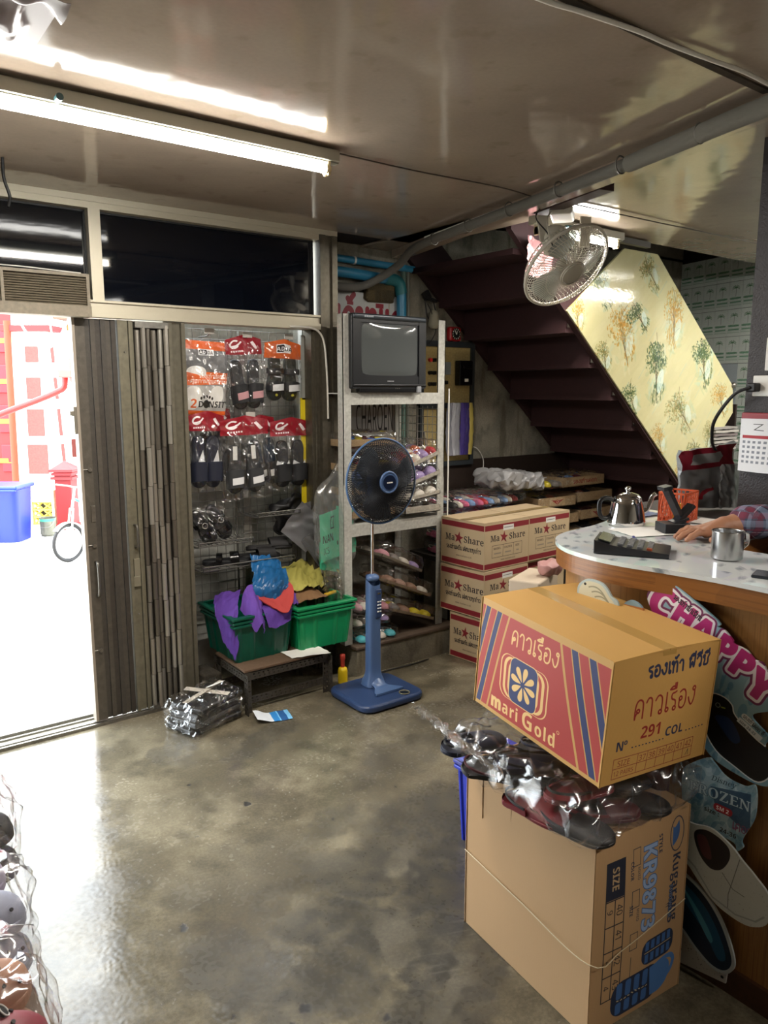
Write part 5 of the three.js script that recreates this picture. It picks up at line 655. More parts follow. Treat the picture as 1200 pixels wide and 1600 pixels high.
// big brown carton with blue printed sandal
const kug = canvasTex(670, 1026, (c, w, h) => {
  c.fillStyle = '#b08e66'; c.fillRect(0, 0, w, h); const r = rng(21); for (let i = 0; i < 700; i++) { c.fillStyle = `rgba(${120 + 80 * r()},${95 + 60 * r()},${60 + 50 * r()},.06)`; c.fillRect(r() * w, r() * h, 3, 90 * r()); }
  const vt = (txt, x, y, f, fill, st) => { c.save(); c.translate(x, y); c.rotate(PI / 2); c.font = f; if (st) { c.lineWidth = 9; c.strokeStyle = st; c.strokeText(txt, 0, 0); } c.fillStyle = fill; c.fillText(txt, 0, 0); c.restore(); };
  const navy = '#1f2a44', blue = '#3b5f93';
  c.strokeStyle = navy; c.lineWidth = 6; c.beginPath(); c.ellipse(580, 130, 52, 92, 0, 0, 7); c.stroke(); c.fillStyle = blue; c.beginPath(); c.moveTo(545, 190); c.quadraticCurveTo(620, 160, 590, 60); c.quadraticCurveTo(560, 110, 545, 80); c.fill();
  vt('Kugarang', 556, 232, 'bold 84px sans-serif', navy); vt('FOOTWEAR', 540, 400, 'bold 34px sans-serif', '#6d7fa0', navy);
  vt('STYLE', 440, 90, 'bold 38px sans-serif', navy); vt('KR9873', 330, 110, 'bold 136px sans-serif', '#8fa9cf', blue);
  c.lineWidth = 4; c.strokeStyle = '#33353c'; for (const [y, t] of [[110, 'MIXED'], [330, 'MIXED'], [560, '']]) { c.strokeRect(255, y, 50, 90); if (t) vt(t, 290, y + 100, '24px sans-serif', navy); } vt('COLOR', 240, 170, 'bold 30px sans-serif', navy); vt('SIZE', 240, 400, 'bold 30px sans-serif', navy); c.beginPath(); c.moveTo(270, 690); c.lineTo(270, 880); c.stroke();
  c.lineWidth = 6; c.strokeStyle = '#23242c'; c.strokeRect(80, 130, 120, 740); c.beginPath(); c.moveTo(140, 330); c.lineTo(140, 870); for (const y of [330, 465, 600, 735]) { c.moveTo(80, y); c.lineTo(200, y); } c.stroke(); c.fillStyle = '#1d2233'; c.fillRect(80, 130, 120, 195); vt('SIZE', 118, 160, 'bold 62px sans-serif', '#b79b74'); [['40', '9'], ['41', ''], ['42', '4'], ['43', '4']].forEach(([a, b], i) => { vt(a, 152, 362 + i * 136, '54px sans-serif', '#23242c'); vt(b, 92, 375 + i * 136, '48px sans-serif', '#23242c'); });
  c.fillStyle = navy; c.beginPath(); c.roundRect(350, 645, 245, 140, 55); c.fill(); c.fillStyle = '#3d66a0'; for (let i = 0; i < 5; i++) { c.fillRect(375 + i * 42, 655, 26, 48); c.fillRect(375 + i * 42, 725, 26, 48); } c.strokeStyle = '#c3ad82'; c.lineWidth = 5; c.beginPath(); c.moveTo(370, 716); c.lineTo(575, 710); c.stroke();
  c.fillStyle = navy; c.beginPath(); c.roundRect(150, 800, 350, 200, 80); c.fill(); c.fillStyle = '#3d66a0'; for (let i = 0; i < 4; i++) { c.beginPath(); c.roundRect(185 + i * 62, 810, 40, 90, 14); c.fill(); c.beginPath(); c.roundRect(185 + i * 62, 920, 40, 66, 12); c.fill(); } c.fillStyle = '#4a78b4'; c.beginPath(); c.moveTo(420, 815); c.quadraticCurveTo(600, 780, 580, 900); c.quadraticCurveTo(560, 1000, 440, 985); c.fill(); c.strokeStyle = '#4a78b4'; c.lineWidth = 26; c.beginPath(); c.moveTo(470, 820); c.quadraticCurveTo(600, 780, 610, 850); c.quadraticCurveTo(600, 900, 560, 920); c.stroke(); c.strokeStyle = '#c9b78f'; c.lineWidth = 6; for (let i = 0; i < 9; i++) { c.beginPath(); c.moveTo(190 + i * 26, 905 + 8 * Math.sin(i)); c.lineTo(206 + i * 26, 908); c.stroke(); }
});
const kgB = kraftM(0xb08e66);
const kugBox = carton('large_shoe_carton', 'large brown carton printed with blue sandals standing on the floor', { w: .335, h: .513, d: .482, base: kgB, front: M(0xffffff, .8, 0, { map: kug, bumpMap: cartonBump, bumpScale: .001 }), pos: [1.349, .002, -.987], yaw: -.095, bow: .008, lift: -.012 });
part(kugBox, 'binding_string', tube([[-.006, .235, -.482], [-.013, .225, -.24], [-.006, .205, .002], [.1, .21, .012], [.336, .25, .003]], .0014, 40, 5), M(0xcbbd9d, .7)); part(kugBox, 'crease', [.07, .19].map((z, i) => bar([-.0015, .51, -.482 + z], [-.004, .37 - .04 * (i % 2), -.478 + z], .0016, 5)), kgB);
const madeTex = canvasTex(512, 64, (c) => { c.fillStyle = '#b08e66'; c.fillRect(0, 0, 512, 64); c.fillStyle = '#2a2420'; c.font = 'bold 50px sans-serif'; c.fillText('MADE IN CHINA', 6, 50); });
part(kugBox, 'origin_print', faceUV(B(.26, .03, .0006), .26, .03).rotateX(-PI / 2).rotateY(-PI / 2).translate(.03, .5135, -.33), M(0xffffff, .8, 0, { map: madeTex }));
// ochre carton with red printed side, resting tilted on the bag of shoes
const ochre = '#bf9450';
const mgL = canvasTex(944, 602, (c, w, h) => {
  c.fillStyle = ochre; c.fillRect(0, 0, w, h); const red = '#a5352e', navy = '#27315f', cr = '#dfb877', U = (u) => u * w, T = h * .06, Bt = h * .965;
  const band = (a0, a1, b0, b1, f) => { c.fillStyle = f; c.beginPath(); c.moveTo(U(a0), T); c.lineTo(U(a1), T); c.lineTo(U(b1), Bt); c.lineTo(U(b0), Bt); c.fill(); };
  band(.255, .645, .125, .845, red); c.save(); c.beginPath(); c.rect(U(.012), T, U(.976), Bt - T); c.clip();
  for (const [a, b, f] of [[.19, .24, red], [.145, .182, navy], [.09, .137, red], [.045, .082, navy], [-.01, .037, red]]) band(a, b, a - .13, b - .13, f);
  for (const [a, b, f] of [[.662, .72, red], [.728, .77, navy], [.778, .84, red], [.848, .892, navy], [.9, 1.2, red]]) band(a, b, a + .2, b + .2, f); c.restore();
  thai(c, 'ดาวเรือง', 265, 165, 78, cr, 9, .82);
  c.fillStyle = cr; for (let i = 0; i < 4; i++) { c.fillStyle = i % 2 ? red : cr; c.beginPath(); c.roundRect(205 + i * 19, 225 + i * 6, 370 - i * 38, 240 - i * 12, 60); c.fill(); c.fillStyle = i % 2 ? cr : red; c.beginPath(); c.roundRect(214 + i * 19, 228 + i * 6, 352 - i * 38, 234 - i * 12, 56); c.fill(); }
  c.fillStyle = cr; c.beginPath(); c.roundRect(281, 222, 218, 246, 44); c.fill(); c.fillStyle = navy; c.beginPath(); c.roundRect(286, 227, 208, 236, 40); c.fill(); c.fillStyle = cr; for (let i = 0; i < 8; i++) { c.save(); c.translate(390, 345); c.rotate(i * PI / 4 + .2); c.beginPath(); c.moveTo(0, -14); c.quadraticCurveTo(-34, -90, 0, -96); c.quadraticCurveTo(34, -90, 0, -14); c.fill(); c.restore(); } c.fillStyle = navy; c.beginPath(); c.arc(390, 345, 9, 0, 7); c.fill();
  c.fillStyle = cr; c.font = 'bold 98px sans-serif'; let x = 140; for (const ch of 'mari') { c.fillText(ch, x, 560); x += c.measureText(ch).width + 4; } c.font = 'bold 128px sans-serif'; c.fillText('G', x + 18, 562); x += 118; c.font = 'bold 98px sans-serif'; for (const ch of 'old') { c.fillText(ch, x, 560); x += c.measureText(ch).width + 4; } c.lineWidth = 3; c.strokeStyle = cr; c.beginPath(); c.arc(x + 6, 470, 8, 0, 7); c.stroke();
  c.lineWidth = 7; c.strokeStyle = cr; c.strokeText('m', 140, 560);
});
const mgR = canvasTex(700, 602, (c, w, h) => {
  c.fillStyle = ochre; c.fillRect(0, 0, w, h); const navy = '#1f2848', red = '#7a2420', rd2 = '#8a1f1c';
  thai(c, 'รองเท้า พีวีซี', 215, 110, 54, navy, 12, .95); thai(c, 'ดาวเรือง', 150, 300, 96, rd2, 9, .78); c.font = 'bold 66px sans-serif'; c.fillStyle = navy; c.fillText('N', 70, 442); c.fillText('º', 118, 442); c.fillText('COL', 380, 430); c.font = 'bold 84px sans-serif'; c.fillStyle = rd2; c.fillText('291', 215, 405); c.fillStyle = navy; for (let i = 0; i < 10; i++) c.fillRect(170 + i * 22, 436, 10, 6); for (let i = 0; i < 6; i++) c.fillRect(530 + i * 24, 428, 10, 6);
  c.strokeStyle = red; c.lineWidth = 3; c.strokeRect(70, 480, 530, 100); c.beginPath(); c.moveTo(70, 530); c.lineTo(600, 530); for (let i = 0; i < 6; i++) { c.moveTo(222 + i * 63, 480); c.lineTo(222 + i * 63, 580); } c.stroke(); c.fillStyle = red; c.font = '42px sans-serif'; c.fillText('SIZE', 95, 522); ['37', '38', '39', '40', '41', '42'].forEach((t, i) => c.fillText(t, 230 + i * 63, 522)); c.font = '32px sans-serif'; c.fillText('12 PAIRS', 78, 568); c.strokeStyle = '#333'; c.beginPath(); c.moveTo(560, 570); c.lineTo(575, 540); c.lineTo(578, 572); c.stroke();
});
carton('tilted_shoe_carton', 'ochre carton with red, navy and cream printed side resting on bagged shoes', { w: .35, h: .301, d: .472, base: kraftM(0xbf9450, .7), front: M(0xffffff, .7, 0, { map: mgR, bumpMap: cartonBump, bumpScale: .0008 }), left: M(0xffffff, .6, 0, { map: mgL }), pos: [1.327, .67, -.971], yaw: -.128, pitch: .071, roll: -.019, bow: .006, lift: .004, tape: MP(0xc09a58, .15, 0, { transmission: .2, thickness: 0 }) });
// clear bag of dark shoes between the two cartons
const shoeBag = thing('bag_of_shoes', 'clear plastic bag of black and dark red shoes squeezed between two cartons', 'bag', [1.5, .52, -1.2], -.1);
{ const cols = [bk, col(0x4a1820), bk, col(0x2c2d33), col(0x6a1a22), bk, nv]; let k = 0; for (const [x, y, z, ry, rz] of [[-.13, .0, .16, .3, .1], [-.03, .0, .15, 1.2, 0], [.07, .0, .15, .6, 0], [.12, .0, .08, 1.6, .1], [-.16, .0, .06, .2, 0], [-.15, .03, -.1, .8, .2], [-.14, .05, -.22, 1.4, .1], [-.05, .0, .02, .4, 0], [.08, .0, -.02, 1.1, 0], [-.04, .0, -.14, .2, 0], [.1, .0, -.16, .9, 0], [-.08, .06, .12, 1.5, 0], [.03, .055, .1, .2, 0], [-.1, .06, -.03, .9, 0], [.06, .06, -.1, .1, 0]]) { const s = part(shoeBag, 'shoe', shoeG, cols[k++ % cols.length]); s.scale.set(.1, .075, .2); s.position.set(x, y, z); s.rotation.set(0, ry, rz); const q = part(s, 'strap', strapG, cols[(k + 2) % cols.length]); } }
part(shoeBag, 'clear_bag', [jitter(softBox(.43, .128, .53, .055, 40, 0, .068, 0), .014, 15, 2), patch((u, v) => [-.2 - v * .1 + .02 * n2(u * 5, v * 4), .09 + .1 * v + .02 * n2(u * 7, v * 3) - .02 * u, -.3 + u * .3 * (1 - .4 * v) + .015 * n2(v * 8, u * 8)], 20, 14)], MP(0xffffff, .16, 0, { transmission: 1, thickness: 0, ior: 1.75 }));
crate('blue_plastic_basket', 'deep blue plastic basket hidden behind the large brown carton', .2, .32, .2, M(0x1c2fae, .35), [1.76, .001, -1.7], 0);

// ================================================================ counter
const CT = 1.095;
const woodTex = canvasTex(1024, 1024, (c, w, h) => { c.fillStyle = '#946938'; c.fillRect(0, 0, w, h); const r = rng(31); for (let i = 0; i < 2600; i++) { const x = r() * w, t = r(); c.strokeStyle = t < .5 ? `rgba(58,32,14,${.05 + .1 * r()})` : `rgba(164,112,58,${.05 + .12 * r()})`; c.lineWidth = 1 + 2.5 * r(); c.beginPath(); const y = r() * h, L = 80 + 400 * r(); c.moveTo(x, y); c.bezierCurveTo(x + 6 * (r() - .5), y + L / 3, x + 10 * (r() - .5), y + L * .6, x + 8 * (r() - .5), y + L); c.stroke(); } for (let i = 0; i < 50; i++) { c.fillStyle = 'rgba(40,22,10,.10)'; c.beginPath(); c.ellipse(r() * w, r() * h, 20 + 60 * r(), 60 + 160 * r(), 0, 0, 7); c.fill(); } }, [.9, .9]);
const woodM = M(0xffffff, .38, 0, { map: woodTex });
const woodTrimM = M(0xf0d8b4, .36, 0, { map: (() => { const t = woodTex.clone(); t.rotation = PI / 2; t.needsUpdate = true; return t; })() });
const marbleTex = canvasTex(1024, 1024, (c, w, h) => { c.fillStyle = '#d2d6d6'; c.fillRect(0, 0, w, h); const r = rng(41); for (let i = 0; i < 120; i++) { c.fillStyle = `rgba(${170 + 60 * r()},${182 + 50 * r()},${188 + 40 * r()},.25)`; c.beginPath(); c.ellipse(r() * w, r() * h, 20 + 90 * r(), 8 + 30 * r(), r() * .7 - .2, 0, 7); c.fill(); } for (let i = 0; i < 130; i++) { const x = r() * w, y = r() * h, a = .4 + r() * .5; for (let k = 0; k < 7; k++) { c.fillStyle = `rgba(70,82,92,${.05 + .07 * r()})`; c.beginPath(); c.ellipse(x + 20 * (r() - .5), y + 12 * (r() - .5), 6 + 26 * r(), 3 + 7 * r(), a, 0, 7); c.fill(); } } }, [1.1, 1.1]);
const marbleM = M(0xffffff, .1, 0, { map: marbleTex });
const counter = thing('shop_counter', 'wooden shop counter with rounded corner and pale marbled top', 'counter');
const edge = [[1.735, 1.2], [1.735, -.6], [1.732, -.95], [1.715, -1.08], [1.692, -1.2], [1.69, -1.3], [1.712, -1.4], [1.76, -1.48], [1.83, -1.545], [1.93, -1.585], [2.08, -1.605], [2.3, -1.66], [2.55, -1.7]];
const smoothEdge = (off) => { const c = new THREE.CatmullRomCurve3(edge.map(([x, z]) => V(x, 0, z)), false, 'centripetal'); const P = c.getPoints(70), o = []; P.forEach((p, i) => { const a = P[Math.max(0, i - 1)], b = P[Math.min(P.length - 1, i + 1)], t = b.clone().sub(a).normalize(); o.push([p.x - t.z * off, p.z + t.x * off]); }); return o; };
const counterShape = (off) => poly([...smoothEdge(off), [2.55, -1.19 - off], [2.13 - off, -1.17 - off], [2.11 - off, -1.14], [2.11 - off, 1.2]].map(([x, z]) => [x, -z]));
const up = (g, y) => uvm(norm(g.rotateX(-PI / 2).translate(0, y, 0)));
part(counter, 'marbled_top', up(ext(counterShape(0), .012), CT - .012), marbleM); part(counter, 'top_trim', up(ext(counterShape(.004), .052), CT - .065), woodTrimM);
part(counter, 'body', up(ext(counterShape(.036), CT - .065 - .07), .07), woodM); part(counter, 'baseboard', up(ext(counterShape(.024), .07), 0), M(0x4c2d17, .5, 0, { map: speck(3) }));
// kettle
const kettle = thing('steel_kettle', 'small shiny steel kettle with black handle on the counter', 'kettle', [2.19, CT, -1.545], -.55);
part(kettle, 'body', lathe([[0, 0], [.06, 0], [.064, .006], [.062, .02], [.052, .075], [.047, .088], [.045, .092]], 36), mat.chrome); part(kettle, 'lid', lathe([[.047, .09], [.046, .095], [.035, .106], [.015, .112], [.006, .113], [.006, .118], [.01, .122], [.011, .128], [.006, .133], [0, .134]], 30), mat.chrome); part(kettle, 'spout', tube([[.05, .04, 0], [.07, .052, 0], [.08, .075, 0], [.088, .098, 0], [.1, .106, 0]], .0085, 20, 10), mat.chrome); part(kettle, 'handle', tube([[-.046, .085, 0], [-.07, .095, 0], [-.095, .085, 0], [-.098, .055, 0], [-.09, .03, 0], [-.07, .025, 0], [-.056, .035, 0]], .0075, 30, 10), mat.blackGloss);
// calculator
const calc = thing('desk_calculator', 'black desk calculator with grey keys lying on the marbled top', 'calculator', [1.83, CT, -1.265], .53);
{ const cs = poly([[-.1, .002], [.1, .002], [.1, .014], [.02, .021], [-.05, .028], [-.1, .04]]); part(calc, 'case', ext(cs, .136, .002).translate(0, 0, -.068).rotateY(-PI / 2), M(0x1f1f23, .35)); part(calc, 'display', slab((u, v) => [-.058 + u * .116, lerp(.039, .031, v) + .0016, -.09 + v * .034], 4, 4, .003), M(0x3a4039, .2)); for (let i = 0; i < 6; i++) for (let j = 0; j < 4; j++) part(calc, 'key', RB(.012, .008, .015, .002, -.05 + i * .02, lerp(.0275, .0175, j / 3.4) + .002, -.03 + j * .026, .12), j === 3 && i === 0 ? M(0x9a4a2c, .4) : M(0x6c6e72, .4)); }
single('blue_pen', [bar([-.07, .006, 0], [.05, .006, 0], .0045, 10), bar([.05, .006, 0], [.068, .006, 0], .0045, 8, .001)], M(0x1b2a78, .3), 'dark blue pen lying behind the calculator', 'pen', [1.96, CT, -1.345], .75);
// mug
const mug = thing('steel_mug', 'straight stainless steel mug standing on the counter', 'mug', [1.955, CT, -1.055], -.5); part(mug, 'cup', lathe([[0, .003], [.039, .003], [.041, .006], [.041, .076], [.043, .078], [.041, .08], [.039, .076], [.039, .01], [0, .008]], 40), mat.steel); part(mug, 'handle', [slab((u, v) => { const c = [[.041, .072], [.055, .07], [.058, .06], [.057, .042], [.045, .03]], k = curve(c.map(([a, b]) => [a, b, 0])).getPoint(u); return [k.x, k.y, (v - .5) * .014]; }, 16, 2, .0018)], mat.steel);
// small black stand, pen basket, papers
const stand = thing('black_phone_stand', 'small black folding stand beside the hand on counter', 'stand', [2.19, CT, -1.37], -.5); part(stand, 'base', RB(.085, .034, .07, .003, 0, .017, 0), M(0x101218, .4)); part(stand, 'arm', [B(.012, .13, .045, .005, .09, -.01, 0, 0, .5), B(.012, .08, .04, .035, .06, .0, 0, 0, -.75)], M(0x14161c, .35)); part(stand, 'cradle', B(.05, .008, .045, .02, .04, .0, 0, 0, .3), M(0x23252c, .35)); part(stand, 'top_plate', B(.03, .012, .045, -.028, .145, -.01, 0, 0, .2), M(0x23252c, .35));
const pb = thing('pen_basket', 'orange lattice plastic basket holding a yellow packet', 'basket', [2.41, CT, -1.49], .2); { const lat = []; for (const [a, b] of [[0, 1], [1, 0]]) for (let i = -4; i < 9; i++) { const s = .125 / 8; for (const f of [-1, 1]) { const y0 = 0, y1 = .1, x0 = -.0625 + i * s, x1 = x0 + (a ? .05 : -.05) + (a ? 0 : .05) * 0; const A = clamp(x0, -.0625, .0625), Bq = clamp(x1 + (a ? 0 : .0), -.0625, .0625); lat.push(bar([A, y0, f * .045], [Bq, y1, f * .045], .0018, 5)); } } for (let i = 0; i < 6; i++) for (const x of [-.0625, .0625]) { lat.push(bar([x, 0, -.045 + i * .015], [x, .1, -.03 + i * .015], .0018, 5), bar([x, 0, -.03 + i * .015], [x, .1, -.045 + i * .015], .0018, 5)); } part(pb, 'lattice', lat, M(0xc0522a, .4)); part(pb, 'rim', [[.0, -1], [.1, 1]].flatMap(([y]) => [box3(-.065, .065, y, y + .006, .043, .047), box3(-.065, .065, y, y + .006, -.047, -.043), box3(-.065, -.061, y, y + .006, -.047, .047), box3(.061, .065, y, y + .006, -.047, .047)]), M(0xc0522a, .4)); part(pb, 'floor', box3(-.06, .06, 0, .004, -.043, .043), M(0xc0522a, .4)); part(pb, 'packet', RB(.04, .06, .02, .003, -.03, .036, .01), M(0xd9b32a, .5), 'yellow packet'); }
const sheet = (label, pos, turn, w, d, m = mat.paper, cat = 'paper') => single('paper_sheet', slab((u, v) => [(u - .5) * w, .0014 + .003 * Math.abs(n2(u * 3 + pos[0], v * 3)), (v - .5) * d], 8, 8, .0008), m, label, cat, pos, turn);
sheet('white sheet of paper under the black stand', [2.14, CT, -1.42], -.35, .21, .15); sheet('white sheet of paper beside pen basket near the arm', [2.47, CT, -1.36], .2, .12, .18); sheet('blue printed folder lying at the back edge behind kettle', [2.4, CT + .001, -1.63], -.1, .16, .07, M(0x2d4f9a, .3), 'folder');
single('dark_notebook', RB(.14, .018, .1, .004, 0, .009, 0), M(0x24262a, .5), 'dark notebook with yellow slip beside the pen basket', 'notebook', [2.44, CT + .002, -1.26], .3); single('smartphone', [RB(.072, .008, .145, .003, 0, .004, 0)], M(0x30343a, .2, .3), 'phone lying at the front edge of the counter', 'phone', [1.86, CT, -.85], .3);
// ================================================================ white oscillating fan under the ceiling
const fw2 = thing('orbit_fan', 'white oscillating fan hung from the ceiling on a wooden block', 'fan', [2.775, 2.118, -2.36]);
const offW = M(0xcdc8ba, .4), offW2 = M(0xb9b4a6, .4);
{ // bracket: fixed part, then the head turned along its own axis
  part(fw2, 'bracket', [RB(.2, .045, .1, .012, -.02, .212, .0, 0, .64), slab((u, v) => [.07 + .014 * u + (u - .5) * .03, .2 - v * .13, .05 + (u - .5) * .02], 4, 6, .012), slab((u, v) => [-.1 + (u - .5) * .045 + .03 * v, .2 - v * .11, -.05 + (u - .5) * .02], 4, 6, .012)], offW);
  part(fw2, 'motor', lathe([[0, .1], [.04, .098], [.058, .08], [.062, .04], [.05, .01], [.04, -.02], [0, -.02]], 28).rotateZ(-.2).translate(-.035, .06, -.03), offW); part(fw2, 'vent_slot', Array.from({ length: 7 }, (_, i) => B(.005, .022, .004, -.075 + i * .016, .1, .034 - Math.abs(i - 3) * .003)), mat.darkRubber);
  part(fw2, 'pull_cord_loop', tube([[-.13, .2, .03], [-.17, .15, .05], [-.16, .08, .06], [-.1, .08, .05]], .004, 24), offW);
  part(fw2, 'wiring', [tube([[-.16, .22, 0], [-.22, .16, .03], [-.15, .1, .04], [-.12, .03, .05]], .003, 24), tube([[-.1, .03, .04], [-.05, .05, .06], [0, .04, .06]], .003, 16)], mat.black);
  const head = new THREE.Group(); head.name = 'fan_head'; fw2.add(head);
  const rt = V(.801, 0, .598), fwv = V(.5909, -.159, -.7909), upv = V(.0952, .987, -.1274), ax = rt.clone().multiplyScalar(.4).add(upv.clone().multiplyScalar(-.77)).add(fwv.clone().multiplyScalar(-.5)).normalize(); head.quaternion.setFromUnitVectors(V(0, 0, 1), ax);
  const gM = M(0xc4bfb2, .35); part(head, 'front_guard', guard(.205, .075, .03, 84, .06, .0017), gM); part(head, 'rear_guard', guard(.205, -.055, .02, 64, .06, .0015), gM); part(head, 'guard_rim', [new THREE.TorusGeometry(.207, .008, 8, 64).translate(0, 0, .025)], offW);
  part(head, 'hub', [Cy(.06, .062, .01, 0, 0, .078, 32, PI / 2), new THREE.TorusGeometry(.052, .004, 6, 32).translate(0, 0, .084)], offW2); for (let k = 0; k < 3; k++) part(head, 'blade', blades(1, .18, .025, .035, .02).map((g) => g.rotateZ(k * 2 * PI / 3)), MP(0xbfc4c0, .2, 0, { transmission: .4, thickness: 0 })); part(head, 'blade_hub', Cy(.03, .035, .05, 0, 0, .02, 20, PI / 2), offW2); }
single('wooden_mount_block', [beam([2.68, 2.342, -2.42], [2.57, 2.342, -1.98], .07, .035)], M(0x3d241d, .6, 0, { map: speck(3) }), 'dark wooden block screwed to the ceiling above the white fan', 'block');
single('clear_vinyl_sheet', slab((u, v) => [2.99 + u * .18, 2.33 - v * .19 - u * .03, -2.78 + .02 * n2(u * 3, v * 3)], 10, 10, .0012), MP(0xa87c7e, .12, 0, { transmission: .2, thickness: 0 }), 'pink tinted shiny vinyl sheet hanging behind the white fan', 'sheet');
single('dark_ceiling_batten', beam([3.3, 2.35, -2.63], [3.82, 2.35, -2.645], .03, .03), M(0x4b463c, .6), 'dark short ceiling batten beside the end of tube lamp', 'batten');

// ================================================================ cut-out advertising boards on the counter front (plane facing -x)
const XF = 1.748;
const ZY = (pts) => pts;
function board(name, label, pts, draw, pxm = 1800, smooth = true, off = 0) {
  const zs = pts.map((p) => p[0]), ys = pts.map((p) => p[1]), z0 = Math.min(...zs) - .01, z1 = Math.max(...zs) + .01, y0 = Math.min(...ys) - .01, y1 = Math.max(...ys) + .01, w = Math.ceil((z1 - z0) * pxm), h = Math.ceil((y1 - y0) * pxm);
  const tex = canvasTex(w, h, (c) => { const T = ([z, y]) => [(z - z0) * pxm, (y1 - y) * pxm]; draw(c, T, w, h, pxm); });
  const g = ext(smooth ? splineShape(pts) : poly(pts), .006); const p = g.attributes.position, u = g.attributes.uv; for (let i = 0; i < p.count; i++) u.setXY(i, (p.getX(i) - z0) / (z1 - z0), (p.getY(i) - y0) / (y1 - y0)); // shape x = world z, y = world y
  g.rotateY(-PI / 2).translate(XF - off, 0, 0); { const q = g.attributes.position; for (let i = 0; i < q.count; i++) q.setX(i, q.getX(i) + .1 * Math.min(0, q.getZ(i) + .86)); }
  const t = thing(name, label, 'sign'); part(t, 'cutout_board', norm(g), M(0xffffff, .35, 0, { map: tex })); return t;
}
const pth = (c, T, pts, close = true) => { c.beginPath(); pts.forEach((p, i) => { const q = T(p); i ? c.lineTo(...q) : c.moveTo(...q); }); if (close) c.closePath(); };
const sp = (c, T, pts) => { const cv = new THREE.CatmullRomCurve3(pts.map(([a, b]) => V(a, b, 0)), true).getPoints(60); pth(c, T, cv.map((v) => [v.x, v.y])); };
const chap = [[-1.132, 1.004], [-1.127, 1.032], [-1.104, 1.049], [-1.076, 1.053], [-1.058, 1.048], [-1.049, 1.053], [-0.945, 0.989], [-0.946, 0.975], [-0.927, 0.969], [-0.907, 0.950], [-0.903, 0.941], [-0.872, 0.932], [-0.851, 0.914], [-0.832, 0.912], [-0.815, 0.889], [-0.764, 0.859], [-0.773, 0.825], [-0.804, 0.802], [-0.848, 0.774], [-0.811, 0.743], [-0.802, 0.730], [-0.812, 0.710], [-0.787, 0.684], [-0.776, 0.648], [-0.793, 0.616], [-0.831, 0.607], [-0.888, 0.616], [-0.940, 0.637], [-0.970, 0.682], [-0.986, 0.784], [-1.018, 0.860], [-1.087, 0.928]];
const shoeP = [[-0.958, 0.708], [-0.948, 0.797], [-0.918, 0.799], [-0.897, 0.785], [-0.891, 0.766], [-0.857, 0.734], [-0.832, 0.718], [-0.799, 0.699], [-0.792, 0.649], [-0.820, 0.616], [-0.873, 0.631], [-0.925, 0.656]];
board('school_shoe_sign', 'cut-out sign with pink lettering over a black school shoe on counter front', chap, (c, T, w, h, k) => {
  c.fillStyle = '#7fa3b0'; c.fillRect(0, 0, w, h); const r = rng(8); for (let i = 0; i < 120; i++) { c.fillStyle = ['rgba(40,110,150,.35)', 'rgba(190,215,220,.4)', 'rgba(20,80,120,.3)'][i % 3]; const x = r() * w, y = h * (.3 + .7 * r()); c.beginPath(); c.ellipse(x, y, 6 + 14 * r(), 20 + 50 * r(), .2, 0, 7); c.fill(); }
  c.fillStyle = '#b9c7c6'; pth(c, T, [[-1.06, 1.046], [-1.049, 1.05], [-.948, .989], [-.95, .975], [-1.07, 1.03]]); c.fill();
  const L = [['C', -1.092, 1.005, .105], ['H', -1.031, .982, .085], ['A', -.981, .955, .085], ['P', -.924, .922, .09], ['P', -.880, .893, .09], ['Y', -.832, .855, .1]];
  for (const pass of [0, 1, 2]) for (const [ch, z, y, s] of L) { const [x, yy] = T([z, y]); c.save(); c.translate(x, yy); c.rotate(.45); c.font = `bold ${s * k}px sans-serif`; c.textAlign = 'center'; c.textBaseline = 'middle'; c.lineJoin = 'round'; if (pass === 0) { c.lineWidth = s * k * .34; c.strokeStyle = '#6d2a55'; c.strokeText(ch, 0, 0); } else if (pass === 1) { c.lineWidth = s * k * .22; c.strokeStyle = '#e3dfe2'; c.strokeText(ch, 0, 0); } else { c.lineWidth = s * k * .07; c.strokeStyle = '#b02f74'; c.strokeText(ch, 0, 0); c.fillStyle = '#b02f74'; c.fillText(ch, 0, 0); } c.restore(); }
  { const [x, y] = T([-1.062, 1.028]); c.save(); c.translate(x, y); c.rotate(.56); thai(c, 'รองเท้านักเรียน', 2, 8, 22, '#20242a', 4, .72); c.restore(); }
  c.fillStyle = '#d9e0df'; c.strokeStyle = '#dfe4e2'; c.lineWidth = 12; sp(c, T, shoeP); c.stroke(); c.fillStyle = '#08090c'; sp(c, T, shoeP); c.fill(); c.fillStyle = '#0e2b55'; sp(c, T, [[-.935, .745], [-.9, .75], [-.87, .7], [-.885, .69], [-.915, .715]]); c.fill(); c.fillStyle = '#16181c'; c.strokeStyle = '#9aa59a'; c.lineWidth = 3; const [bx, by] = T([-.93, .775]); c.beginPath(); c.arc(bx, by, 10, 0, 7); c.stroke(); c.fillStyle = '#98a33a'; c.fillRect(bx + 14, by + 2, 20, 6);
  { const [x, y] = T([-.868, .768]); c.save(); c.translate(x, y); c.rotate(.52); c.fillStyle = '#cfd8da'; c.beginPath(); c.roundRect(-6, -14, 62, 26, 12); c.fill(); thai(c, 'รองเท้า', 0, 6, 14, '#6a747c', 2.6, .8); c.fillStyle = '#cdd8dc'; c.fillRect(-6, 16, 120, 26); thai(c, 'เด็ก ปี', 50, 8, 15, '#23303c', 3, .8); c.fillStyle = '#5a6c7c'; c.font = 'bold 18px sans-serif'; c.fillText('size 24-33', 2, 36); c.restore(); }
});
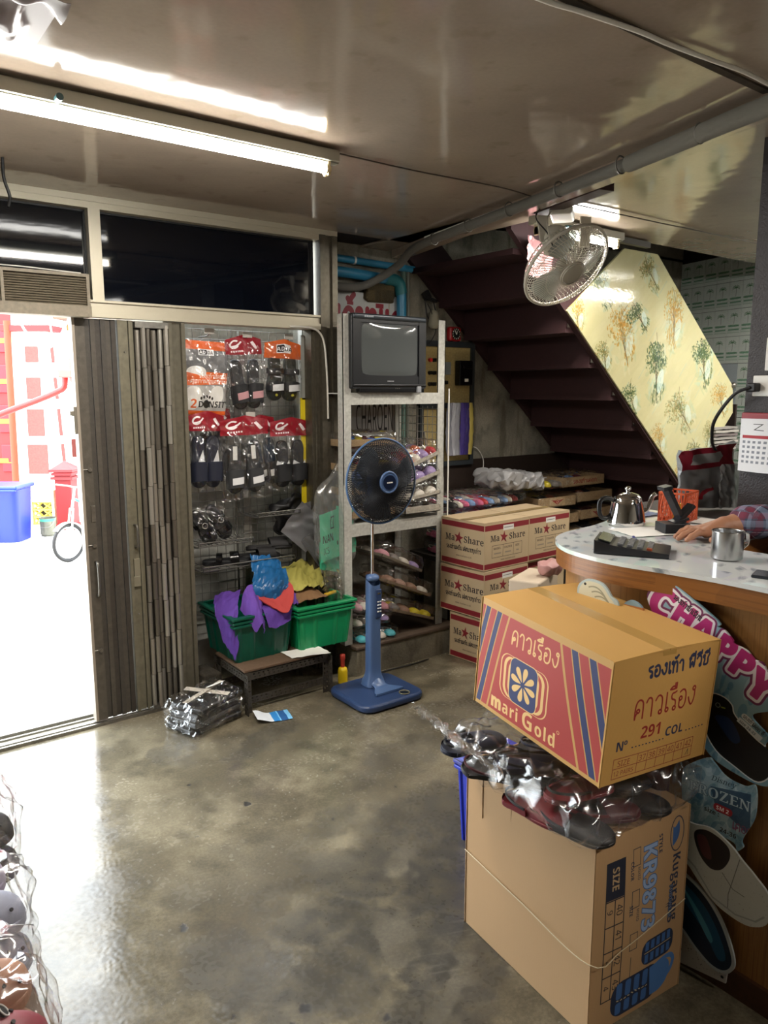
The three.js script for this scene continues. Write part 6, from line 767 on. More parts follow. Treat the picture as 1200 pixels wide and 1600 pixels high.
board('pale_animal_cutout', 'pale rounded cut-out board edged white peeking above the ochre carton', [[-1.305, 1.000], [-1.301, 1.022], [-1.280, 1.040], [-1.254, 1.043], [-1.227, 1.037], [-1.211, 1.023], [-1.199, 1.007], [-1.181, .995], [-1.182, .96], [-1.244, .945], [-1.299, .965]], (c, T, w, h) => { c.fillStyle = '#a9b7b5'; c.fillRect(0, 0, w, h); c.fillStyle = '#c9c4a8'; sp(c, T, [[-1.3, 1.0], [-1.295, 1.018], [-1.278, 1.034], [-1.252, 1.037], [-1.228, 1.03], [-1.207, 1.006], [-1.19, .985], [-1.25, .95], [-1.29, .97]]); c.fill(); c.strokeStyle = '#8d8a72'; c.lineWidth = 7; for (let i = 0; i < 4; i++) { c.beginPath(); const [x, y] = T([-1.27 + .01 * i, 1.02 - .012 * i]); c.moveTo(x, y); c.quadraticCurveTo(x + 60, y - 30, x + 110, y + 60); c.stroke(); } c.fillStyle = '#151515'; const [ex, ey] = T([-1.281, 1.027]); c.beginPath(); c.arc(ex, ey, 7, 0, 7); c.fill(); }, 1800, true, .055);
board('orange_edge_cutout', 'small orange and blue cut-out edge beside pink lettered sign', [[-1.18, .985], [-1.165, 1.0], [-1.145, 1.0], [-1.125, .985], [-1.12, .95], [-1.18, .95]], (c, T, w, h) => { c.fillStyle = '#86a3b0'; c.fillRect(0, 0, w, h); c.fillStyle = '#b0703a'; c.fillRect(12, 34, w - 24, h); }, 1500, true, .03);
board('film_title_sign', 'icy blue cut-out sign with white title lettering and sizes on counter front', [[-1.001, .504], [-1.003, .574], [-.979, .605], [-.94, .633], [-.926, .625], [-.893, .599], [-.849, .593], [-.821, .604], [-.817, .526], [-.843, .455], [-.839, .435], [-.855, .417], [-.863, .436], [-.926, .441], [-.967, .439], [-.988, .434]], (c, T, w, h, k) => {
  c.fillStyle = '#9db8c2'; c.fillRect(0, 0, w, h); const r = rng(14); for (let i = 0; i < 160; i++) { c.fillStyle = ['rgba(40,95,130,.3)', 'rgba(210,225,228,.35)', 'rgba(90,140,165,.3)'][i % 3]; c.beginPath(); c.ellipse(r() * w, r() * h, 8 + 20 * r(), 14 + 40 * r(), .4, 0, 7); c.fill(); } c.fillStyle = 'rgba(16,52,84,.75)'; pth(c, T, [[-.93, .56], [-.83, .58], [-.825, .47], [-.88, .5], [-.91, .5]]); c.fill();
  c.save(); const [x, y] = T([-.985, .53]); c.translate(x, y); c.rotate(-.02); c.font = `bold ${.037 * k}px serif`; c.lineWidth = 4; c.strokeStyle = '#24465c'; c.strokeText('FROZEN', 0, 0); c.fillStyle = '#b9ced4'; c.fillText('FROZEN', 0, 0); c.restore(); { const [a, b] = T([-.93, .578]); c.font = 'italic 34px serif'; c.fillStyle = '#16323f'; c.fillText('Disney', a, b); }
  { const [a, b] = T([-.93, .508]); c.save(); c.translate(a, b); c.rotate(.05); c.fillStyle = '#a32232'; c.beginPath(); c.roundRect(20, -26, 86, 36, 16); c.fill(); c.fillStyle = '#fff'; c.font = 'bold 26px sans-serif'; c.fillText('SM 2', 32, 2); c.fillStyle = '#10181c'; c.font = 'bold 30px sans-serif'; c.fillText('size :', -20, 34); c.fillText('24-36', 60, 100); c.restore(); thai(c, 'เด็ก', ...T([-.87, .472]), 34, '#7a4a6a', 5, .8); }
}, 1800, true, .008);
board('white_shoe_cutout', 'white slip-on shoe cut-out board with dark lining on counter front', [[-.99, .433], [-.954, .446], [-.913, .452], [-.862, .427], [-.835, .405], [-.799, .38], [-.764, .346], [-.762, .279], [-.797, .247], [-.839, .241], [-.889, .254], [-.933, .29], [-.974, .33], [-1.009, .341]], (c, T, w, h) => { c.fillStyle = '#c3c8c3'; c.fillRect(0, 0, w, h); const r = rng(19); for (let i = 0; i < 260; i++) { c.fillStyle = `rgba(60,60,50,${.1 + .25 * r()})`; c.fillRect(r() * w, r() * h, 1 + 3 * r(), 1 + 4 * r()); } c.fillStyle = '#1b1316'; sp(c, T, [[-.957, .425], [-.926, .443], [-.871, .423], [-.864, .398], [-.883, .356], [-.909, .346], [-.939, .368]]); c.fill(); c.fillStyle = '#4a2228'; sp(c, T, [[-.95, .42], [-.93, .425], [-.91, .37], [-.93, .37]]); c.fill(); c.strokeStyle = '#6b706c'; c.lineWidth = 3; pth(c, T, [[-.88, .35], [-.85, .32], [-.82, .315]], false); c.stroke(); pth(c, T, [[-.84, .405], [-.86, .3], [-.86, .26]], false); c.stroke(); c.strokeStyle = '#9da39f'; c.lineWidth = 7; pth(c, T, [[-1.0, .36], [-.95, .33], [-.9, .27], [-.84, .255], [-.79, .265], [-.77, .29]], false); c.stroke(); }, 1600, true, .016);
board('white_price_board', 'white spattered board with a punched hole at the counter foot', [[-1.02, .14], [-.972, .13], [-.893, .065], [-.857, .07], [-.859, .039], [-.967, .027], [-1.012, .023]], (c, T, w, h) => { c.fillStyle = '#b5b3ac'; c.fillRect(0, 0, w, h); const r = rng(23); for (let i = 0; i < 120; i++) { c.fillStyle = 'rgba(40,40,36,.4)'; c.fillRect(r() * w, r() * h, 2 + 3 * r(), 2 + 3 * r()); } c.fillStyle = '#111'; const [x, y] = T([-.868, .052]); c.beginPath(); c.arc(x, y, 6, 0, 7); c.fill(); c.fillStyle = '#6a1f1f'; c.fillRect(0, 0, 40, 80); }, 1500, false, .001);
board('blue_shoe_cutout', 'dark blue shoe toe cut-out board with white edge at the counter foot', [[-1.021, .295], [-.976, .29], [-.922, .263], [-.882, .22], [-.851, .163], [-.836, .116], [-.843, .087], [-.862, .069], [-.894, .067], [-.938, .092], [-.974, .124], [-1.011, .151]], (c, T, w, h) => { c.fillStyle = '#aeb7b8'; c.fillRect(0, 0, w, h); c.fillStyle = '#0d2238'; sp(c, T, [[-1.02, .285], [-.976, .283], [-.925, .255], [-.888, .215], [-.858, .16], [-.844, .116], [-.85, .092], [-.866, .077], [-.892, .076], [-.934, .1], [-.97, .132], [-1.01, .16]]); c.fill(); c.fillStyle = '#17506f'; sp(c, T, [[-1.0, .27], [-.93, .235], [-.88, .17], [-.86, .11], [-.875, .1], [-.92, .16], [-.99, .23]]); c.fill(); c.fillStyle = '#4b8fa5'; sp(c, T, [[-.985, .255], [-.93, .2], [-.895, .145], [-.9, .135], [-.945, .195]]); c.fill(); }, 1600, true, .008);
single('dark_red_object', jitter(RB(.05, .26, .1, .02, 0, .13, 0, 0, 0, 0, 5), .01, 12), M(0x3c1216, .45), 'dark red wrapped item tucked between carton and counter', 'wrapped item', [1.7, .42, -1.08]);
single('thin_stand', box3(-.05, .05, 0, .42, -.06, .06), darkWood, 'narrow dark wooden block behind the large brown carton', 'block', [1.7, 0, -1.4]);

// ================================================================ bagged clogs at the left edge
const clogTable = thing('low_bench', 'low wooden bench carrying bags of clogs beside the doorway', 'bench', [-.2, 0, -1.6]); part(clogTable, 'bench_top', box3(-.45, .45, .3, .33, -.62, .75), M(0x5b4630, .6, 0, { map: speck(3) })); for (const [x, z] of [[-.42, -.58], [.42, -.58], [-.42, .71], [.42, .71]]) part(clogTable, 'leg', box3(x - .025, x + .025, 0, .3, z - .025, z + .025), M(0x5b4630, .6));
const holeG = merge(CG.holes), clogCols = [0xc98a92, 0xa9a2b8, 0x8d3f4a, 0xb28a74, 0x9aa0b4, 0x2b2a2e].map((c) => M(c, .45)), charmD = M(0x2b2d30, .4), charmW = M(0xd8d6d2, .4), charmP = M(0xc77a8d, .4);
function charm(parent, x, y, z, m) { const g = part(parent, 'charm', [Cy(.05, .05, .02, x, y, z, 18, .9), Cy(.02, .02, .02, x - .035, y + .02, z - .035, 10, .9), Cy(.02, .02, .02, x + .035, y + .02, z - .035, 10, .9)], m); part(g, 'charm_rim', new THREE.TorusGeometry(.05, .006, 6, 20).rotateX(.9 - PI / 2).translate(x, y + .012, z + .006), charmW); }
function clogBag(label, pos, turn, cols) { const t = thing('bag_of_clogs', label, 'bag of clogs', pos, turn); let k = 0; for (const [x, y, z, ry, rx] of [[.145, .0, .09, 1.7, 0], [.145, .0, -.07, 1.45, 0], [-.08, 0, .09, -1.5, 0], [-.08, 0, -.08, -1.7, 0], [.14, .085, .06, 1.5, -.05], [.14, .085, -.08, 1.75, .05], [-.1, .085, 0, .1, 0]]) { const q = new THREE.Group(); q.name = 'clog'; q.position.set(x, y, z); q.rotation.set(rx, ry, 0); q.scale.set(.24, .24, .24); t.add(q); const m = cols[k++ % cols.length]; part(q, 'upper', CG.upper, m); part(q, 'sole', CG.sole, m); part(q, 'heel_strap', CG.strap, cols[(k + 1) % cols.length]); part(q, 'holes', holeG, mat.black); if (k % 2) charm(q, .05, .37, .2, k % 3 ? charmD : charmP); }
  part(t, 'clear_bag', [jitter(softBox(.5, .235, .325, .07, 34, .02, .12, 0), .014, 14, pos[2] * 7)], MP(0xffffff, .1, 0, { transmission: 1, thickness: 0, ior: 1.7 })); return t; }
clogBag('clear bag of maroon and brown clogs with dark charms, nearest the bench end', [-.03, .335, -1.34], 0, [clogCols[2], clogCols[3], clogCols[0], clogCols[5]]); clogBag('clear bag of lilac and pink clogs in the middle of the low bench', [.0, .335, -1.7], .06, [clogCols[4], clogCols[1], clogCols[0], clogCols[5]]); clogBag('clear bag of pink and black clogs at the doorway end of bench', [.045, .335, -2.06], .05, [clogCols[5], clogCols[0], clogCols[3], clogCols[1]]);
for (let i = 0; i < 2; i++) clogBag(['clear bag of brown and lilac clogs behind the maroon clogs bag', 'clear bag of black and grey clogs behind the lilac clogs bag'][i], [-.56, .335, -1.4 - .45 * i], .05, [clogCols[(3 + i * 2) % 6], clogCols[1], clogCols[4]]);

// ================================================================ things beside the pillar behind the counter
single('wall_switch_plate', RB(.012, .11, .07, .004), M(0xd9d5d0, .4), 'white switch plate fixed on the dark pillar', 'switch', [2.578, 1.67, -1.27]);
const sock = thing('wall_socket', 'white socket with black plug on the dark pillar', 'socket', [2.577, 1.565, -1.29]); part(sock, 'plate', RB(.014, .07, .1, .004), mat.white); part(sock, 'plug', RB(.04, .03, .035, .006, -.02, -.005, -.04), mat.black); part(sock, 'cord', tube([[-.04, -.005, -.04], [-.05, -.03, -.09], [-.02, -.12, -.17], [.06, -.2, -.22], [.2, -.25, -.28]], .006, 30), mat.black);
const cal = thing('wall_calendar', 'paper calendar with red heading hanging on the dark pillar', 'calendar', [2.572, 1.275, -1.285]); const calTex = canvasTex(256, 384, (c) => { c.fillStyle = '#dcdde0'; c.fillRect(0, 0, 256, 384); c.fillStyle = '#a3202c'; c.fillRect(20, 120, 216, 22); c.strokeStyle = '#333'; c.lineWidth = 5; c.beginPath(); c.moveTo(90, 40); c.lineTo(150, 40); c.lineTo(100, 80); c.lineTo(160, 84); c.stroke(); c.fillStyle = '#7d828c'; for (let j = 0; j < 5; j++) for (let i = 0; i < 6; i++) c.fillRect(24 + i * 36, 160 + j * 36, 20, 18); });
part(cal, 'page', patch((u, v) => [-.012 - .03 * (1 - v) * u - .01 * Math.sin(u * PI), v * .18, -.08 + u * .14], 10, 10), M(0xffffff, .6, 0, { map: calTex })); part(cal, 'binding', RB(.018, .024, .14, .004, -.004, .188, -.01), M(0x8f1f2a, .4));
const redBagTex = canvasTex(256, 384, (c) => { c.fillStyle = '#8a8e90'; c.fillRect(0, 0, 256, 384); c.fillStyle = '#8a1a2e'; c.fillRect(0, 0, 256, 130); c.fillStyle = '#9fa3a4'; c.fillRect(50, 36, 140, 64); c.strokeStyle = '#9a2634'; c.lineWidth = 16; c.beginPath(); c.arc(170, 330, 70, 3.2, 4.7); c.stroke(); });
single('red_topped_bag', slab((u, v) => [2.62 + u * .2, 1.1 + v * .22 + .03 * u * v, -1.62 + u * .1 + .015 * n2(u * 3, v * 3)], 12, 12, .02), M(0xffffff, .3, 0, { map: redBagTex }), 'grey plastic bag with red top standing at the back of counter', 'bag'); single('clear_sleeve_bag', slab((u, v) => [2.77 + u * .1, 1.1 + v * .17, -1.54 + u * .06 + .012 * n2(u * 6, v * 3)], 12, 12, .008), MP(0xdfe2e2, .12, 0, { transmission: .7, thickness: 0 }), 'small clear plastic bag beside the red topped bag', 'bag');
single('side_table', [box3(2.57, 3.1, 1.06, 1.09, -1.85, -1.42), ...[[2.6, -1.82], [3.06, -1.82], [2.6, -1.46], [3.06, -1.46]].map(([x, z]) => box3(x - .02, x + .02, 0, 1.06, z - .02, z + .02))], darkWood, 'narrow high side table beyond the end of counter', 'table');
const cabi = thing('dark_cabinet', 'dark open cabinet with stacked papers behind the painted panel', 'cabinet', [4.85, 0, -3.1], 0); part(cabi, 'side', box3(0, .02, 0, 1.45, -.2, .2), darkWood); part(cabi, 'side', box3(.5, .52, 0, 1.45, -.2, .2), darkWood); for (const y of [.5, .85, 1.1]) part(cabi, 'shelf', box3(.02, .5, y, y + .02, -.2, .2), darkWood); part(cabi, 'back', box3(.02, .5, 0, 1.45, -.2, -.19), darkWood);
for (let i = 0; i < 7; i++) single('paper_stack', slab((u, v) => [u * .3, .004 * n2(u * 3 + i, v * 3), v * .22], 6, 6, .016), M([0x8d8a86, 0x6d6464, 0xa19e98][i % 3], .7), 'ragged stack of papers on the dark cabinet shelf', 'papers', [4.91 + .01 * (i % 3), 1.14 + i * .024, -3.02], 0, 'paper stacks in the dark cabinet');

// ================================================================ seated person behind the counter
function sdfMesh(bones, lo, hi, cell, k) {
  const size = Math.max(hi[0] - lo[0], hi[1] - lo[1], hi[2] - lo[2]), N = Math.ceil(size / cell) + 4, half = N / 2, mc = new MarchingCubes(N, new THREE.MeshBasicMaterial(), false, false, 200000), c = [(lo[0] + hi[0]) / 2, (lo[1] + hi[1]) / 2, (lo[2] + hi[2]) / 2], S = half * cell;
  mc.isolation = 0; const P = [];
  for (let z = 0; z < N; z++) for (let y = 0; y < N; y++) for (let x = 0; x < N; x++) { const px = c[0] + (x - half) * cell, py = c[1] + (y - half) * cell, pz = c[2] + (z - half) * cell; let d = 1e3; for (const b of bones) { const [ax, ay, az, bx, by, bz, r0, r1] = b, dx = bx - ax, dy = by - ay, dz = bz - az, L = dx * dx + dy * dy + dz * dz, t = L ? clamp(((px - ax) * dx + (py - ay) * dy + (pz - az) * dz) / L) : 0, q = Math.hypot(px - ax - dx * t, py - ay - dy * t, pz - az - dz * t) - lerp(r0, r1, t); if (d > 1e2) d = q; else { const h = clamp(.5 + .5 * (d - q) / k); d = lerp(d, q, h) - k * h * (1 - h); } } mc.field[x + y * N + z * N * N] = -d; }
  mc.update(); const n = mc.count; for (let i = 0; i < n * 3; i += 3) P.push(c[0] + mc.positionArray[i] * S, c[1] + mc.positionArray[i + 1] * S, c[2] + mc.positionArray[i + 2] * S);
  let g = new THREE.BufferGeometry(); g.setAttribute('position', new THREE.Float32BufferAttribute(P, 3)); g = mergeVertices(g, 1e-4); g.computeVertexNormals(); return norm(g);
}
const skinM = M(0xa9785c, .5, 0, { bumpMap: grain(30), bumpScale: .0006 }), plaidTex = canvasTex(256, 256, (c) => { c.fillStyle = '#3c4258'; c.fillRect(0, 0, 256, 256); const st = (x, w, f) => { c.fillStyle = f; c.fillRect(x, 0, w, 256); c.fillRect(0, x, 256, w); }; st(0, 70, 'rgba(24,26,44,.75)'); st(96, 40, 'rgba(122,42,62,.6)'); st(150, 46, 'rgba(150,170,196,.5)'); st(84, 6, 'rgba(200,200,210,.6)'); st(210, 12, 'rgba(140,60,80,.6)'); st(232, 5, 'rgba(210,215,220,.6)'); }, [9, 9]);
const person = thing('person', 'person in a plaid shirt resting one hand on the counter', 'person');
const J = { pel: [2.66, .8, -.56], che: [2.6, 1.15, -.66], nk: [2.575, 1.4, -.69], hd: [2.53, 1.59, -.75], rs: [2.69, 1.33, -.84], re: [2.52, 1.15, -.99], rw: [2.225, 1.135, -1.215], ls: [2.44, 1.33, -.53], le: [2.36, 1.1, -.45], lw: [2.15, 1.125, -.6] };
const bn = (a, b, r0, r1) => [...a, ...b, r0, r1];
const dHand = V(-.9, 0, -.43).normalize(), tHand = V(-.43, 0, .9).normalize(), hp = (f, s, y) => [J.rw[0] + dHand.x * f + tHand.x * s, y, J.rw[2] + dHand.z * f + tHand.z * s], ty = CT;
const handB = [bn(J.rw, hp(-.07, 0, ty + .045), .029, .034), bn(J.rw, hp(.075, .02, ty + .026), .027, .017), bn(J.rw, hp(.08, 0, ty + .027), .027, .017), bn(J.rw, hp(.075, -.022, ty + .025), .025, .016)];
for (const [s, L, b] of [[.032, .072, .08], [.011, .08, .084], [-.01, .074, .082], [-.03, .058, .075]]) { handB.push(bn(hp(b, s * .9, ty + .026), hp(b + L * .45, s * 1.15, ty + .03), .0105, .0098), bn(hp(b + L * .45, s * 1.15, ty + .03), hp(b + L * .78, s * 1.25, ty + .02), .0096, .009), bn(hp(b + L * .78, s * 1.25, ty + .02), hp(b + L, s * 1.28, ty + .01), .0088, .0078)); }
handB.push(bn(hp(.02, .022, ty + .028), hp(.055, .058, ty + .022), .015, .012), bn(hp(.055, .058, ty + .022), hp(.09, .072, ty + .013), .0115, .0092));
const rHand = sdfMesh(handB, [1.98, 1.08, -1.42], [2.32, 1.2, -1.1], .0035, .006);
const lHandD = V(-.7, 0, -.7), lp = (f, s, y) => [J.lw[0] + lHandD.x * f + .7 * s, y, J.lw[2] + lHandD.z * f - .7 * s]; const lHB = [bn(J.lw, lp(.08, 0, ty + .028), .028, .018)]; for (const s of [-.03, -.01, .01, .03]) lHB.push(bn(lp(.075, s, ty + .026), lp(.12, s * 1.15, ty + .026), .011, .01), bn(lp(.12, s * 1.15, ty + .026), lp(.155, s * 1.2, ty + .011), .0095, .008)); lHB.push(bn(lp(.02, .02, ty + .028), lp(.08, .07, ty + .014), .014, .01));
const lHand = sdfMesh(lHB, [1.95, 1.08, -.8], [2.25, 1.2, -.5], .0045, .006);
const f = V(-.72, 0, -.69), R_ = V(.69, 0, -.72), hq = (fx, rx, y) => [J.hd[0] + f.x * fx + R_.x * rx, J.hd[1] + y, J.hd[2] + f.z * fx + R_.z * rx];
const headG = sdfMesh([bn(hq(-.01, 0, .05), hq(-.01, 0, .03), .086, .085), bn(hq(.02, 0, -.02), hq(.045, 0, -.075), .066, .04), bn(hq(.085, 0, .02), hq(.105, 0, -.015), .01, .015), bn(hq(-.01, .082, 0), hq(-.01, .086, -.03), .014, .012), bn(hq(-.01, -.082, 0), hq(-.01, -.086, -.03), .014, .012), bn(hq(.082, .03, .038), hq(.082, -.03, .038), .009, .009), bn(hq(.075, .022, -.058), hq(.075, -.022, -.058), .009, .009), bn(J.nk, hq(-.015, 0, -.04), .058, .054)], [2.38, 1.3, -.9], [2.7, 1.75, -.55], .006, .018);
const armG = sdfMesh([bn(J.rw, hp(-.05, 0, ty + .042), .029, .033), bn(hp(-.05, 0, ty + .042), J.re, .034, .043), bn(J.re, J.rs, .043, .05)], [2.2, 1.0, -1.3], [2.75, 1.4, -.78], .009, .02), arm2G = sdfMesh([bn(J.lw, J.le, .028, .042), bn(J.le, J.ls, .042, .05)], [2.05, 1.0, -.7], [2.5, 1.4, -.35], .009, .02);
part(person, 'body', [rHand, lHand, headG, armG, arm2G], skinM);
const eyeM = M(0x191412, .25); for (const s of [-1, 1]) part(person, 'eye', Sp(.008, ...hq(.082, s * .03, .018)), eyeM); part(person, 'lips', Sp(.018, ...hq(.083, 0, -.055), 1, .35, .6), M(0x8a4f45, .5));
part(person, 'nail', [0, 1, 2, 3].map((i) => { const [s, L, b] = [[.032, .072, .08], [.011, .08, .084], [-.01, .074, .082], [-.03, .058, .075]][i]; const q = hp(b + L - .001, s * 1.28, ty + .0165); return Sp(.0055, ...q, 1, .35, .9, 8, 6); }), M(0xc79a86, .3));
part(person, 'hair', jitter(sdfMesh([bn(hq(-.025, 0, .065), hq(-.035, 0, .02), .088, .09), bn(hq(.03, 0, .1), hq(-.02, 0, .11), .045, .05)], [2.38, 1.5, -.92], [2.72, 1.8, -.55], .008, .03), .004, 40), M(0x17120f, .55));
const cuff = hp(-.075, 0, ty + .05);
part(person, 'shirt', [uvm(sdfMesh([bn(J.pel, J.che, .15, .155), bn(J.che, [2.58, 1.3, -.68], .16, .12), bn(J.rs, J.ls, .075, .075), bn(J.rs, J.re, .068, .062), bn(J.re, cuff, .06, .053), bn(J.ls, J.le, .068, .06), bn(J.le, lp(-.12, 0, ty + .03), .058, .05), bn([2.67, .82, -.62], [2.6, .82, -.5], .15, .15)], [2.1, .6, -1.3], [2.95, 1.5, -.3], .012, .035))], M(0xffffff, .8, 0, { map: plaidTex }));
part(person, 'trousers', [sdfMesh([bn([2.68, .8, -.66], [2.34, .8, -.9], .085, .065), bn([2.34, .8, -.9], [2.38, .36, -.86], .062, .048), bn([2.6, .8, -.5], [2.25, .8, -.66], .085, .065), bn([2.25, .8, -.66], [2.3, .36, -.64], .062, .048), bn([2.66, .8, -.56], [2.64, .8, -.58], .14, .14)], [2.1, .25, -1.05], [2.9, 1.0, -.35], .014, .03)], M(0x23252c, .8));
part(person, 'shoe', [RB(.1, .06, .24, .025, 2.34, .315, -.9, 0, .8), RB(.1, .06, .24, .025, 2.26, .315, -.68, 0, .8)], mat.black);
const stool = thing('bar_stool', 'high round wooden stool under the seated person', 'stool', [2.66, 0, -.57]); part(stool, 'seat', lathe([[0, .62], [.16, .62], [.17, .63], [.17, .65], [.16, .66], [0, .66]], 28), darkWood); for (let i = 0; i < 4; i++) { const a = i * PI / 2 + .7; part(stool, 'leg', bar([Math.cos(a) * .2, 0, Math.sin(a) * .2], [Math.cos(a) * .12, .62, Math.sin(a) * .12], .016, 8), darkWood); } part(stool, 'foot_ring', new THREE.TorusGeometry(.17, .01, 6, 28).rotateX(PI / 2).translate(0, .25, 0), mat.dullSteel);
single('foot_rail_box', RB(.3, .28, .44, .01, 0, .14, 0), darkWood, 'dark wooden box used as foot rest behind counter', 'box', [2.3, .0, -.78], .2);

// ================================================================ outside: street, tower, bin, wall, tricycle
const ground = part(scene, 'street_ground', box3(-14, 16, -.2, -.1, -30, ZF - .42), M(0xc4c0b8, .85, 0, { map: speck(1) })); ground.userData.kind = 'structure';
const TURN = -.6413, out = (name, label, cat, X0, y, D) => thing(name, label, cat, [.598 * D + .801 * X0, y, -.801 * D + .598 * X0], TURN);   // X0 across, D away
const wPaint = M(0xe9e4da, .8), pinkP = M(0x9c3f3a, .8, 0, { map: speck(2) }), redP = M(0x7d0f10, .6), orangeP = M(0x9a2f0c, .6), yelP = M(0xb0801c, .6);
const tower = out('tower', 'tapering white tower with pink panels and orange edge across the street', 'tower', -4.83, -.1, 10.5);
part(tower, 'shaft', [new THREE.CylinderGeometry(.24, .5, 4.2, 4, 1).rotateY(PI / 4).scale(1.0, 1, .4).translate(-.12, 2.1, -.4)], wPaint);
{ const fx = (y) => .75 - .085 * y; // half width of the front face
  for (const [y, w, h] of [[2.15, .2, .22], [1.68, .22, .3], [1.2, .26, .38], [.68, .31, .42]]) { const zz = -.4 + (.354 - .0437 * y) * .4 + .008; part(tower, 'panel', RB(w * .92, h, .02, .008, -.1, y, zz, -.018), pinkP); const q = part(tower, 'panel', RB(.02, h, .09, .008, .185 + (1.2 - y) * .044, y, -.4, 0, 0, .044), pinkP); }
  part(tower, 'edge_column', [bar([-.42, 0, -.2], [-.38, 2.6, -.22], .045, 10)], orangeP); part(tower, 'cornice', [B(.7, .08, .4, -.12, 2.5, -.4)], redP); }
const temple = out('temple_wall', 'red building wall with yellow framed panels beside the tower', 'building', -6.1, -.1, 11.6); part(temple, 'wall', box3(-1.4, .72, 0, 3.4, -.4, 0), redP); for (let k = 0; k < 5; k++) part(temple, 'yellow_band', box3(-1.4, .72, .55 + k * .6, .62 + k * .6, 0, .03), yelP); for (let k = 0; k < 4; k++) part(temple, 'panel', RB(.36, .42, .03, .02, .42, .32 + .6 * k + .3, .01), M(0x9a1420, .6));
part(temple, 'pinnacle', [new THREE.ConeGeometry(.16, .22, 4).translate(.62, .75, .2), B(.26, .06, .26, .62, .62, .2)], redP);
const bin = out('wheelie_bin', 'blue wheelie bin standing on the street', 'bin', -4.17, -.1, 8.3); part(bin, 'body', slab((u, v) => { const a = u * 2 * PI, e = (q) => Math.sign(q) * Math.abs(q) ** .35; return [e(Math.cos(a)) * lerp(.16, .19, v), v * .58, e(Math.sin(a)) * lerp(.17, .2, v)]; }, 32, 6, .008), M(0x0c2590, .4)); part(bin, 'lid', [RB(.42, .05, .44, .02, 0, .605, 0), RB(.4, .02, .05, .008, 0, .58, .22)], M(0x1030a0, .4)); part(bin, 'wheel', Cy(.06, .06, .03, -.12, .06, .2, 20, PI / 2), mat.black); part(bin, 'wheel', Cy(.06, .06, .03, -.12, .06, -.2, 20, PI / 2), mat.black);
const lw = out('yellow_lattice_wall', 'low cream wall with yellow lattice openings beside red post', 'wall', -4.08, -.1, 8.95); part(lw, 'wall', [box3(-.5, .13, .33, .47, -.08, 0), box3(-.5, .13, 0, .05, -.08, 0), box3(.1, .13, .05, .33, -.08, 0), box3(-.5, -.14, .05, .33, -.08, 0)], M(0xe6dcae, .8)); const latM = M(0xd9c24a, .6); for (let j = 0; j < 3; j++) for (let i = 0; i < 2; i++) { const x = -.08 + i * .12, y = .1 + j * .09; part(lw, 'lattice_block', [B(.12, .012, .06, x, y + .04, -.04), B(.12, .012, .06, x, y - .04, -.04), B(.1, .014, .05, x, y, -.04, 0, 0, .65), B(.1, .014, .05, x, y, -.04, 0, 0, -.65)], latM); } part(lw, 'backing', box3(-.14, .1, .05, .33, -.2, -.19), mat.black);
const gp = out('red_gate_post', 'red gate post with stepped cap beside lattice wall', 'post', -3.81, -.1, 9.0); part(gp, 'shaft', B(.19, .66, .19, 0, .33, 0), redP); part(gp, 'cap', [B(.26, .03, .26, 0, .62, 0), B(.24, .03, .24, 0, .67, 0), B(.28, .03, .28, 0, .71, 0), new THREE.ConeGeometry(.19, .1, 4).rotateY(PI / 4).translate(0, .775, 0)], M(0x94191a, .6)); part(gp, 'foot', B(.25, .06, .25, 0, .03, 0), redP);
const bk2 = out('paint_bucket', 'old white and green paint bucket on the street', 'bucket', -3.86, -.1, 8.55); part(bk2, 'pail', lathe([[0, .005], [.075, 0], [.088, .2], [.094, .21], [.088, .21], [.084, .02]], 24), M(0xb9bcb6, .6, 0, { map: plasterMap })); part(bk2, 'green_band', lathe([[.0855, .15], [.0895, .205]], 24), M(0x3f9c78, .6)); part(bk2, 'bail', tube([[-.09, .2, 0], [-.06, .12, .09], [.06, .12, .09], [.09, .2, 0]], .003, 20), mat.dullSteel);
const shed = out('open_shed', 'dark open shed with brown back wall behind the tower', 'shed', -4.0, -.1, 13.2); part(shed, 'back_wall', box3(-1.2, 1.5, 0, 3.2, -2.6, -2.5), M(0x4a3a30, .85, 0, { map: speck(1) })); part(shed, 'beam', box3(-1.2, 1.5, 2.62, 2.76, .4, .5), M(0xb9743a, .7)); part(shed, 'roof', box3(-1.2, 1.5, 2.76, 2.82, -2.6, 1.0), M(0x7a5a4a, .8)); part(shed, 'side_wall', box3(1.45, 1.5, 0, 2.76, -2.6, .6), M(0x4a3a30, .85)); part(shed, 'side_wall', box3(-1.2, -1.15, 0, 2.76, -2.6, .3), M(0x4a3a30, .85)); part(shed, 'counter_ledge', box3(-1.2, 1.5, .55, .85, 0, .6), M(0x6a3028, .7)); part(shed, 'stored_box', RB(.2, .18, .2, .01, -.55, 1.1, .5), M(0x9aa2a6, .5)); part(shed, 'stored_box', RB(.5, .08, .2, .01, -.1, 1.14, .5), M(0xc4c0b6, .6)); part(shed, 'post', box3(-.62, -.56, 0, 2.7, .4, .46), M(0x5d5148, .7));
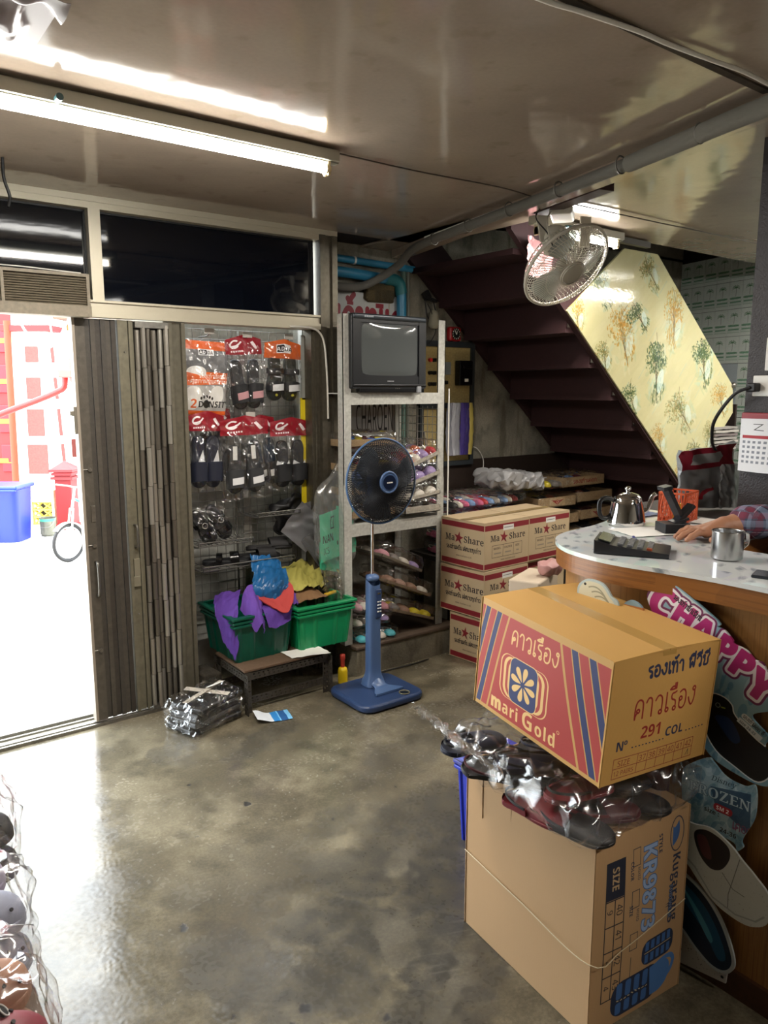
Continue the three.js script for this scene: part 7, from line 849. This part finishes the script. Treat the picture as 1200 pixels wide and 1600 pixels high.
const tri = out('cargo_tricycle', 'white cargo tricycle front wheel and fork parked on the street', 'tricycle', -3.06, -.1, 7.2); tri.rotation.y = TURN + 1.1; part(tri, 'tyre', new THREE.TorusGeometry(.175, .016, 8, 40).translate(0, .19, 0), mat.darkRubber); part(tri, 'rim', new THREE.TorusGeometry(.152, .008, 6, 40).translate(0, .19, 0), mat.chrome); part(tri, 'spokes', Array.from({ length: 18 }, (_, i) => bar([0, .19, 0], [Math.cos(i * PI / 9) * .152, .19 + Math.sin(i * PI / 9) * .152, 0], .0016, 4)), mat.chrome); part(tri, 'fender', slab((u, v) => { const a = .2 + u * 2.2; return [Math.cos(a) * .2, .19 + Math.sin(a) * .2, (v - .5) * .06]; }, 16, 2, .004), M(0xe6e2da, .4)); part(tri, 'fork', [bar([0, .19, .03], [.06, .52, .02], .01), bar([0, .19, -.03], [.06, .52, -.02], .01), bar([.06, .5, 0], [.11, .72, 0], .012)], M(0xd9d5cc, .4)); part(tri, 'handlebar', tube([[.06, .74, .2], [.1, .73, .1], [.11, .72, 0], [.1, .73, -.1], [.06, .74, -.2]], .009, 24), mat.dullSteel); part(tri, 'frame', [bar([.11, .6, 0], [.7, .3, 0], .014), bar([.5, .3, .2], [.5, .3, -.2], .014)], M(0x3f7f8c, .4));
const ab = out('red_awning_pipe', 'red bent pipe of an awning frame outside the doorway', 'pipe', 0, 0, 6.5); part(ab, 'pipe', tube([[-3.9, 1.1, 0], [-3.28, 1.345, 0], [-2.94, 1.47, 0], [-2.76, 1.545, 0], [-2.71, 1.58, 0], [-2.7, 1.66, 0]], .026, 50, 10), M(0x981d18, .4)); part(ab, 'coupling', [RB(.12, .07, .1, .01, -2.68, 1.69, 0), RB(.06, .2, .06, .01, -2.62, 1.72, 0)], M(0xd8564e, .5)); part(ab, 'down_post', bar([-2.5, 1.7, 0], [-2.52, -.1, 0], .03, 10), M(0xc9524a, .5));
part(ab, 'cross_bar', bar([-4.2, 2.27, 0], [-2.48, 2.27, 0], .03, 10), M(0x981d18, .4)); part(ab, 'post_head', bar([-2.5, 1.6, 0], [-2.48, 2.3, 0], .03, 10), M(0x981d18, .4)); part(ab, 'looped_wire', tube([[-3.1, 2.26, .02], [-2.98, 2.02, .03], [-2.84, 1.9, .03], [-2.72, 1.98, .03], [-2.56, 2.26, .02]], .009, 40), M(0xd9d5cc, .5)); part(ab, 'knotted_wire', tube([[-2.8, 2.26, .02], [-2.77, 2.0, .03], [-2.73, 1.85, .02], [-2.7, 1.72, .02]], .007, 30), M(0xd9d5cc, .5));
scene.traverse((o) => { if (o.isMesh) { o.castShadow = true; o.receiveShadow = true; } });
renderer.render(scene, camera);
